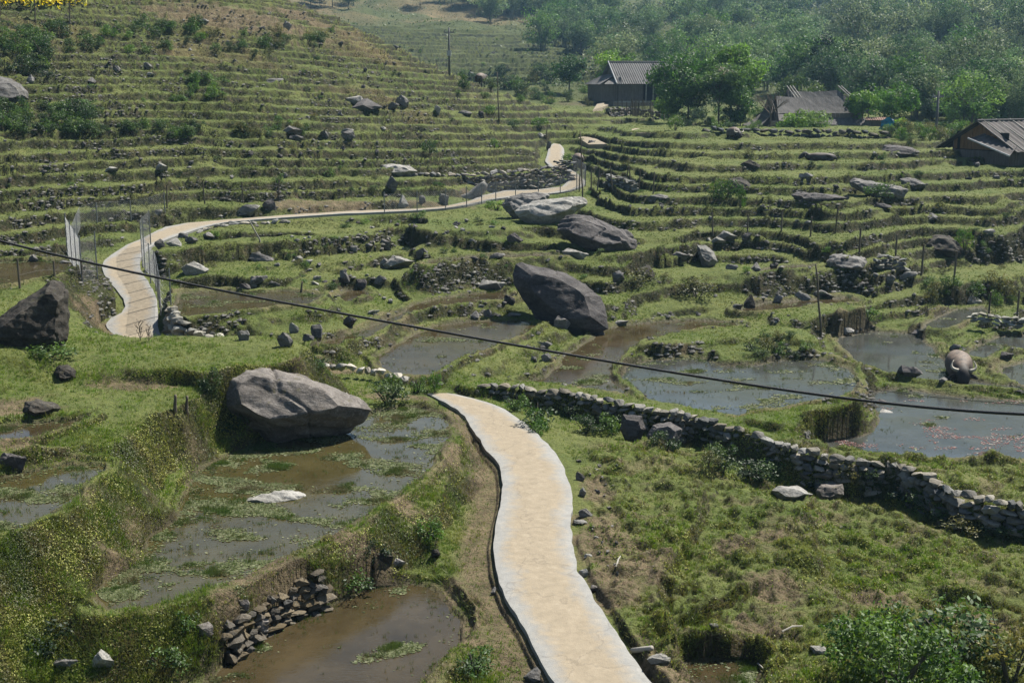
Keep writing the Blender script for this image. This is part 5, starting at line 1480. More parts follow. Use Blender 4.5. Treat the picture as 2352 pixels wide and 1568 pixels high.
mb = MB(); mb.tube([(-Lh / 2 - .42, 0, Hr + .06), (Lh / 2 + .38, 0, Hr + .06)], .09, 7); mb.build('ridge_cap', M_ROOF, rf)
mb = MB(); mb.tube([(-Lh / 2 - .40, -.05, Hr + .12), (-Lh / 2 - .52, -Dh / 2 - .55, He - .02)], .085, 6); mb.build('verge_board', M_WHITE, rf)
corrugated('roof', M_ROOF, h1, (-Lh / 2 - .05, Dh / 2 - .9, He + 1.0), (-Lh / 2 - .05, -Dh / 2 + 1.0, He + 1.0), (-Lh / 2 - 2.3, -Dh / 2 + .1, He - .15), (-Lh / 2 - 2.3, Dh / 2, He - .15), 16)
corrugated('roof', M_ROOF, h1, (-Lh / 2 - .1, -Dh / 2 + 1.6, He + .75), (-Lh / 2 + .2, -Dh / 2 + .1, He + .75), (-Lh / 2 + .1, -Dh / 2 - .6, He - .12), (-Lh / 2 - 1.9, -Dh / 2 - .2, He - .12), 10)
mb = MB(); planks(mb, -Lh / 2 - 2.0, -Lh / 2, -Dh / 2 + .5, 0, lambda x: He - .1 + .35 * (x + Lh / 2 + 2) / 2, r3); planks(mb, -Dh / 2 + .5, Dh / 2 - .4, -Lh / 2 - 2.0, 0, lambda x: He - .1, r3, 'y')
mb.build('annex_wall', M_PLANK, h1)
for x in (-Lh / 2 + 3.2, -.2, 2.6, Lh / 2 - .1):
    mb = MB(); mb.tube([(x, -Dh / 2 - .3, 0), (x + .04, -Dh / 2 - .3, He + .05)], .075, 7); mb.build('post', M_POLE, h1)
mb = MB(); mb.box((-Lh / 2 + 3.2, -Dh / 2 + 1.85, .01), (Lh / 2 - .1, -Dh / 2 + 1.88, He)); mb.build('veranda_shade_sheet', M_SHADE, h1)  # dark sheet added before the planks as the veranda's shade
mb = MB(); mb.box((-Lh / 2 - .7, -Dh / 2 - .95, -.14), (Lh / 2 + .9, -Dh / 2 - .80, .05)); mb.build('yard_beam', M_POLE, h1)
# a parked motorbike shape in the veranda
mt = empty('motorbike', (0, 0, 0)); pm = h1.matrix_basis @ Vector((2.1, -Dh / 2 + .6, 0))
mt.location = pm; mt.rotation_euler = (0, 0, math.radians(10)); tag(mt, 'dark motorbike parked in the shade of the farmhouse veranda', 'motorbike')
M_TYRE = simple_mat('black_rubber', (0.012, 0.012, 0.012), (0.03, 0.03, 0.03), 5, .7); M_PAINT = simple_mat('dark_blue_paint', (0.03, 0.035, 0.05), (0.05, 0.055, 0.08), 4, .3, spec=.6)
for x in (-.6, .6):
    mb = MB(); mb.tube([(x + .29 * math.cos(t), 0, .3 + .29 * math.sin(t)) for t in np.linspace(0, 2 * math.pi, 19)], .05, 6, False); mb.build('wheel', M_TYRE, mt)
mb = MB(); mb.tube([(-.6, 0, .35), (-.2, 0, .62), (.35, 0, .75), (.6, 0, .32)], [.07, .14, .12, .05], 8); mb.tube([(-.1, 0, .3), (.2, 0, .35)], .16, 8); mb.build('body', M_PAINT, mt, True)
mb = MB(); mb.tube([(-.62, 0, .78), (-.2, 0, .8), (.1, 0, .76)], [.09, .12, .09], 8); mb.build('seat', M_TYRE, mt, True)
mb = MB(); mb.tube([(.42, -.33, 1.02), (.38, 0, .93), (.42, .33, 1.02)], .02, 6); mb.tube([(.38, 0, .93), (.5, 0, .6)], .03, 6); mb.build('handlebar', M_STEEL, mt)

# --- thatch-grey house behind the field wall
def slope_roof(mb, a, b, c, d, t=.16):
    n = (np.array(b) - a); n2 = np.array(d) - np.array(a); nn = np.cross(n, n2); nn = nn / np.linalg.norm(nn); nn *= (-1 if nn[2] > 0 else 1)
    mb.prism([np.array(p) + nn * t for p in (a, b, c, d)], [a, b, c, d])
b2 = at_d(1862, 287, 118)
h2 = empty('old_house', b2, math.radians(4)); tag(h2, 'low house with a broad sagging grey thatch roof among green bushes', 'house')
mb = MB(); planks(mb, -3.9, 3.9, -2.2, -.6, lambda x: 1.1, r3); planks(mb, -2.2, 2.4, -3.9, -.6, lambda y: 1.1 + 1.7 * (1 - abs(y - .1) / 2.4), r3, 'y'); planks(mb, -2.2, 2.4, 3.86, -.6, lambda y: 1.1 + 1.7 * (1 - abs(y - .1) / 2.4), r3, 'y')
planks(mb, -3.9, 3.9, 2.4, -.6, lambda x: 1.1, r3); mb.build('wall', M_PLANK, h2)
def sag_roof(name, parent, ridge, eave, mat, nx=16, ny=7, t=.2, sag=.16):
    (ra, rb), (ea, eb) = ridge, eave; ra, rb, ea, eb = map(np.array, (ra, rb, ea, eb)); V = []; F = []
    for s_ in (0, 1):
        for j in range(ny + 1):
            for i in range(nx + 1):
                s, q = i / nx, j / ny
                p = (ra * (1 - s) + rb * s) * (1 - q) + (ea * (1 - s) + eb * s) * q
                p = p + np.array([0, 0, -sag * math.sin(math.pi * s) - .25 * math.sin(math.pi * q) + .05 * mnoise.noise(Vector((s * 9, q * 6, 3))) - s_ * t])
                V.append(p)
    m = (nx + 1) * (ny + 1); w = nx + 1
    for j in range(ny):
        for i in range(nx):
            q = [j * w + i, j * w + i + 1, (j + 1) * w + i + 1, (j + 1) * w + i]; F.append(q); F.append([m + x for x in q[::-1]])
    for i in range(nx):
        for j in (0, ny): F.append([j * w + i, j * w + i + 1, m + j * w + i + 1, m + j * w + i])
    for j in range(ny):
        for i in (0, nx): F.append([j * w + i, (j + 1) * w + i, m + (j + 1) * w + i, m + j * w + i])
    return link(name, mesh_np(name, np.array(V), np.array(F), mat, False), parent)
sag_roof('roof', h2, ((-3.3, 0, 2.6), (2.4, 0, 2.6)), ((-4.0, -3.6, .5), (5.0, -3.3, .1)), M_THATCH)
sag_roof('roof', h2, ((-3.3, 0.05, 2.6), (2.4, 0.05, 2.6)), ((-4.3, 3.2, .8), (4.6, 3.2, .8)), M_THATCH)
sag_roof('side_roof', h2, ((-3.9, 1.2, 1.5), (-3.9, -1.6, 1.5)), ((-6.0, 1.4, .0), (-5.6, -2.6, -.1)), M_THATCH, 8, 4, .12, .05)
mb = MB()
for i in range(4): mb.box((-4.9 + .1 * i, -3.0 - .1 * i, -.2 + .17 * i), (-3.7, -2.9 - .1 * i, -.07 + .17 * i))
mb.build('plank_stack', M_POLE, h2)
b3 = at_d(1885, 280, 129)
h3 = empty('rear_shed', b3, math.radians(4)); tag(h3, 'shed with bare pale roof poles behind the thatch-grey house', 'shed')
mb = MB(); planks(mb, -3.4, 3.4, -1.6, -.8, lambda x: 1.6, r3); planks(mb, -1.6, 1.6, 3.4, -.8, lambda y: 1.6 + 1.4 * (1 - abs(y) / 1.6), r3, 'y'); planks(mb, -1.6, 1.6, -3.4, -.8, lambda y: 1.6 + 1.4 * (1 - abs(y) / 1.6), r3, 'y'); planks(mb, -3.4, 3.4, 1.6, -.8, lambda x: 1.6, r3); mb.build('wall', M_PLANK, h3)
sag_roof('roof', h3, ((-3.6, 0, 3.1), (1.6, 0, 3.1)), ((-3.8, -2.3, 1.3), (4.4, -2.2, 1.1)), M_THATCH)
sag_roof('roof', h3, ((-3.6, .05, 3.1), (1.6, .05, 3.1)), ((-3.8, 2.3, 1.3), (4.4, 2.2, 1.1)), M_THATCH)
for x in (-3.5, -3.2, -2.9, 1.7, 2.0):
    mb = MB(); mb.tube([(x, .3, 3.5), (x + (1.5 if x > 0 else .8), -2.4, 1.45)], .06, 6); mb.build('roof_pole', M_POLE, h3)

# --- dark barn at the right edge
b4 = at_d(2250, 358, 91) + np.array([4.5 * math.cos(.5), 4.5 * math.sin(.5), 0])
h4 = empty('barn', b4, .5); tag(h4, 'dark barn at the right edge with orange gable planks and poles across its roof', 'barn')
Lb, Db, Eb, Rb = 9.0, 5.4, .85, 2.32
mb = MB(); hgt = lambda y: Eb + (Rb - Eb) * (1 - abs(y) / (Db / 2)) - .05
planks(mb, -Lb / 2, Lb / 2, -Db / 2 + .3, -.9, lambda x: Eb + .1, r3); planks(mb, -Lb / 2, Lb / 2, Db / 2 - .35, -.9, lambda x: Eb + .1, r3); planks(mb, -Db / 2 + .3, Db / 2 - .3, Lb / 2 - .1, -.9, hgt, r3, 'y')
planks(mb, -Db / 2 + .3, Db / 2 - .3, -Lb / 2 + .06, -.9, lambda y: min(hgt(y), .35), r3, 'y')
mb.build('wall', M_PLANK, h4)
mb = MB(); planks(mb, -Db / 2 + .5, Db / 2 - .4, -Lb / 2, .42, lambda y: max(.45, hgt(y) - .05), r3, 'y', .3, .02, .04, .16); mb.build('gable_planks', M_ORANGE, h4)
mb = MB(); mb.box((-Lb / 2 + .12, -Db / 2 + .5, .3), (-Lb / 2 + .14, Db / 2 - .5, 1.6)); mb.build('loft_shade_sheet', M_SHADE, h4)  # dark sheet added behind the gable gaps as the loft's shade
corrugated('roof', M_ROOFD, h4, (-Lb / 2 - .5, 0, Rb), (Lb / 2 + .5, 0, Rb), (Lb / 2 + .5, -Db / 2 - .7, Eb - .42), (-Lb / 2 - .5, -Db / 2 - .7, Eb - .42), 20, .03, .05)
corrugated('roof', M_ROOFD, h4, (-Lb / 2 - .5, 0.02, Rb), (Lb / 2 + .5, 0.02, Rb), (Lb / 2 + .5, Db / 2 + .7, Eb - .42), (-Lb / 2 - .5, Db / 2 + .7, Eb - .42), 20, .03, .05)
for x in (-4.3, -2.9, -1.5, 0, 1.5, 3.0):
    mb = MB(); mb.tube([(x - .05, .2, Rb + .13), (x, -Db / 2 - .75, Eb - .36)], .045, 6); mb.build('roof_pole', M_POLE, h4)
aw = corrugated('awning', M_ROOFD, h4, (-Lb / 2 + .02, -.3, 1.5), (-Lb / 2 + .02, -Db / 2 - .3, .75), (-Lb / 2 - 1.5, -Db / 2 - 1.0, .15), (-Lb / 2 - 1.4, -.2, 1.15), 8, .03, .04)
mb = MB(); mb.tube([(-Lb / 2 - 1.45, -.15, 1.22), (-Lb / 2 - 1.55, -Db / 2 - 1.05, .21)], .06, 6); mb.build('edge_board', M_WHITE, aw)
mb = MB(); mb.tube([(-Lb / 2 - .5, 0, Rb + .08), (Lb / 2 + .5, 0, Rb + .08)], .07, 6); mb.build('ridge_cap', M_ROOF, h4)

# --- small shed, chimney stone and tarpaulin between the houses
M_RUST = simple_mat('rusty_tin', (0.10, 0.05, 0.035), (0.18, 0.10, 0.07), 3, .8); M_BLUE = simple_mat('blue_tarpaulin', (0.015, 0.12, 0.19), (0.03, 0.2, 0.29), 3, .5)
b5 = at_d(2010, 300, 116); t5 = empty('small_shed', b5, -.2); tag(t5, 'tiny shed with a reddish tin roof beside a bright green tree', 'shed')
mb = MB(); planks(mb, -.9, .9, -.6, 0, lambda x: .9, r3); planks(mb, -.9, .9, .6, 0, lambda x: .9, r3); planks(mb, -.6, .6, -.9, 0, lambda x: .9, r3, 'y'); planks(mb, -.6, .6, .86, 0, lambda x: .9, r3, 'y'); mb.build('wall', M_PLANK, t5)
corrugated('roof', M_RUST, t5, (-.9, .7, 1.15), (.9, .7, 1.15), (.9, -.9, .95), (-.9, -.9, .95), 9, .03)
b6 = at_d(2036, 305, 107)
bm = bmesh.new(); g6 = [[bm.verts.new((-.55 + 1.1 * i / 6 + .1 * math.sin(j), .25 * mnoise.noise(Vector((i * .7, j * .8, 2))) + .1 * j / 6, (1.3 - 1.25 * j / 6) * (1 - .5 * abs(i / 6 - .6)) )) for i in range(7)] for j in range(7)]
for j in range(6):
    for i in range(6): bm.faces.new((g6[j][i], g6[j][i + 1], g6[j + 1][i + 1], g6[j + 1][i]))
bmesh.ops.solidify(bm, geom=bm.faces[:], thickness=.02)
me = bpy.data.meshes.new('tarpaulin'); bm.to_mesh(me); bm.free(); me.materials.append(M_BLUE); o = link('tarpaulin', me); o.location = b6
tag(o, 'bright blue tarpaulin hanging next to the reddish tin shed', 'tarpaulin')
b7 = at_d(2076, 314, 112); mb = MB(); mb.prism([(-.3, -.3, -.3), (.3, -.3, -.3), (.3, .3, -.3), (-.3, .3, -.3)], [(-.22, -.25, .95), (.25, -.22, 1.0), (.22, .25, .95), (-.25, .22, .9)]); mb.prism([(-.5, -.45, .96), (.45, -.5, 1.0), (.5, .45, .98), (-.45, .45, .95)], [(-.42, -.4, 1.16), (.4, -.42, 1.2), (.42, .4, 1.16), (-.4, .4, 1.14)])
o = mb.build('stone_post', ROCK['grey']); o.location = b7; tag(o, 'squat grey stone post with a flat cap, right of the blue tarpaulin', 'stone post')

# ------------------------------------------------------------------ poles and wires
M_DPOLE = simple_mat('dark_concrete_pole', (0.07, 0.07, 0.07), (0.13, 0.13, 0.125), 4, .9)
def pole(px, py_base, py_top, r, mat, label, dist=None, box=False, name='utility_pole', cat='utility pole'):
    p = hit(px, py_base) if dist is None else at_d(px, py_base, dist)
    h = (py_base - py_top) / scale_at(p)
    t = empty(name, p); tag(t, label, cat)
    mb = MB(); mb.tube([(0, 0, -.6), (0, 0, h)], [r, r * .72], 10); mb.build('pole', mat, t, True)
    if cat == 'utility pole':
        mb = MB(); mb.box((-.45, -.05, h - .5), (.45, .05, h - .38))
        for x in (-.4, .4): mb.tube([(x, 0, h - .38), (x, 0, h - .22)], .04, 6)
        mb.build('crossarm', M_STEEL, t)
    if box:
        mb = MB(); mb.box((-.18, -.34, h * .32), (.18, -.12, h * .45)); mb.build('meter_box', M_WHITE, t)
    return t
pole(1032, 160, 66, .11, M_DPOLE, 'grey utility pole with a small box on the crest of the hill', 113, True)
pole(2148, 326, 211, .12, M_DPOLE, 'tall grey utility pole among the trees left of the dark barn', 102, False)
pole(1618, 200, 102, .12, M_DPOLE, 'dark utility pole half hidden behind the big trees', 172)
def stick(px, py, px2, py2, r, label, cat='bamboo pole', name='bamboo_pole', mat=None, group=None):
    p = hit(px, py); d = math.hypot(p[0], p[1]); q = at_d(px2, py2, d)
    mb = MB(); n = 6; pts = [Vector(p) * (1 - k / n) + Vector(q) * (k / n) + Vector((.006 * np.linalg.norm(q - p) * math.sin(k * 1.7), 0, 0)) for k in range(n + 1)]
    pts[0] = pts[0] - Vector((0, 0, .35)); base = Vector(p)
    mb.tube([v - base for v in pts], [r * (1 - .4 * k / n) for k in range(n + 1)], 7)
    o = mb.build(name, mat or M_WOOD, None, True); o.location = base
    return tag(o, label, cat, group)
stick(1886, 768, 1874, 606, .055, 'tall thin bamboo pole standing in the pond corner on the valley floor')
stick(1338, 462, 1333, 302, .05, 'tall thin pole by the turn of the upper path')
stick(1146, 276, 1142, 166, .06, 'thin leaning pole on the terraces below the crest')
stick(1306, 212, 1309, 140, .07, 'thin pole at the edge of the far yard')
stick(600, 556, 572, 506, .045, 'long pale stick leaning on the fence of the upper path', mat=M_POLE)
stick(1254, 316, 1258, 286, .05, 'short bare stake beside the upper path')
stick(692, 670, 694, 646, .05, 'single dark stake standing in the wet terraces', 'stake', 'stake')
stick(402, 945, 403, 906, .055, 'short thick wooden stake on the bank, left of a pair', 'stake', 'stake')
stick(428, 948, 430, 909, .05, 'short thick wooden stake on the bank, right of a pair', 'stake', 'stake')
# white drain pipe and slab by the near path
for (x0, y0, x1, y1, r_, m_, lb, ct) in [(1452, 1500, 1497, 1499, .05, M_POLE, 'short cream pipe sticking out at the right edge of the near path', 'pipe')]:
    p, q = hit(x0, y0) + np.array([0, 0, .06]), hit(x1, y1) + np.array([0, 0, .1]); mb = MB(); mb.tube([(0, 0, 0), tuple(q - p)], r_, 10); o = mb.build('pipe', m_, None, True); o.location = p; tag(o, lb, ct)
stone(1512, 1528, 70, 20, 'pale', 'flat grey slab lying below the cream pipe at the path edge', seed=4, rot=.1)
for (x0, y0, x1, y1, lb) in [(1796, 1457, 1843, 1446, 'pale dry stick lying on the trampled field'), (1925, 1430, 1950, 1470, 'curved dry reed beside the eroded step in the field'), (1740, 1530, 1800, 1600, 'long dry reed lying in the weeds at the bottom'), (1415, 1308, 1425, 1285, 'thin straw on the bare soil right of the path')]:
    p, q = hit(x0, y0) + np.array([0, 0, .07]), hit(x1, y1) + np.array([0, 0, .09]); mb = MB(); mb.tube([(0, 0, 0), tuple((q - p) * .5 + np.array([0, 0, .05])), tuple(q - p)], [.018, .02, .012], 6); o = mb.build('dry_stick', M_POLE); o.location = p; tag(o, lb, 'stick')

# the black cable across the whole view, and a thin wire over the pond
M_CABLE = simple_mat('black_cable', (0.006, 0.006, 0.007), (0.014, 0.014, 0.015), 20, .45, spec=.4)
cpx = [(-120,523),(0,553),(100,577),(230,604),(400,648),(550,677),(700,703),(850,733),(1000,762),(1200,796),(1400,828),(1600,861),(1800,893),(1950,917),(2100,935),(2230,945),(2352,951),(2480,952)]
cx = np.array([c[0] for c in cpx]); cy = np.array([c[1] for c in cpx]); cf = np.polyfit(cx, cy, 4)
pts = [at_d(x, np.polyval(cf, x), 17.5 - 4.6 * (x / 2352)) for x in np.linspace(-300, 2650, 70)]
mb = MB(); b0 = Vector(pts[0]); mb.tube([Vector(p) - b0 for p in pts], .0165, 8); o = mb.build('power_cable', M_CABLE, None, True); o.location = b0
tag(o, 'thick black cable sagging across the whole valley in the foreground', 'cable')
pts = [at_d(x, y, 30) for x, y in [(1880, 872), (2000, 893), (2120, 909), (2240, 920), (2352, 930), (2500, 942)]]
mb = MB(); b0 = Vector(pts[0]); mb.tube([Vector(p) - b0 for p in pts], .0075, 6); o = mb.build('thin_wire', M_CABLE); o.location = b0
tag(o, 'thin dark wire over the large pond, just above the cable', 'wire')

# ------------------------------------------------------------------ fences
def fence(label, pts, height, post_h, step, mesh=True, strands=0, post_r=.03, post_mat=None, cell=.11, wr=.0038, cat='fence', sink=.3, lean=0.0, top=None):
    """posts along a ground line; chain-link as one woven-wire part, or loose strands"""
    P = np.array(pts, float); s = np.concatenate([[0], np.cumsum(np.linalg.norm(np.diff(P[:, :2], axis=0), axis=1))]); Lt = s[-1]
    t = empty('wire_mesh_fence' if mesh else 'stake_fence', P[0]); tag(t, label, cat); O = Vector(P[0]); r3 = random.Random(len(label))
    at = lambda u: np.array([np.interp(u, s, P[:, k]) for k in range(3)])
    k = max(2, int(round(Lt / step)) + 1)
    for i in range(k):
        u = Lt * i / (k - 1); p = at(u); h = post_h * (r3.uniform(.8, 1.15) if not mesh else 1)
        mb = MB(); l = Vector((r3.uniform(-lean, lean), r3.uniform(-lean, lean), 0))
        b = Vector(p) - O
        mb.tube([b - Vector((0, 0, sink)), b + Vector((0, 0, h)) + l * h], [post_r, post_r * .9], 7); mb.build('post', post_mat or M_STEEL, t)
    if mesh:
        V = []; F = []
        def wire(a, b):
            a, b = Vector(a) - O, Vector(b) - O; d = (b - a).normalized(); x = d.cross(Vector((0.3, 1, 0.2))).normalized() * wr; y = d.cross(x).normalized() * wr
            n = len(V); V.extend([a + x, a - x * .5 + y * .87, a - x * .5 - y * .87, b + x, b - x * .5 + y * .87, b - x * .5 - y * .87])
            for i in range(3): F.append((n + i, n + (i + 1) % 3, n + 3 + (i + 1) % 3, n + 3 + i))
        n = int(Lt / cell); H = height
        up = lambda u, z: at(max(0, min(u, Lt))) + np.array([0, 0, .04 + z])
        seg = max(2, int(H / (cell * 2.2)))
        for i in range(-int(H / cell), n + 1):
            for sg in (1, -1):
                u0 = i * cell if sg > 0 else i * cell + H
                for q in range(seg):
                    z0, z1 = H * q / seg, H * (q + 1) / seg
                    ua, ub = u0 + sg * z0, u0 + sg * z1
                    if min(ua, ub) < 0 or max(ua, ub) > Lt: continue
                    wire(up(ua, z0), up(ub, z1))
        for z in (0, H):
            for i in range(int(Lt / .4)): wire(up(i * .4, z), up((i + 1) * .4, z))
        link('wire_mesh', mesh_np('wire_mesh', np.array([tuple(v) for v in V]), np.array(F), M_STEEL), t)
    for q in range(strands):
        z = height * (q + 1) / (strands + .4); mb = MB()
        m = max(3, int(Lt / .8)); pp = [Vector(at(Lt * i / m)) - O + Vector((0, 0, z + .05 * math.sin(i * 1.3))) for i in range(m + 1)]
        mb.tube(pp, .006, 4); mb.build('wire', M_WIRE, t)
    return t
g_ = lambda L: [hit(x, y) for x, y in L]
fence('tall chain-link fence panel on the left bank of the path bend, near end', g_([(224,638),(190,652)]) + [at_d(156, 592, hd(156, 592))], 1.75, 1.95, 1.6)
fence('chain-link fence on the grassy bank behind the left side of the path bend', g_([(160,585),(186,522),(228,512),(267,509),(303,507),(334,502),(379,488)]), 1.0, 1.05, 2.2)
fence('tall chain-link fence along the right edge of the path bend', [at_z(x, y, z) for x, y, z in [(393,703,2.2),(371,719,1.9)]] + [np.array(FAR_R[i]) + np.array([.12, 0, 0]) for i in range(0, 0)] + [at_z(x, y, z) for x, y, z in [(360,660,2.3),(328,612,2.8),(326,575,3.2),(346,556,3.4)]], 1.45, 1.55, 1.25)
fence('long low chain-link fence along the outer edge of the upper path', [np.array(FAR_R[i]) + np.array([0.05, -.1, -.05]) for i in range(205, 352, 4)], 1.0, 1.15, 2.0, cell=.13, sink=.9)
fence('row of thin stakes with two wires on the left risers above the fence', g_([(383,478),(438,470),(495,468),(545,466),(590,462),(640,455)]), .9, 1.15, 2.2, False, 2, .04, M_WOOD, lean=.06)
fence('row of old stakes and wire at the edge of the fenced left pond', g_([(46,662),(108,650),(168,650),(190,648)]), .7, 1.0, 1.9, False, 1, .045, M_WOOD, lean=.05)
fence('leaning stakes strung along the terrace above the pale split rock', g_([(1638,540),(1710,548),(1752,530),(1795,532),(1822,538),(1848,542),(1880,546),(1918,532)]), .8, 1.25, 1.8, False, 1, .045, M_WOOD, lean=.14)
fence('line of dark stakes crossing the right terraces past the rounded boulder', g_([(1974,578),(2038,592),(2075,604),(2100,622),(2125,634),(2150,648),(2190,652)]), .8, 1.4, 2.3, False, 1, .05, M_WOOD, lean=.05)
fence('thin stakes by the turn of the upper path, leaning both ways', g_([(1330,440),(1350,440),(1378,444),(1412,430),(1435,424),(1470,440),(1500,446)]), .7, 1.3, 2.0, False, 0, .045, M_WOOD, lean=.22)
fence('stakes on the bank above the glinting pond at the right edge', g_([(2270,730),(2303,734),(2345,742),(2390,744)]), .8, 1.3, 1.7, False, 1, .045, M_WOOD, lean=.05)
fence('close picket of grey stakes in front of the farmhouse yard', g_([(1420,266),(1436,266),(1452,266),(1470,267),(1500,268)]), .9, 1.5, .55, False, 1, .05, M_WOOD, lean=.06)
fence('stakes and netting wire below the yellow flower field', g_([(0,38),(60,42),(110,46),(160,50)]), .8, 1.3, 2.6, False, 2, .05, M_WOOD, lean=.08)
# ------------------------------------------------------------------ water buffaloes
M_HIDE = None
def hide_mat():
    m, N, L, P = new_mat('buffalo_hide')
    tc = N.new('ShaderNodeTexCoord'); v = tc.outputs['Object']
    sep = N.new('ShaderNodeSeparateXYZ'); L.new(v, sep.inputs[0])
    n = nnode(N, L, 5, 5, .7, v); n2 = nnode(N, L, 30, 3, .6, v)
    c = ramp(N, L, n, [(0.3, (0.040, 0.032, 0.027)), (0.7, (0.085, 0.064, 0.052))])
    # paler brown towards the top of the back, broken up by noise
    f = math_n(N, L, 'MULTIPLY', mrange(N, L, sep.outputs[2], 1.0, 1.3), mrange(N, L, n, .38, .6))
    c = mix(N, L, math_n(N, L, 'MULTIPLY', f, .75), c, (0.20, 0.145, 0.105))
    c = mix(N, L, mrange(N, L, n2, .5, .7, 0, .35), c, (0.03, 0.024, 0.02))
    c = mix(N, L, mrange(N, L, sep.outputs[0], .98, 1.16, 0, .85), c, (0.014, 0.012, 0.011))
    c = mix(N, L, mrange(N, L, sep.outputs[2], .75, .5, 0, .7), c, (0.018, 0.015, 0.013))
    L.new(c, P.inputs['Base Color']); P.inputs['Roughness'].default_value = .7; P.inputs['Specular IOR Level'].default_value = .3
    bump(N, L, P, n2, .4, .01)
    return m
M_HIDE = hide_mat(); M_HORN = simple_mat('buffalo_horn', (0.20, 0.175, 0.13), (0.42, 0.38, 0.30), 6, .5, spec=.4); M_EYE = simple_mat('dark_wet_eye', (0.006, 0.005, 0.005), (0.012, 0.01, 0.01), 9, .15, spec=.7)
M_MUZZ = simple_mat('dark_muzzle', (0.010, 0.009, 0.009), (0.025, 0.022, 0.02), 9, .4, spec=.5)

def skin_body(name, verts, edges, radii, mat, parent, root=0, sub=2):
    me = bpy.data.meshes.new(name); me.from_pydata(verts, edges, []); o = link(name, me, parent)
    md = o.modifiers.new('skin', 'SKIN'); md.use_smooth_shade = True
    for v, r in zip(me.skin_vertices[0].data, radii): v.radius = (r, r) if np.isscalar(r) else r; v.use_root = False
    me.skin_vertices[0].data[root].use_root = True
    sb = o.modifiers.new('sub', 'SUBSURF'); sb.levels = sub; sb.render_levels = sub
    dg = bpy.context.evaluated_depsgraph_get(); ev = o.evaluated_get(dg)
    nm = bpy.data.meshes.new_from_object(ev); o.modifiers.clear(); o.data = nm
    nm.materials.clear(); nm.materials.append(mat); nm.polygons.foreach_set('use_smooth', [True] * len(nm.polygons))
    return o

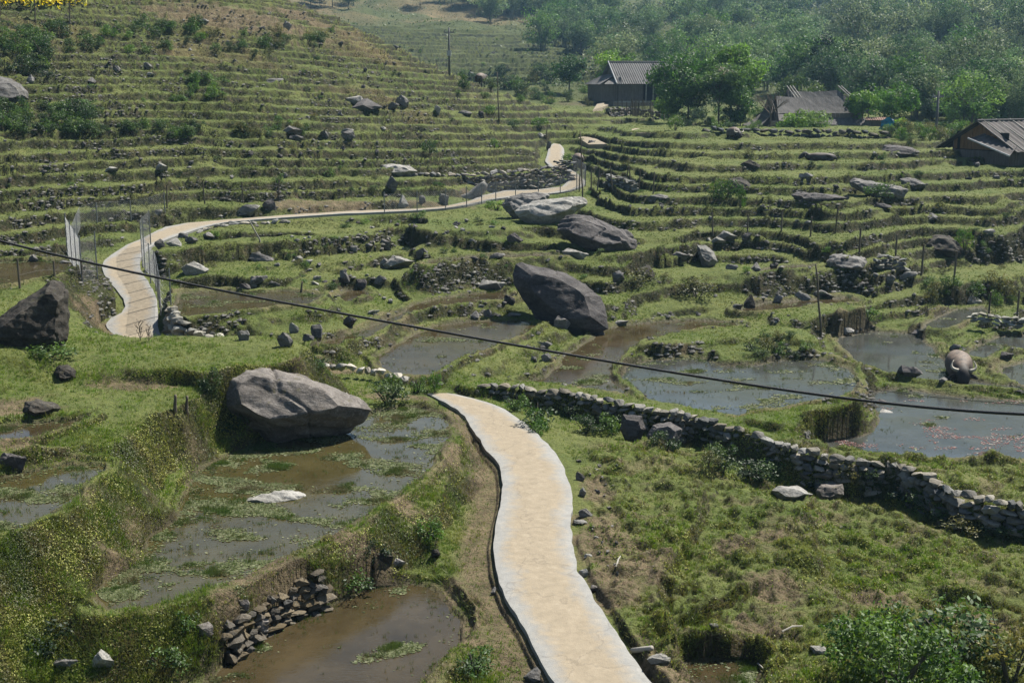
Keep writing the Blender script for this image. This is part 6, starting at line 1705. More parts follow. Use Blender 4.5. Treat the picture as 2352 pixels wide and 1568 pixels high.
def buffalo(label, loc, rz, s=1.0, head=(1.42, 0, .74), lying=False, horns=True, group=None):
    """body runs along +X, head at +X; grazing head low"""
    t = empty('buffalo', loc, rz); t.scale = (s, s, s); tag(t, label, 'buffalo', group)
    V = []; E = []; R = []
    def add(p, r, link_to=None):
        V.append(p); R.append(r); i = len(V) - 1
        if link_to is not None: E.append((link_to, i))
        return i
    dz = -.62 if lying else 0
    hip = add((-.78, 0, 1.02 + dz), (.42, .42)); belly = add((-.2, 0, .93 + dz), (.54, .50), hip); rib = add((.3, 0, .96 + dz), (.52, .50), belly); sh = add((.72, 0, 1.04 + dz), (.40, .42), rib)
    rump = add((-1.08, 0, 1.05 + dz), (.25, .26), hip)
    tl = add((-1.22, 0, .92 + dz), .05, rump); tl2 = add((-1.27, .02, .6 + dz), .03, tl); tl3 = add((-1.26, .03, .32 + dz * .4), .045, tl2)
    hx, hy, hz = head; hz += dz * .35
    nk = add((.72 + (hx - .72) * .42, hy * .4, 1.02 + dz + (hz - 1.02 - dz) * .32), (.25, .27), sh)
    n2 = add((.72 + (hx - .72) * .72, hy * .75, 1.0 + dz + (hz - 1.0 - dz) * .66 + .08), (.24, .22), nk)
    poll = add((hx - .05, hy, hz + .14), (.27, .22), n2)
    d = Vector((.19, 0, -.25)) if not lying else Vector((.36, 0, -.2))
    fc = add((hx + d.x * .35, hy, hz + .06 + d.z * .35), (.27, .2), poll); nz = add((hx + d.x * .75, hy, hz + .02 + d.z * .75), (.21, .15), fc); mz = add((hx + d.x, hy, hz + d.z), (.19, .12), nz)
    for y in (-1, 1):
        if not lying:
            a = add((-.80, y * .27, .82), (.19, .15), hip); b = add((-.66, y * .27, .56), .12, a); c = add((-.86, y * .27, .36), .078, b); e = add((-.83, y * .27, .08), .062, c); add((-.80, y * .27, -.02), .075, e)
            a = add((.66, y * .24, .72), (.155, .13), sh); b = add((.69, y * .24, .42), .09, a); c = add((.67, y * .24, .12), .062, b); add((.70, y * .24, -.02), .078, c)
        else:
            a = add((-.7, y * .38, .3), (.17, .14), hip); b = add((-.25, y * .5, .12), .10, a); add((-.55, y * .52, .05), .07, b)
            a = add((.66, y * .3, .3), (.14, .12), sh); b = add((.95, y * .34, .10), .09, a); add((.7, y * .36, .05), .07, b)
    skin_body('body', V, E, R, M_HIDE, t, 0, 2)
    for y in (-1, 1):
        if horns:
            mb = MB(); p0 = Vector((hx - .02, hy + y * .17, hz + .24)); q = []
            for k in range(9):
                a = k / 8; q.append(p0 + Vector((-.10 * a - .12 * a * a, y * (.25 * math.sin(a * 2.4)), -.02 + .34 * a * a)))
            mb.tube(q, [.068, .066, .062, .056, .05, .042, .033, .022, .008], 8); mb.build('horn', M_HORN, t, True)
        e0 = Vector((hx - .02, hy + y * .2, hz + .06)); bm = bmesh.new()
        pr = [(0, 0, 0, .03), (.01, .10, -.03, .085), (.0, .22, -.07, .085), (-.01, .32, -.12, .015)]
        rings = []
        for x, yy, z, w in pr:
            rings.append([bm.verts.new((e0.x + x + .03 * math.cos(a), e0.y + y * yy, e0.z + z + w * math.sin(a))) for a in (0, 1.05, 2.1, 3.14, 4.19, 5.24)])
        for i in range(3):
            for j in range(6): bm.faces.new((rings[i][j], rings[i][(j + 1) % 6], rings[i + 1][(j + 1) % 6], rings[i + 1][j]))
        bm.faces.new(rings[0]); bm.faces.new(rings[-1]); bmesh.ops.recalc_face_normals(bm, faces=bm.faces)
        me = bpy.data.meshes.new('ear'); bm.to_mesh(me); bm.free(); me.materials.append(M_HIDE); me.polygons.foreach_set('use_smooth', [True] * len(me.polygons)); link('ear', me, t)
        bm = bmesh.new(); bmesh.ops.create_uvsphere(bm, u_segments=8, v_segments=6, radius=.026); me = bpy.data.meshes.new('eye'); bm.to_mesh(me); bm.free(); me.materials.append(M_EYE)
        o = link('eye', me, t); o.location = (hx + d.x * .28 + .05, hy + y * .2, hz + .09 + d.z * .28)
    bm = bmesh.new(); bmesh.ops.create_uvsphere(bm, u_segments=10, v_segments=7, radius=.08); me = bpy.data.meshes.new('muzzle'); bm.to_mesh(me); bm.free(); me.materials.append(M_MUZZ); me.polygons.foreach_set('use_smooth', [True] * len(me.polygons))
    o = link('muzzle', me, t); o.location = (hx + d.x * 1.08, hy, hz + d.z * 1.05); o.scale = (.9, 1.1, .75)
    return t
p = at_z(2194, 884, .2)
pb = np.array([p[0] + .45, p[1] + 1.0, -.16])
buffalo('brown-grey water buffalo with pale curved horns, head down on the green bund of the pond', pb, math.radians(-104), 1.0, (1.22, .05, .72))
p = at_d(1104, 184, 122); buffalo('small grey buffalo seen from behind in the hollow beyond the crest', (p[0], p[1], ground(p[0], p[1])), math.radians(80), 1.0, horns=True)
p = hit(1328, 390); buffalo('brown buffalo standing end-on beside the turn of the upper path', p + np.array([0, .5, 0]), math.radians(95), .85)
p = hit(1890, 370); buffalo('muddy buffalo lying against a bank on the upper right terraces', p + np.array([0, .6, -.15]), math.radians(178), .85, (1.3, .1, .8), True, False)
p = hit(1688, 318); buffalo('dark buffalo standing by the field wall under the tall trees', p + np.array([0, .6, -.35]), math.radians(-80), .85)

# ------------------------------------------------------------------ trees near the houses
def treespot(px, py, d): 
    p = at_d(px, py, d); return (p[0], p[1], ground(p[0], p[1]))
def T(name, label, px, py, d, hpx, wpx, n, size, cs, seed, base=.3, clumps=26, top=0., group=None, cat='tree', z=None, forks=5, bloom=None):
    p = at_d(px, py, d); k = scale_at(p)
    loc = (p[0], p[1], p[2] if z is None else z)
    gz = ground(p[0], p[1]); H = hpx / k
    if gz < p[2]: H += min(p[2] - gz, 1.0)
    return make_tree(name, label, cat, seed, H, wpx / k, n, size, cs, group, base, None, clumps, top, (p[0], p[1], min(gz, p[2])), None, forks, bloom)
G_FRESH = [(0.055, 0.125, 0.020), (0.080, 0.165, 0.028), (0.11, 0.20, 0.036)]
G_LIME = [(0.085, 0.175, 0.02), (0.11, 0.205, 0.03), (0.065, 0.14, 0.018)]
T('broadleaf_tree', 'tall leafy tree with a rounded dark green crown, tallest of the grove by the houses', 1678, 290, 121, 182, 130, 9000, .27, G_FRESH, 501, .38, 34, .3)
T('broadleaf_tree', 'wide spreading bright green tree with drooping leaves, front of the grove', 1580, 292, 119, 150, 180, 11000, .27, [(0.07, 0.15, 0.025), (0.10, 0.19, 0.036), (0.05, 0.105, 0.018)], 502, .36, 34, .1)
T('flowering_tree', 'tree covered in creamy white blossom in the middle of the grove', 1650, 290, 117, 138, 120, 7000, .24, [(0.06, 0.12, 0.028), (0.085, 0.15, 0.04)], 503, .36, 30, .1, bloom=(0.30, 0.28, 0.2))
T('broadleaf_tree', 'bushy green tree at the right side of the grove', 1700, 293, 117, 92, 66, 4500, .24, G_FRESH, 504, .15, 22)
T('broadleaf_tree', 'slim green tree at the left side of the grove, near the farmhouse', 1535, 284, 122, 70, 56, 3200, .24, G_FRESH, 505, .2, 18)
T('round_tree', 'rounded umbrella-shaped tree left of the farmhouse', 1308, 205, 158, 70, 82, 3400, .30, [(0.035, 0.085, 0.022), (0.05, 0.11, 0.028)], 506, .35, 30)
T('lime_tree', 'light lime-green tree rising behind the left end of the farmhouse', 1396, 185, 168, 78, 66, 2800, .32, G_LIME, 507, .2, 24)
T('lime_tree', 'smaller lime-green tree just behind the farmhouse roof', 1436, 180, 166, 66, 56, 2400, .32, G_LIME, 508, .25, 20)
T('lime_tree', 'compact bright green tree to the right of the thatch-grey house', 1980, 290, 117, 76, 70, 3000, .26, G_LIME, 509, .25, 24)
T('lime_tree', 'broad feathery lime-green tree above the blue tarpaulin', 2046, 286, 122, 90, 112, 4600, .24, [(0.08, 0.17, 0.02), (0.10, 0.20, 0.03)], 510, .18, 34)
T('green_tree', 'dark green tree standing between the two lime-green trees', 1995, 262, 130, 70, 56, 2000, .3, G_MID, 511, .2, 18)
T('lime_bush', 'pale lime bush in front of the thatch-grey roof', 1862, 302, 111, 48, 96, 2200, .2, [(0.08, 0.15, 0.03), (0.11, 0.17, 0.05)], 512, .05, 22, cat='bush')
T('lime_bush', 'green bush at the left foot of the thatch-grey house', 1815, 304, 111, 40, 56, 1600, .2, G_BRIGHT, 513, .05, 16, cat='bush')
T('lime_bush', 'small yellow-green bush at the end of the field wall', 2072, 318, 110, 44, 40, 1200, .2, G_LIME, 514, .05, 14, cat='bush')
T('dark_tree', 'dense dark evergreen crown behind the thatch-grey house', 1905, 215, 165, 118, 118, 4200, .4, [(0.018, 0.04, 0.012), (0.03, 0.058, 0.016)], 515, .25, 28)
T('dark_tree', 'dark loose tree just above the thatch-grey roof', 1840, 250, 137, 70, 100, 2400, .3, G_DARK, 516, .25, 22)
T('grey_green_tree', 'grey-green tree beside the utility pole near the barn', 2160, 296, 140, 90, 80, 2600, .34, [(0.04, 0.07, 0.03), (0.06, 0.09, 0.04)], 517, .2, 22)
# a leafless tree against the dark gable of the thatch-grey house
bt = empty('bare_tree', treespot(1768, 300, 113)); tag(bt, 'leafless brown tree with many thin branches at the left end of the thatch house', 'tree')
r3 = random.Random(9); mb = MB(); tw = MB()
mb.tube([(0, 0, -.3), (.05, 0, .9), (0, .05, 1.6)], [.09, .07, .05], 6)
def grow(p, d, l, r, n):
    q = p + d * l; tw.tube([p, (p + q) / 2 + Vector((r3.uniform(-.05, .05), 0, 0)), q], [r, r * .8, r * .55], 4, False)
    if n:
        for i in range(3): grow(p + d * l * r3.uniform(.55, 1), (d + Vector((r3.uniform(-.8, .8), r3.uniform(-.8, .8), r3.uniform(-.1, .6)))).normalized(), l * r3.uniform(.6, .85), r * .6, n - 1)
for i in range(6): grow(Vector((0, .02, r3.uniform(.7, 1.5))), Vector((math.cos(i * 1.1), math.sin(i * 1.1), 1.0)).normalized(), 1.0, .04, 3)
mb.build('trunk', MAT_TWIG, bt); tw.build('branches', MAT_TWIG, bt)
for px, py, hp, lb in [(322, 776, 44, 'leafless twig plant in front of the path bend, left of a pair'), (342, 778, 36, 'leafless twig plant in front of the path bend, right of a pair'), (2280, 1520, 130, 'tall dry reddish twigs in the bottom right weeds')]:
    p = hit(px, py + 6); H = hp / scale_at(p); tw = MB()
    for i in range(7): grow(Vector((0, 0, H * .12 * i)), Vector((math.cos(i * 2.4) * .5, math.sin(i * 2.4) * .5, 1)).normalized(), H * .32, .012, 1)
    tw.tube([(0, 0, -.1), (.02, 0, H * .8)], [.015, .006], 4); o = tw.build('twig_plant', MAT_TWIG); o.location = p; tag(o, lb, 'twig')

# ------------------------------------------------------------------ the wooded slopes: individual trees, copied from a few kinds
HB = [(0.060, 0.115, 0.044), (0.092, 0.152, 0.060), (0.125, 0.18, 0.075)]
kinds = {
 'broad': [make_tree('forest_tree', 'x', 'tree', 600 + i, 8, 7, 3400, .38, HB, None, .25, None, 24) for i in range(3)],
 'dark': [make_tree('dark_forest_tree', 'x', 'tree', 610 + i, 9, 6.5, 3400, .38, [(0.036, 0.070, 0.027), (0.055, 0.095, 0.036)], None, .2, None, 22, .3) for i in range(2)],
 'pale': [make_tree('pale_forest_tree', 'x', 'tree', 620 + i, 7, 6.5, 2800, .36, [(0.10, 0.135, 0.06), (0.125, 0.16, 0.08), (0.08, 0.11, 0.048)], None, .25, None, 24) for i in range(2)],
 'bamboo': [bamboo('bamboo_clump', 'x', 'bamboo', 630 + i, 11, 8, 4200, .42, [(0.08, 0.125, 0.056), (0.115, 0.16, 0.08), (0.06, 0.10, 0.044)]) for i in range(3)],
 'green': [make_tree('green_forest_tree', 'x', 'tree', 640 + i, 7, 6.5, 2800, .36, [(0.055, 0.12, 0.028), (0.08, 0.15, 0.036)], None, .2, None, 24) for i in range(2)],
}
used = set()
FOREST = [
 # box, count, height range in m, kinds, (zone phrase)
 ((1120, -8, 1420, 40), 40, (6, 10), ['broad', 'broad', 'dark', 'bamboo'], 'wood above the bare brown hill'),
 ((1240, 40, 1500, 110), 40, (5, 8), ['broad', 'green', 'dark', 'bamboo'], 'wood right of the bare brown hill'),
 ((1390, 100, 1640, 175), 30, (4, 7), ['broad', 'green', 'bamboo', 'pale'], 'wood just behind the farmhouse'),
 ((1600, 90, 1920, 215), 48, (4.5, 8), ['bamboo', 'bamboo', 'broad', 'green'], 'bamboo slope behind the grove'),
 ((1880, 120, 2352, 285), 84, (3.8, 7), ['bamboo', 'broad', 'broad', 'pale', 'dark', 'green'], 'wooded slope above the barn'),
 ((2090, 225, 2380, 296), 34, (2.6, 4.2), ['broad', 'green', 'bamboo', 'dark'], 'thicket just behind the barn'),
 ((1480, -8, 1960, 70), 38, (6, 10), ['broad', 'bamboo', 'dark'], 'far slope at the top middle'),
 ((1920, -8, 2380, 125), 64, (6, 10), ['bamboo', 'bamboo', 'broad', 'dark', 'pale'], 'hazy slope in the top right corner'),
 ((580, -8, 820, 16), 12, (5, 8), ['dark', 'dark', 'broad'], 'dark trees on the crest of the left hill'),
 ((230, -4, 400, 28), 12, (4, 6), ['dark', 'green'], 'trees at the top of the left hill'),
 ((960, -10, 1130, 6), 8, (6, 9), ['dark'], 'trees over the brown hill'),
]
KW = {'broad': ('rounded mid-green tree', 'tree'), 'dark': ('dark green tree', 'tree'), 'pale': ('pale grey-green tree', 'tree'), 'bamboo': ('feathery leaning bamboo clump', 'bamboo'), 'green': ('fresh green tree', 'tree')}
r3 = random.Random(77)
for box, cnt, hr, ks, zone in FOREST:
    for i in range(cnt):
        kd = r3.choice(ks); px, py = r3.uniform(box[0], box[2]), r3.uniform(box[1], box[3]) 
        p = hit(px, py + 14)
        if math.hypot(p[0], p[1]) < (150 if px < 2080 else 122): continue
        src = r3.choice(kinds[kd]); t = src if src.name not in used else copy_tree(src); used.add(src.name)
        H0 = {'broad': 8, 'dark': 9, 'pale': 7, 'bamboo': 11, 'green': 7}[kd]; s = r3.uniform(*hr) / H0
        place(t, p - np.array([0, 0, .3]), (s * r3.uniform(.85, 1.2), s * r3.uniform(.85, 1.2), s), r3.uniform(0, 6.28))
        tag(t, f'{KW[kd][0]} in the {zone}' if not zone.startswith(('dark trees', 'trees')) else f'{KW[kd][0]} among the {zone}', KW[kd][1], f'{KW[kd][0]}s, {zone}')
for kd, L in kinds.items():
    for src in L:
        if src.name not in used:
            for ch in list(src.children): bpy.data.objects.remove(ch)
            bpy.data.objects.remove(src)
# ------------------------------------------------------------------ grass, weeds and pond plants (stuff)
P2x, P2y, P2d = project(GX, GY, HGT)
# visible cells only, with a little slack so that a step aside still finds grass
TT = (HGT - CAM_Z) / R2
cm = np.maximum.accumulate(TT, axis=0)
vis = TT > np.concatenate([np.full((1, NC), -9), cm[:-1]], 0) - 0.45 / R2
x0, y0 = P2x, P2y
def cell(a): return a[:-1, :-1]
ax, ay = P2x[1:, 1:] - P2x[:-1, :-1], P2y[1:, 1:] - P2y[:-1, :-1]
bx, by = P2x[:-1, 1:] - P2x[1:, :-1], P2y[:-1, 1:] - P2y[1:, :-1]
area = np.abs(ax * by - ay * bx) * 0.5
inv_ = (cell(P2x) > -260) & (cell(P2x) < 2612) & (cell(P2y) > -60) & (cell(P2y) < 1680) & cell(vis)
area = np.where(inv_, np.minimum(area, 420), 0)
nrm = np.cross(np.stack([GX[1:, :-1] - GX[:-1, :-1], GY[1:, :-1] - GY[:-1, :-1], HGT[1:, :-1] - HGT[:-1, :-1]], -1),
               np.stack([GX[:-1, 1:] - GX[:-1, :-1], GY[:-1, 1:] - GY[:-1, :-1], HGT[:-1, 1:] - HGT[:-1, :-1]], -1))
nrm /= np.linalg.norm(nrm, axis=2)[..., None] + 1e-12
nrm = np.where(nrm[..., 2:3] < 0, -nrm, nrm)
cR = cell(R2); cX = cell(GX); cY = cell(GY); slp = 1 - nrm[..., 2]
grow_ok = (1 - cell(ONPATH)) * (1 - cell(WET)) * (1 - 0.85 * cell(DIRT))
patch = fbm(cX / 3.2, cY / 3.2, 120, 3)
def sample(w, n, r):
    w = w.ravel(); c = np.cumsum(w); k = np.searchsorted(c, r.uniform(0, c[-1], n)); k = np.clip(k, 0, len(w) - 1)
    i, j = np.unravel_index(k, area.shape)
    u, v = r.uniform(0, 1, n), r.uniform(0, 1, n)
    def L(A): return (A[i, j] * (1 - u) + A[i + 1, j] * u) * (1 - v) + (A[i, j + 1] * (1 - u) + A[i + 1, j + 1] * u) * v
    return i, j, np.stack([L(GX), L(GY), L(HGT)], 1)

def blades(P, nr, h, w, k, r, spread, col, lean=.5):
    """k tapering blades per tuft, each one triangle"""
    n = len(P); P = np.repeat(P, k, 0); nr = np.repeat(nr, k, 0); h = np.repeat(h, k) * r.uniform(.5, 1.25, n * k); w = np.repeat(w, k); spread = np.repeat(spread, k)
    a = r.uniform(0, 6.283, n * k); dx, dy = np.cos(a), np.sin(a)
    off = np.stack([dx * spread * r.uniform(0, 1, n * k), dy * spread * r.uniform(0, 1, n * k), np.zeros(n * k)], 1)
    up = nr * .45 + np.array([0, 0, .75]) + r.normal(size=(n * k, 3)) * lean * .55
    up /= np.linalg.norm(up, axis=1)[:, None]
    b = r.uniform(0, 6.283, n * k); side = np.stack([np.cos(b), np.sin(b), np.zeros(n * k)], 1) * w[:, None] * .5
    B = P + off; 
    B[:, 2] -= h * .12 + slope_drop(nr) * np.hypot(off[:, 0], off[:, 1])
    V = np.stack([B - side, B + side, B + up * h[:, None]], 1).reshape(-1, 3)
    c = np.repeat(col, k, 0) * r.uniform(.72, 1.3, (n * k, 1))
    c3 = np.repeat(c, 3, 0).reshape(-1, 3, 3); c3[:, :2] *= .72
    return V, np.arange(n * k * 3).reshape(-1, 3), c3.reshape(-1, 3).clip(.003, 1)
def slope_drop(nr): return np.clip(np.sqrt(nr[:, 0] ** 2 + nr[:, 1] ** 2) / np.maximum(nr[:, 2], .3), 0, 1.2) * .5

GPAL = np.array([(0.075, 0.140, 0.016), (0.118, 0.175, 0.024), (0.050, 0.100, 0.013), (0.150, 0.170, 0.042)])
RPAL = np.array([(0.030, 0.044, 0.010), (0.062, 0.076, 0.014), (0.095, 0.102, 0.022), (0.040, 0.036, 0.016), (0.022, 0.030, 0.009)])
DPAL = np.array([(0.15, 0.125, 0.075), (0.115, 0.11, 0.045), (0.20, 0.172, 0.115)])
def coh(P, pal, r, sc, seed):
    f = (fbm(P[:, 0] / sc, P[:, 1] / sc, seed, 3) * .9 + .5) * (len(pal) - 1) + r.normal(0, .55, len(P)); f = np.clip(f, 0, len(pal) - 1)
    i = np.minimum(f.astype(int), len(pal) - 2); t = (f - i)[:, None]
    return pal[i] * (1 - t) + pal[i + 1] * t
r = np.random.default_rng(5)
hz = lambda R: np.interp(R, [18, 40, 70, 120, 170], [.075, .08, .085, .11, .15])
# turf on the treads and fields
w = area * grow_ok * (1 - .8 * cell(field) * sstep(.05, -.25, cell(lumps))) * sstep(.45, .12, slp) * (cR < 172) * np.clip(.55 + patch, .12, 1)
i, j, P = sample(w, 90000, r); R_ = R2[i, j]
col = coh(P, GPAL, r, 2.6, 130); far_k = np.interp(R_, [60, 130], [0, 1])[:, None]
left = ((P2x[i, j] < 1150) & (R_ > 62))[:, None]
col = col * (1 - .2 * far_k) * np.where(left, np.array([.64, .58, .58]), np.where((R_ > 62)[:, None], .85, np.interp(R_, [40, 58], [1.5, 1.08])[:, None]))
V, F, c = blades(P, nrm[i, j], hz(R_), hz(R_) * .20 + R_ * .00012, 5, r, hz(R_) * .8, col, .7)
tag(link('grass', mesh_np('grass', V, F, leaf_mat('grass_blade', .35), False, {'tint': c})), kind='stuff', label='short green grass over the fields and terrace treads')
# mossy, weedy growth hanging on the banks: small leaves
w = area * grow_ok * sstep(.10, .34, slp) * (cR < 172) * np.clip(.62 + patch * 1.1, .05, 1)
i, j, P = sample(w * np.interp(cR, [34, 50], [1.7, 1]), 250000, r); R_ = R2[i, j]; nn = nrm[i, j]
col = coh(P, RPAL, r, 1.5, 140) * (np.interp(R_, [28, 48, 62], [2.9, 1.25, .42]))[:, None] * np.array([1.05, 1.0, .8])  # near banks brightened, far ones darkened: sun and shade put into leaf colour
sz = np.interp(R_, [18, 40, 70, 120, 170], [.042, .055, .08, .11, .16])
V, F, c = leaf_cloud(P + nn * (sz * r.uniform(-.1, .9, len(P)))[:, None], nn, sz, col * r.uniform(.75, 1.25, (len(P), 1)), r, .35, .5, .7)
tag(link('bank_weeds', mesh_np('bank_weeds', V, F, leaf_mat('bank_leaf', .3), False, {'tint': c})), kind='stuff', label='low mossy weeds and creepers covering the terrace banks')
w = area * grow_ok * sstep(.10, .34, slp) * (cR < 90)
i, j, P = sample(w * np.interp(cR, [34, 50], [2.6, 1]), 90000, r); R_ = R2[i, j]
col = coh(P, np.array([(0.05, 0.075, 0.014), (0.085, 0.11, 0.02), (0.13, 0.14, 0.03), (0.12, 0.10, 0.045), (0.07, 0.10, 0.018)]), r, 1.3, 150) * np.interp(R_, [40, 60], [1.35, .55])[:, None]  # same sunlit-near, shaded-far tone painted into the blades
V, F, c = blades(P, nrm[i, j], hz(R_) * 1.5, hz(R_) * .2, 4, r, hz(R_), col, 1.0)
tag(link('bank_grass', mesh_np('bank_grass', V, F, leaf_mat('bank_blade', .3), False, {'tint': c})), kind='stuff', label='longer olive grass hanging over the banks')
# tall tufts standing out of the near turf
w = area * grow_ok * (cR < 44) * sstep(.15, .5, fbm(cX / 1.1, cY / 1.1, 240, 2)) * (1 - .7 * cell(field))
i, j, P = sample(w, 3600, r); R_ = R2[i, j]
V, F, c = blades(P, nrm[i, j], r.uniform(.13, .27, len(P)), np.full(len(P), .012), 11, r, np.full(len(P), .07), coh(P, np.array([(0.08, 0.15, 0.018), (0.12, 0.19, 0.03), (0.15, 0.16, 0.05)]), r, 1.5, 250), 1.1)
tag(link('tall_grass', mesh_np('tall_grass', V, F, leaf_mat('tall_blade', .4), False, {'tint': c})), kind='stuff', label='taller grass tufts on the near banks and bunds')
# rubble showing in the terrace risers
w = area * (1 - cell(ONPATH)) * (1 - cell(WET)) * sstep(.08, .3, slp) * (cR > 40) * (cR < 125) * (.08 + sstep(-.15, .6, fbm(cX / 5, cY / 3.5, 260, 3)))
i, j, P = sample(w, 7000, r); n = len(P)
oc = np.array([(1, 0, 0), (-1, 0, 0), (0, 1, 0), (0, -1, 0), (0, 0, 1), (0, 0, -1), (.6, .6, .5), (-.6, .5, -.5)]); of = np.array([(0, 2, 6), (2, 4, 6), (4, 0, 6), (2, 1, 4), (1, 3, 4), (3, 0, 4), (2, 0, 5), (1, 2, 7), (2, 5, 7), (5, 1, 7), (3, 1, 5), (0, 3, 5)])
sz = r.uniform(.035, .14, n)[:, None, None] * np.array([1.25, .8, .62]); an = r.uniform(-.6, .6, n)
q = oc[None] * sz * r.uniform(.7, 1.25, (n, 8, 1)); x_, y_ = q[..., 0].copy(), q[..., 1].copy(); q[..., 0] = x_ * np.cos(an)[:, None] - y_ * np.sin(an)[:, None]; q[..., 1] = x_ * np.sin(an)[:, None] + y_ * np.cos(an)[:, None]
V = (P[:, None] + q).reshape(-1, 3); F = (of[None] + (np.arange(n) * 8)[:, None, None]).reshape(-1, 3)
tag(link('rubble', mesh_np('rubble', V, F, MAT_WALL, False, {'tint': np.repeat(palette(r, n, [(0.10, 0.096, 0.088), (0.15, 0.145, 0.13), (0.065, 0.062, 0.057)], .2), 8, 0)})), kind='stuff', label='countless broken stones showing in the earth of the terrace risers')
# dry straw and litter on the bare soil
w = area * (1 - cell(ONPATH)) * (1 - cell(WET)) * (.08 + cell(DIRT)) * (cR < 60)
i, j, P = sample(w, 16000, r); R_ = R2[i, j]
V, F, c = blades(P, nrm[i, j], hz(R_) * .9, hz(R_) * .18, 3, r, hz(R_) * .8, coh(P, DPAL, r, 1.2, 160), 2.2)
tag(link('dry_grass', mesh_np('dry_grass', V, F, leaf_mat('dry_blade', .2), False, {'tint': c})), kind='stuff', label='dry straw and thin grass on the bare soil')
# pond plants: floating leaves and rice stubble tufts
cz = cell(WATZ); inw = (cz > -50) & (cR < 70)
pp = fbm(cX / 1.9, cY / 1.2, 40, 3)
weedm = np.zeros_like(cz)
for nm, z, wtr, weed, Pp in PAD:
    if wtr: 
        a, b = window(Pp, .3); X, Y = cX[a, b], cY[a, b]; d, ins = seg_dist(X, Y, Pp)
        weedm[a, b] = np.where(ins, np.maximum(weedm[a, b], sstep(0.0, .5, pp[a, b] + (weed - .5) * 1.2) + .05 * weed + .5 * weed * np.exp(-d / .35)), weedm[a, b])
w = area * inw * weedm ** 1.8
i, j, P = sample(w, 46000, r); R_ = R2[i, j]; P[:, 2] = np.maximum(WATZ[i, j] + .012, P[:, 2] + .01)
n = len(P); a = r.uniform(0, 6.283, n); s = r.uniform(.012, .034, n) * np.interp(R_, [20, 45], [1, 1.5])
tl = r.normal(0, .10, (n, 2))
q = []
for k in range(5):
    an = a + k * 1.2566; q.append(np.stack([P[:, 0] + np.cos(an) * s, P[:, 1] + np.sin(an) * s * .8, P[:, 2] + s * (tl[:, 0] * np.cos(an) + tl[:, 1] * np.sin(an))], 1))
V = np.stack(q, 1).reshape(-1, 3); F = np.concatenate([np.stack([np.arange(n) * 5, np.arange(n) * 5 + k, np.arange(n) * 5 + k + 1], 1) for k in (1, 2, 3)])
col = palette(r, n, [(0.075, 0.095, 0.035), (0.11, 0.125, 0.05), (0.055, 0.07, 0.024), (0.15, 0.155, 0.085)], .2)
tag(link('pond_weed', mesh_np('pond_weed', V, F, leaf_mat('pond_leaf', .15), False, {'tint': np.repeat(col, 5, 0)})), kind='stuff', label='small floating leaves spread over the shallow paddies')
tuft = sstep(.12, .5, fbm(cX / .9, cY / .7, 170, 3))
w = area * inw * weedm * (.12 + tuft)
i, j, P = sample(w, 22000, r); R_ = R2[i, j]; P[:, 2] = np.maximum(WATZ[i, j], P[:, 2])
col = coh(P, np.array([(0.06, 0.11, 0.02), (0.09, 0.12, 0.03), (0.045, 0.08, 0.018), (0.15, 0.13, 0.065)]), r, 1.0, 180)
V, F, c = blades(P, np.tile([0, 0, 1.], (len(P), 1)), hz(R_) * 1.25, hz(R_) * .13, 5, r, hz(R_) * .55, col, .8)
tag(link('pond_grass', mesh_np('pond_grass', V, F, leaf_mat('pond_blade', .35), False, {'tint': c})), kind='stuff', label='tufts of young grass and stubble standing in the water')
# pinkish and whitish scum drifting on the large pond
zb = 0.1
sc = fbm(cX / 1.6, cY / .9, 230, 3)
w = area * (np.abs(cz - zb) < .02) * sstep(.30, .6, sc + .42 * sstep(2000, 2340, cell(P2x)) * sstep(960, 1040, cell(P2y)) - .12)
i, j, P = sample(w, 2200, r); n = len(P); P[:, 2] = zb + .008
V, F, c = leaf_cloud(P, np.tile([0, 0, 1.], (n, 1)), 0.07, palette(r, n, [(0.13, 0.05, 0.045), (0.16, 0.07, 0.062), (0.22, 0.205, 0.18), (0.11, 0.045, 0.042)], .2), r, 0, .7)
V = V.copy(); V[:, 2] = zb + .008 + (np.arange(len(V)) % 7) * .0006
tag(link('pond_scum', mesh_np('pond_scum', V, F, leaf_mat('scum', .05), False, {'tint': c})), kind='stuff', label='reddish and whitish scum drifting on the large pond')
# yellow flower field in the top left corner
w = area * (cell(P2x) < 200) * (cell(P2x) > -200) * (cell(P2y) < 26) * (cell(P2y) > -60) * (cR < 172)
i, j, P = sample(w, 15000, r); n = len(P)
V, F, c = leaf_cloud(P + np.stack([np.zeros(n), np.zeros(n), r.uniform(.3, 1.2, n)], 1), np.tile([0, 0, 1.], (n, 1)), .26, palette(r, n, [(0.55, 0.47, 0.02), (0.45, 0.41, 0.03), (0.3, 0.32, 0.03)], .2), r)
tag(link('flower_field', mesh_np('flower_field', V, F, MAT_LEAF, False, {'tint': c})), kind='stuff', label='field of yellow mustard flowers in the top left corner')
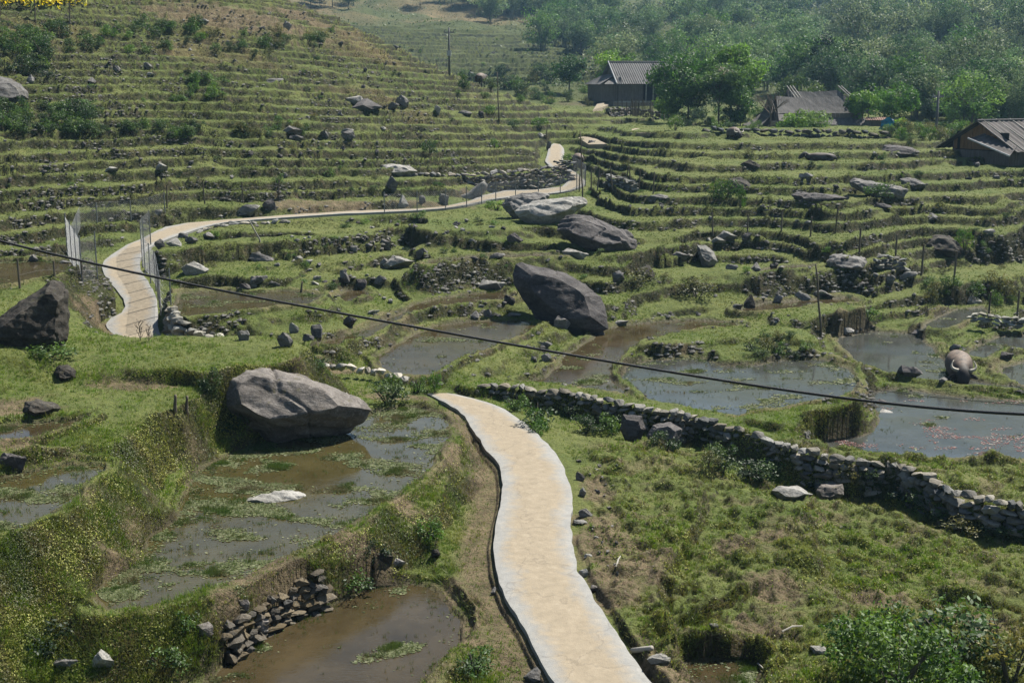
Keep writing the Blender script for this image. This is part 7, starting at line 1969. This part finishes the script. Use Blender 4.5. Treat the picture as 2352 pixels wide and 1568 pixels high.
# scrub and grass clumps over the far slopes, too many to count
w = area * (cR > 168) * (cR < 700) * (1 - cell(BROWN)) * (1 - .8 * cell(far_t)) * np.clip(.5 + fbm(cX / 14, cY / 14, 190, 3) * 1.3, .03, 1)
w = w * (sstep(1180, 1300, cell(P2x)) + .12)
i, j, P = sample(w, 90000, r); R_ = R2[i, j]; n = len(P)
sz = R_ * .0018 + .1
col = coh(P, np.array([(0.03, 0.055, 0.018), (0.05, 0.08, 0.024), (0.07, 0.10, 0.034), (0.10, 0.12, 0.05)]), r, 9, 200)
V, F, c = leaf_cloud(P + np.stack([np.zeros(n), np.zeros(n), sz * r.uniform(0, 1.6, n)], 1), np.tile([0, 0, 1.], (n, 1)), sz, col * r.uniform(.75, 1.25, (n, 1)), r, .2, .6)
tag(link('hill_scrub', mesh_np('hill_scrub', V, F, MAT_LEAF, False, {'tint': c})), kind='stuff', label='continuous low scrub covering the far wooded slopes')
# grass fringe of the far terraces
w = area * (cR > 165) * (1 - cell(far_t)) * (cR < 360) * (cell(P2x) < 1300) * .15
i, j, P = sample(w, 9000, r); R_ = R2[i, j]; n = len(P)
V, F, c = leaf_cloud(P + np.array([0, 0, .1]), nrm[i, j], R_ * .0008, coh(P, np.array([(0.03, 0.05, 0.02), (0.055, 0.075, 0.03), (0.09, 0.10, 0.045)]), r, 5, 210), r, .2, .6)
tag(link('far_terrace_grass', mesh_np('far_terrace_grass', V, F, MAT_LEAF, False, {'tint': c})), kind='stuff', label='rough grass on the far terraces and brown hill')

# ------------------------------------------------------------------ haze over the valley
m = bpy.data.materials.new('valley_haze'); m.use_nodes = True
N = m.node_tree.nodes; L = m.node_tree.links; N.remove(N['Principled BSDF'])
pv = N.new('ShaderNodeVolumePrincipled'); pv.inputs['Color'].default_value = (0.40, 0.70, 1.0, 1); pv.inputs['Density'].default_value = 0.00023
pv.inputs['Anisotropy'].default_value = 0.25
L.new(pv.outputs[0], N['Material Output'].inputs['Volume'])
mb = MB(); mb.box((-1600, -40, -8), (1600, 1560, 260)); o = mb.build('haze', m); tag(o, kind='stuff', label='thin blue haze filling the valley')
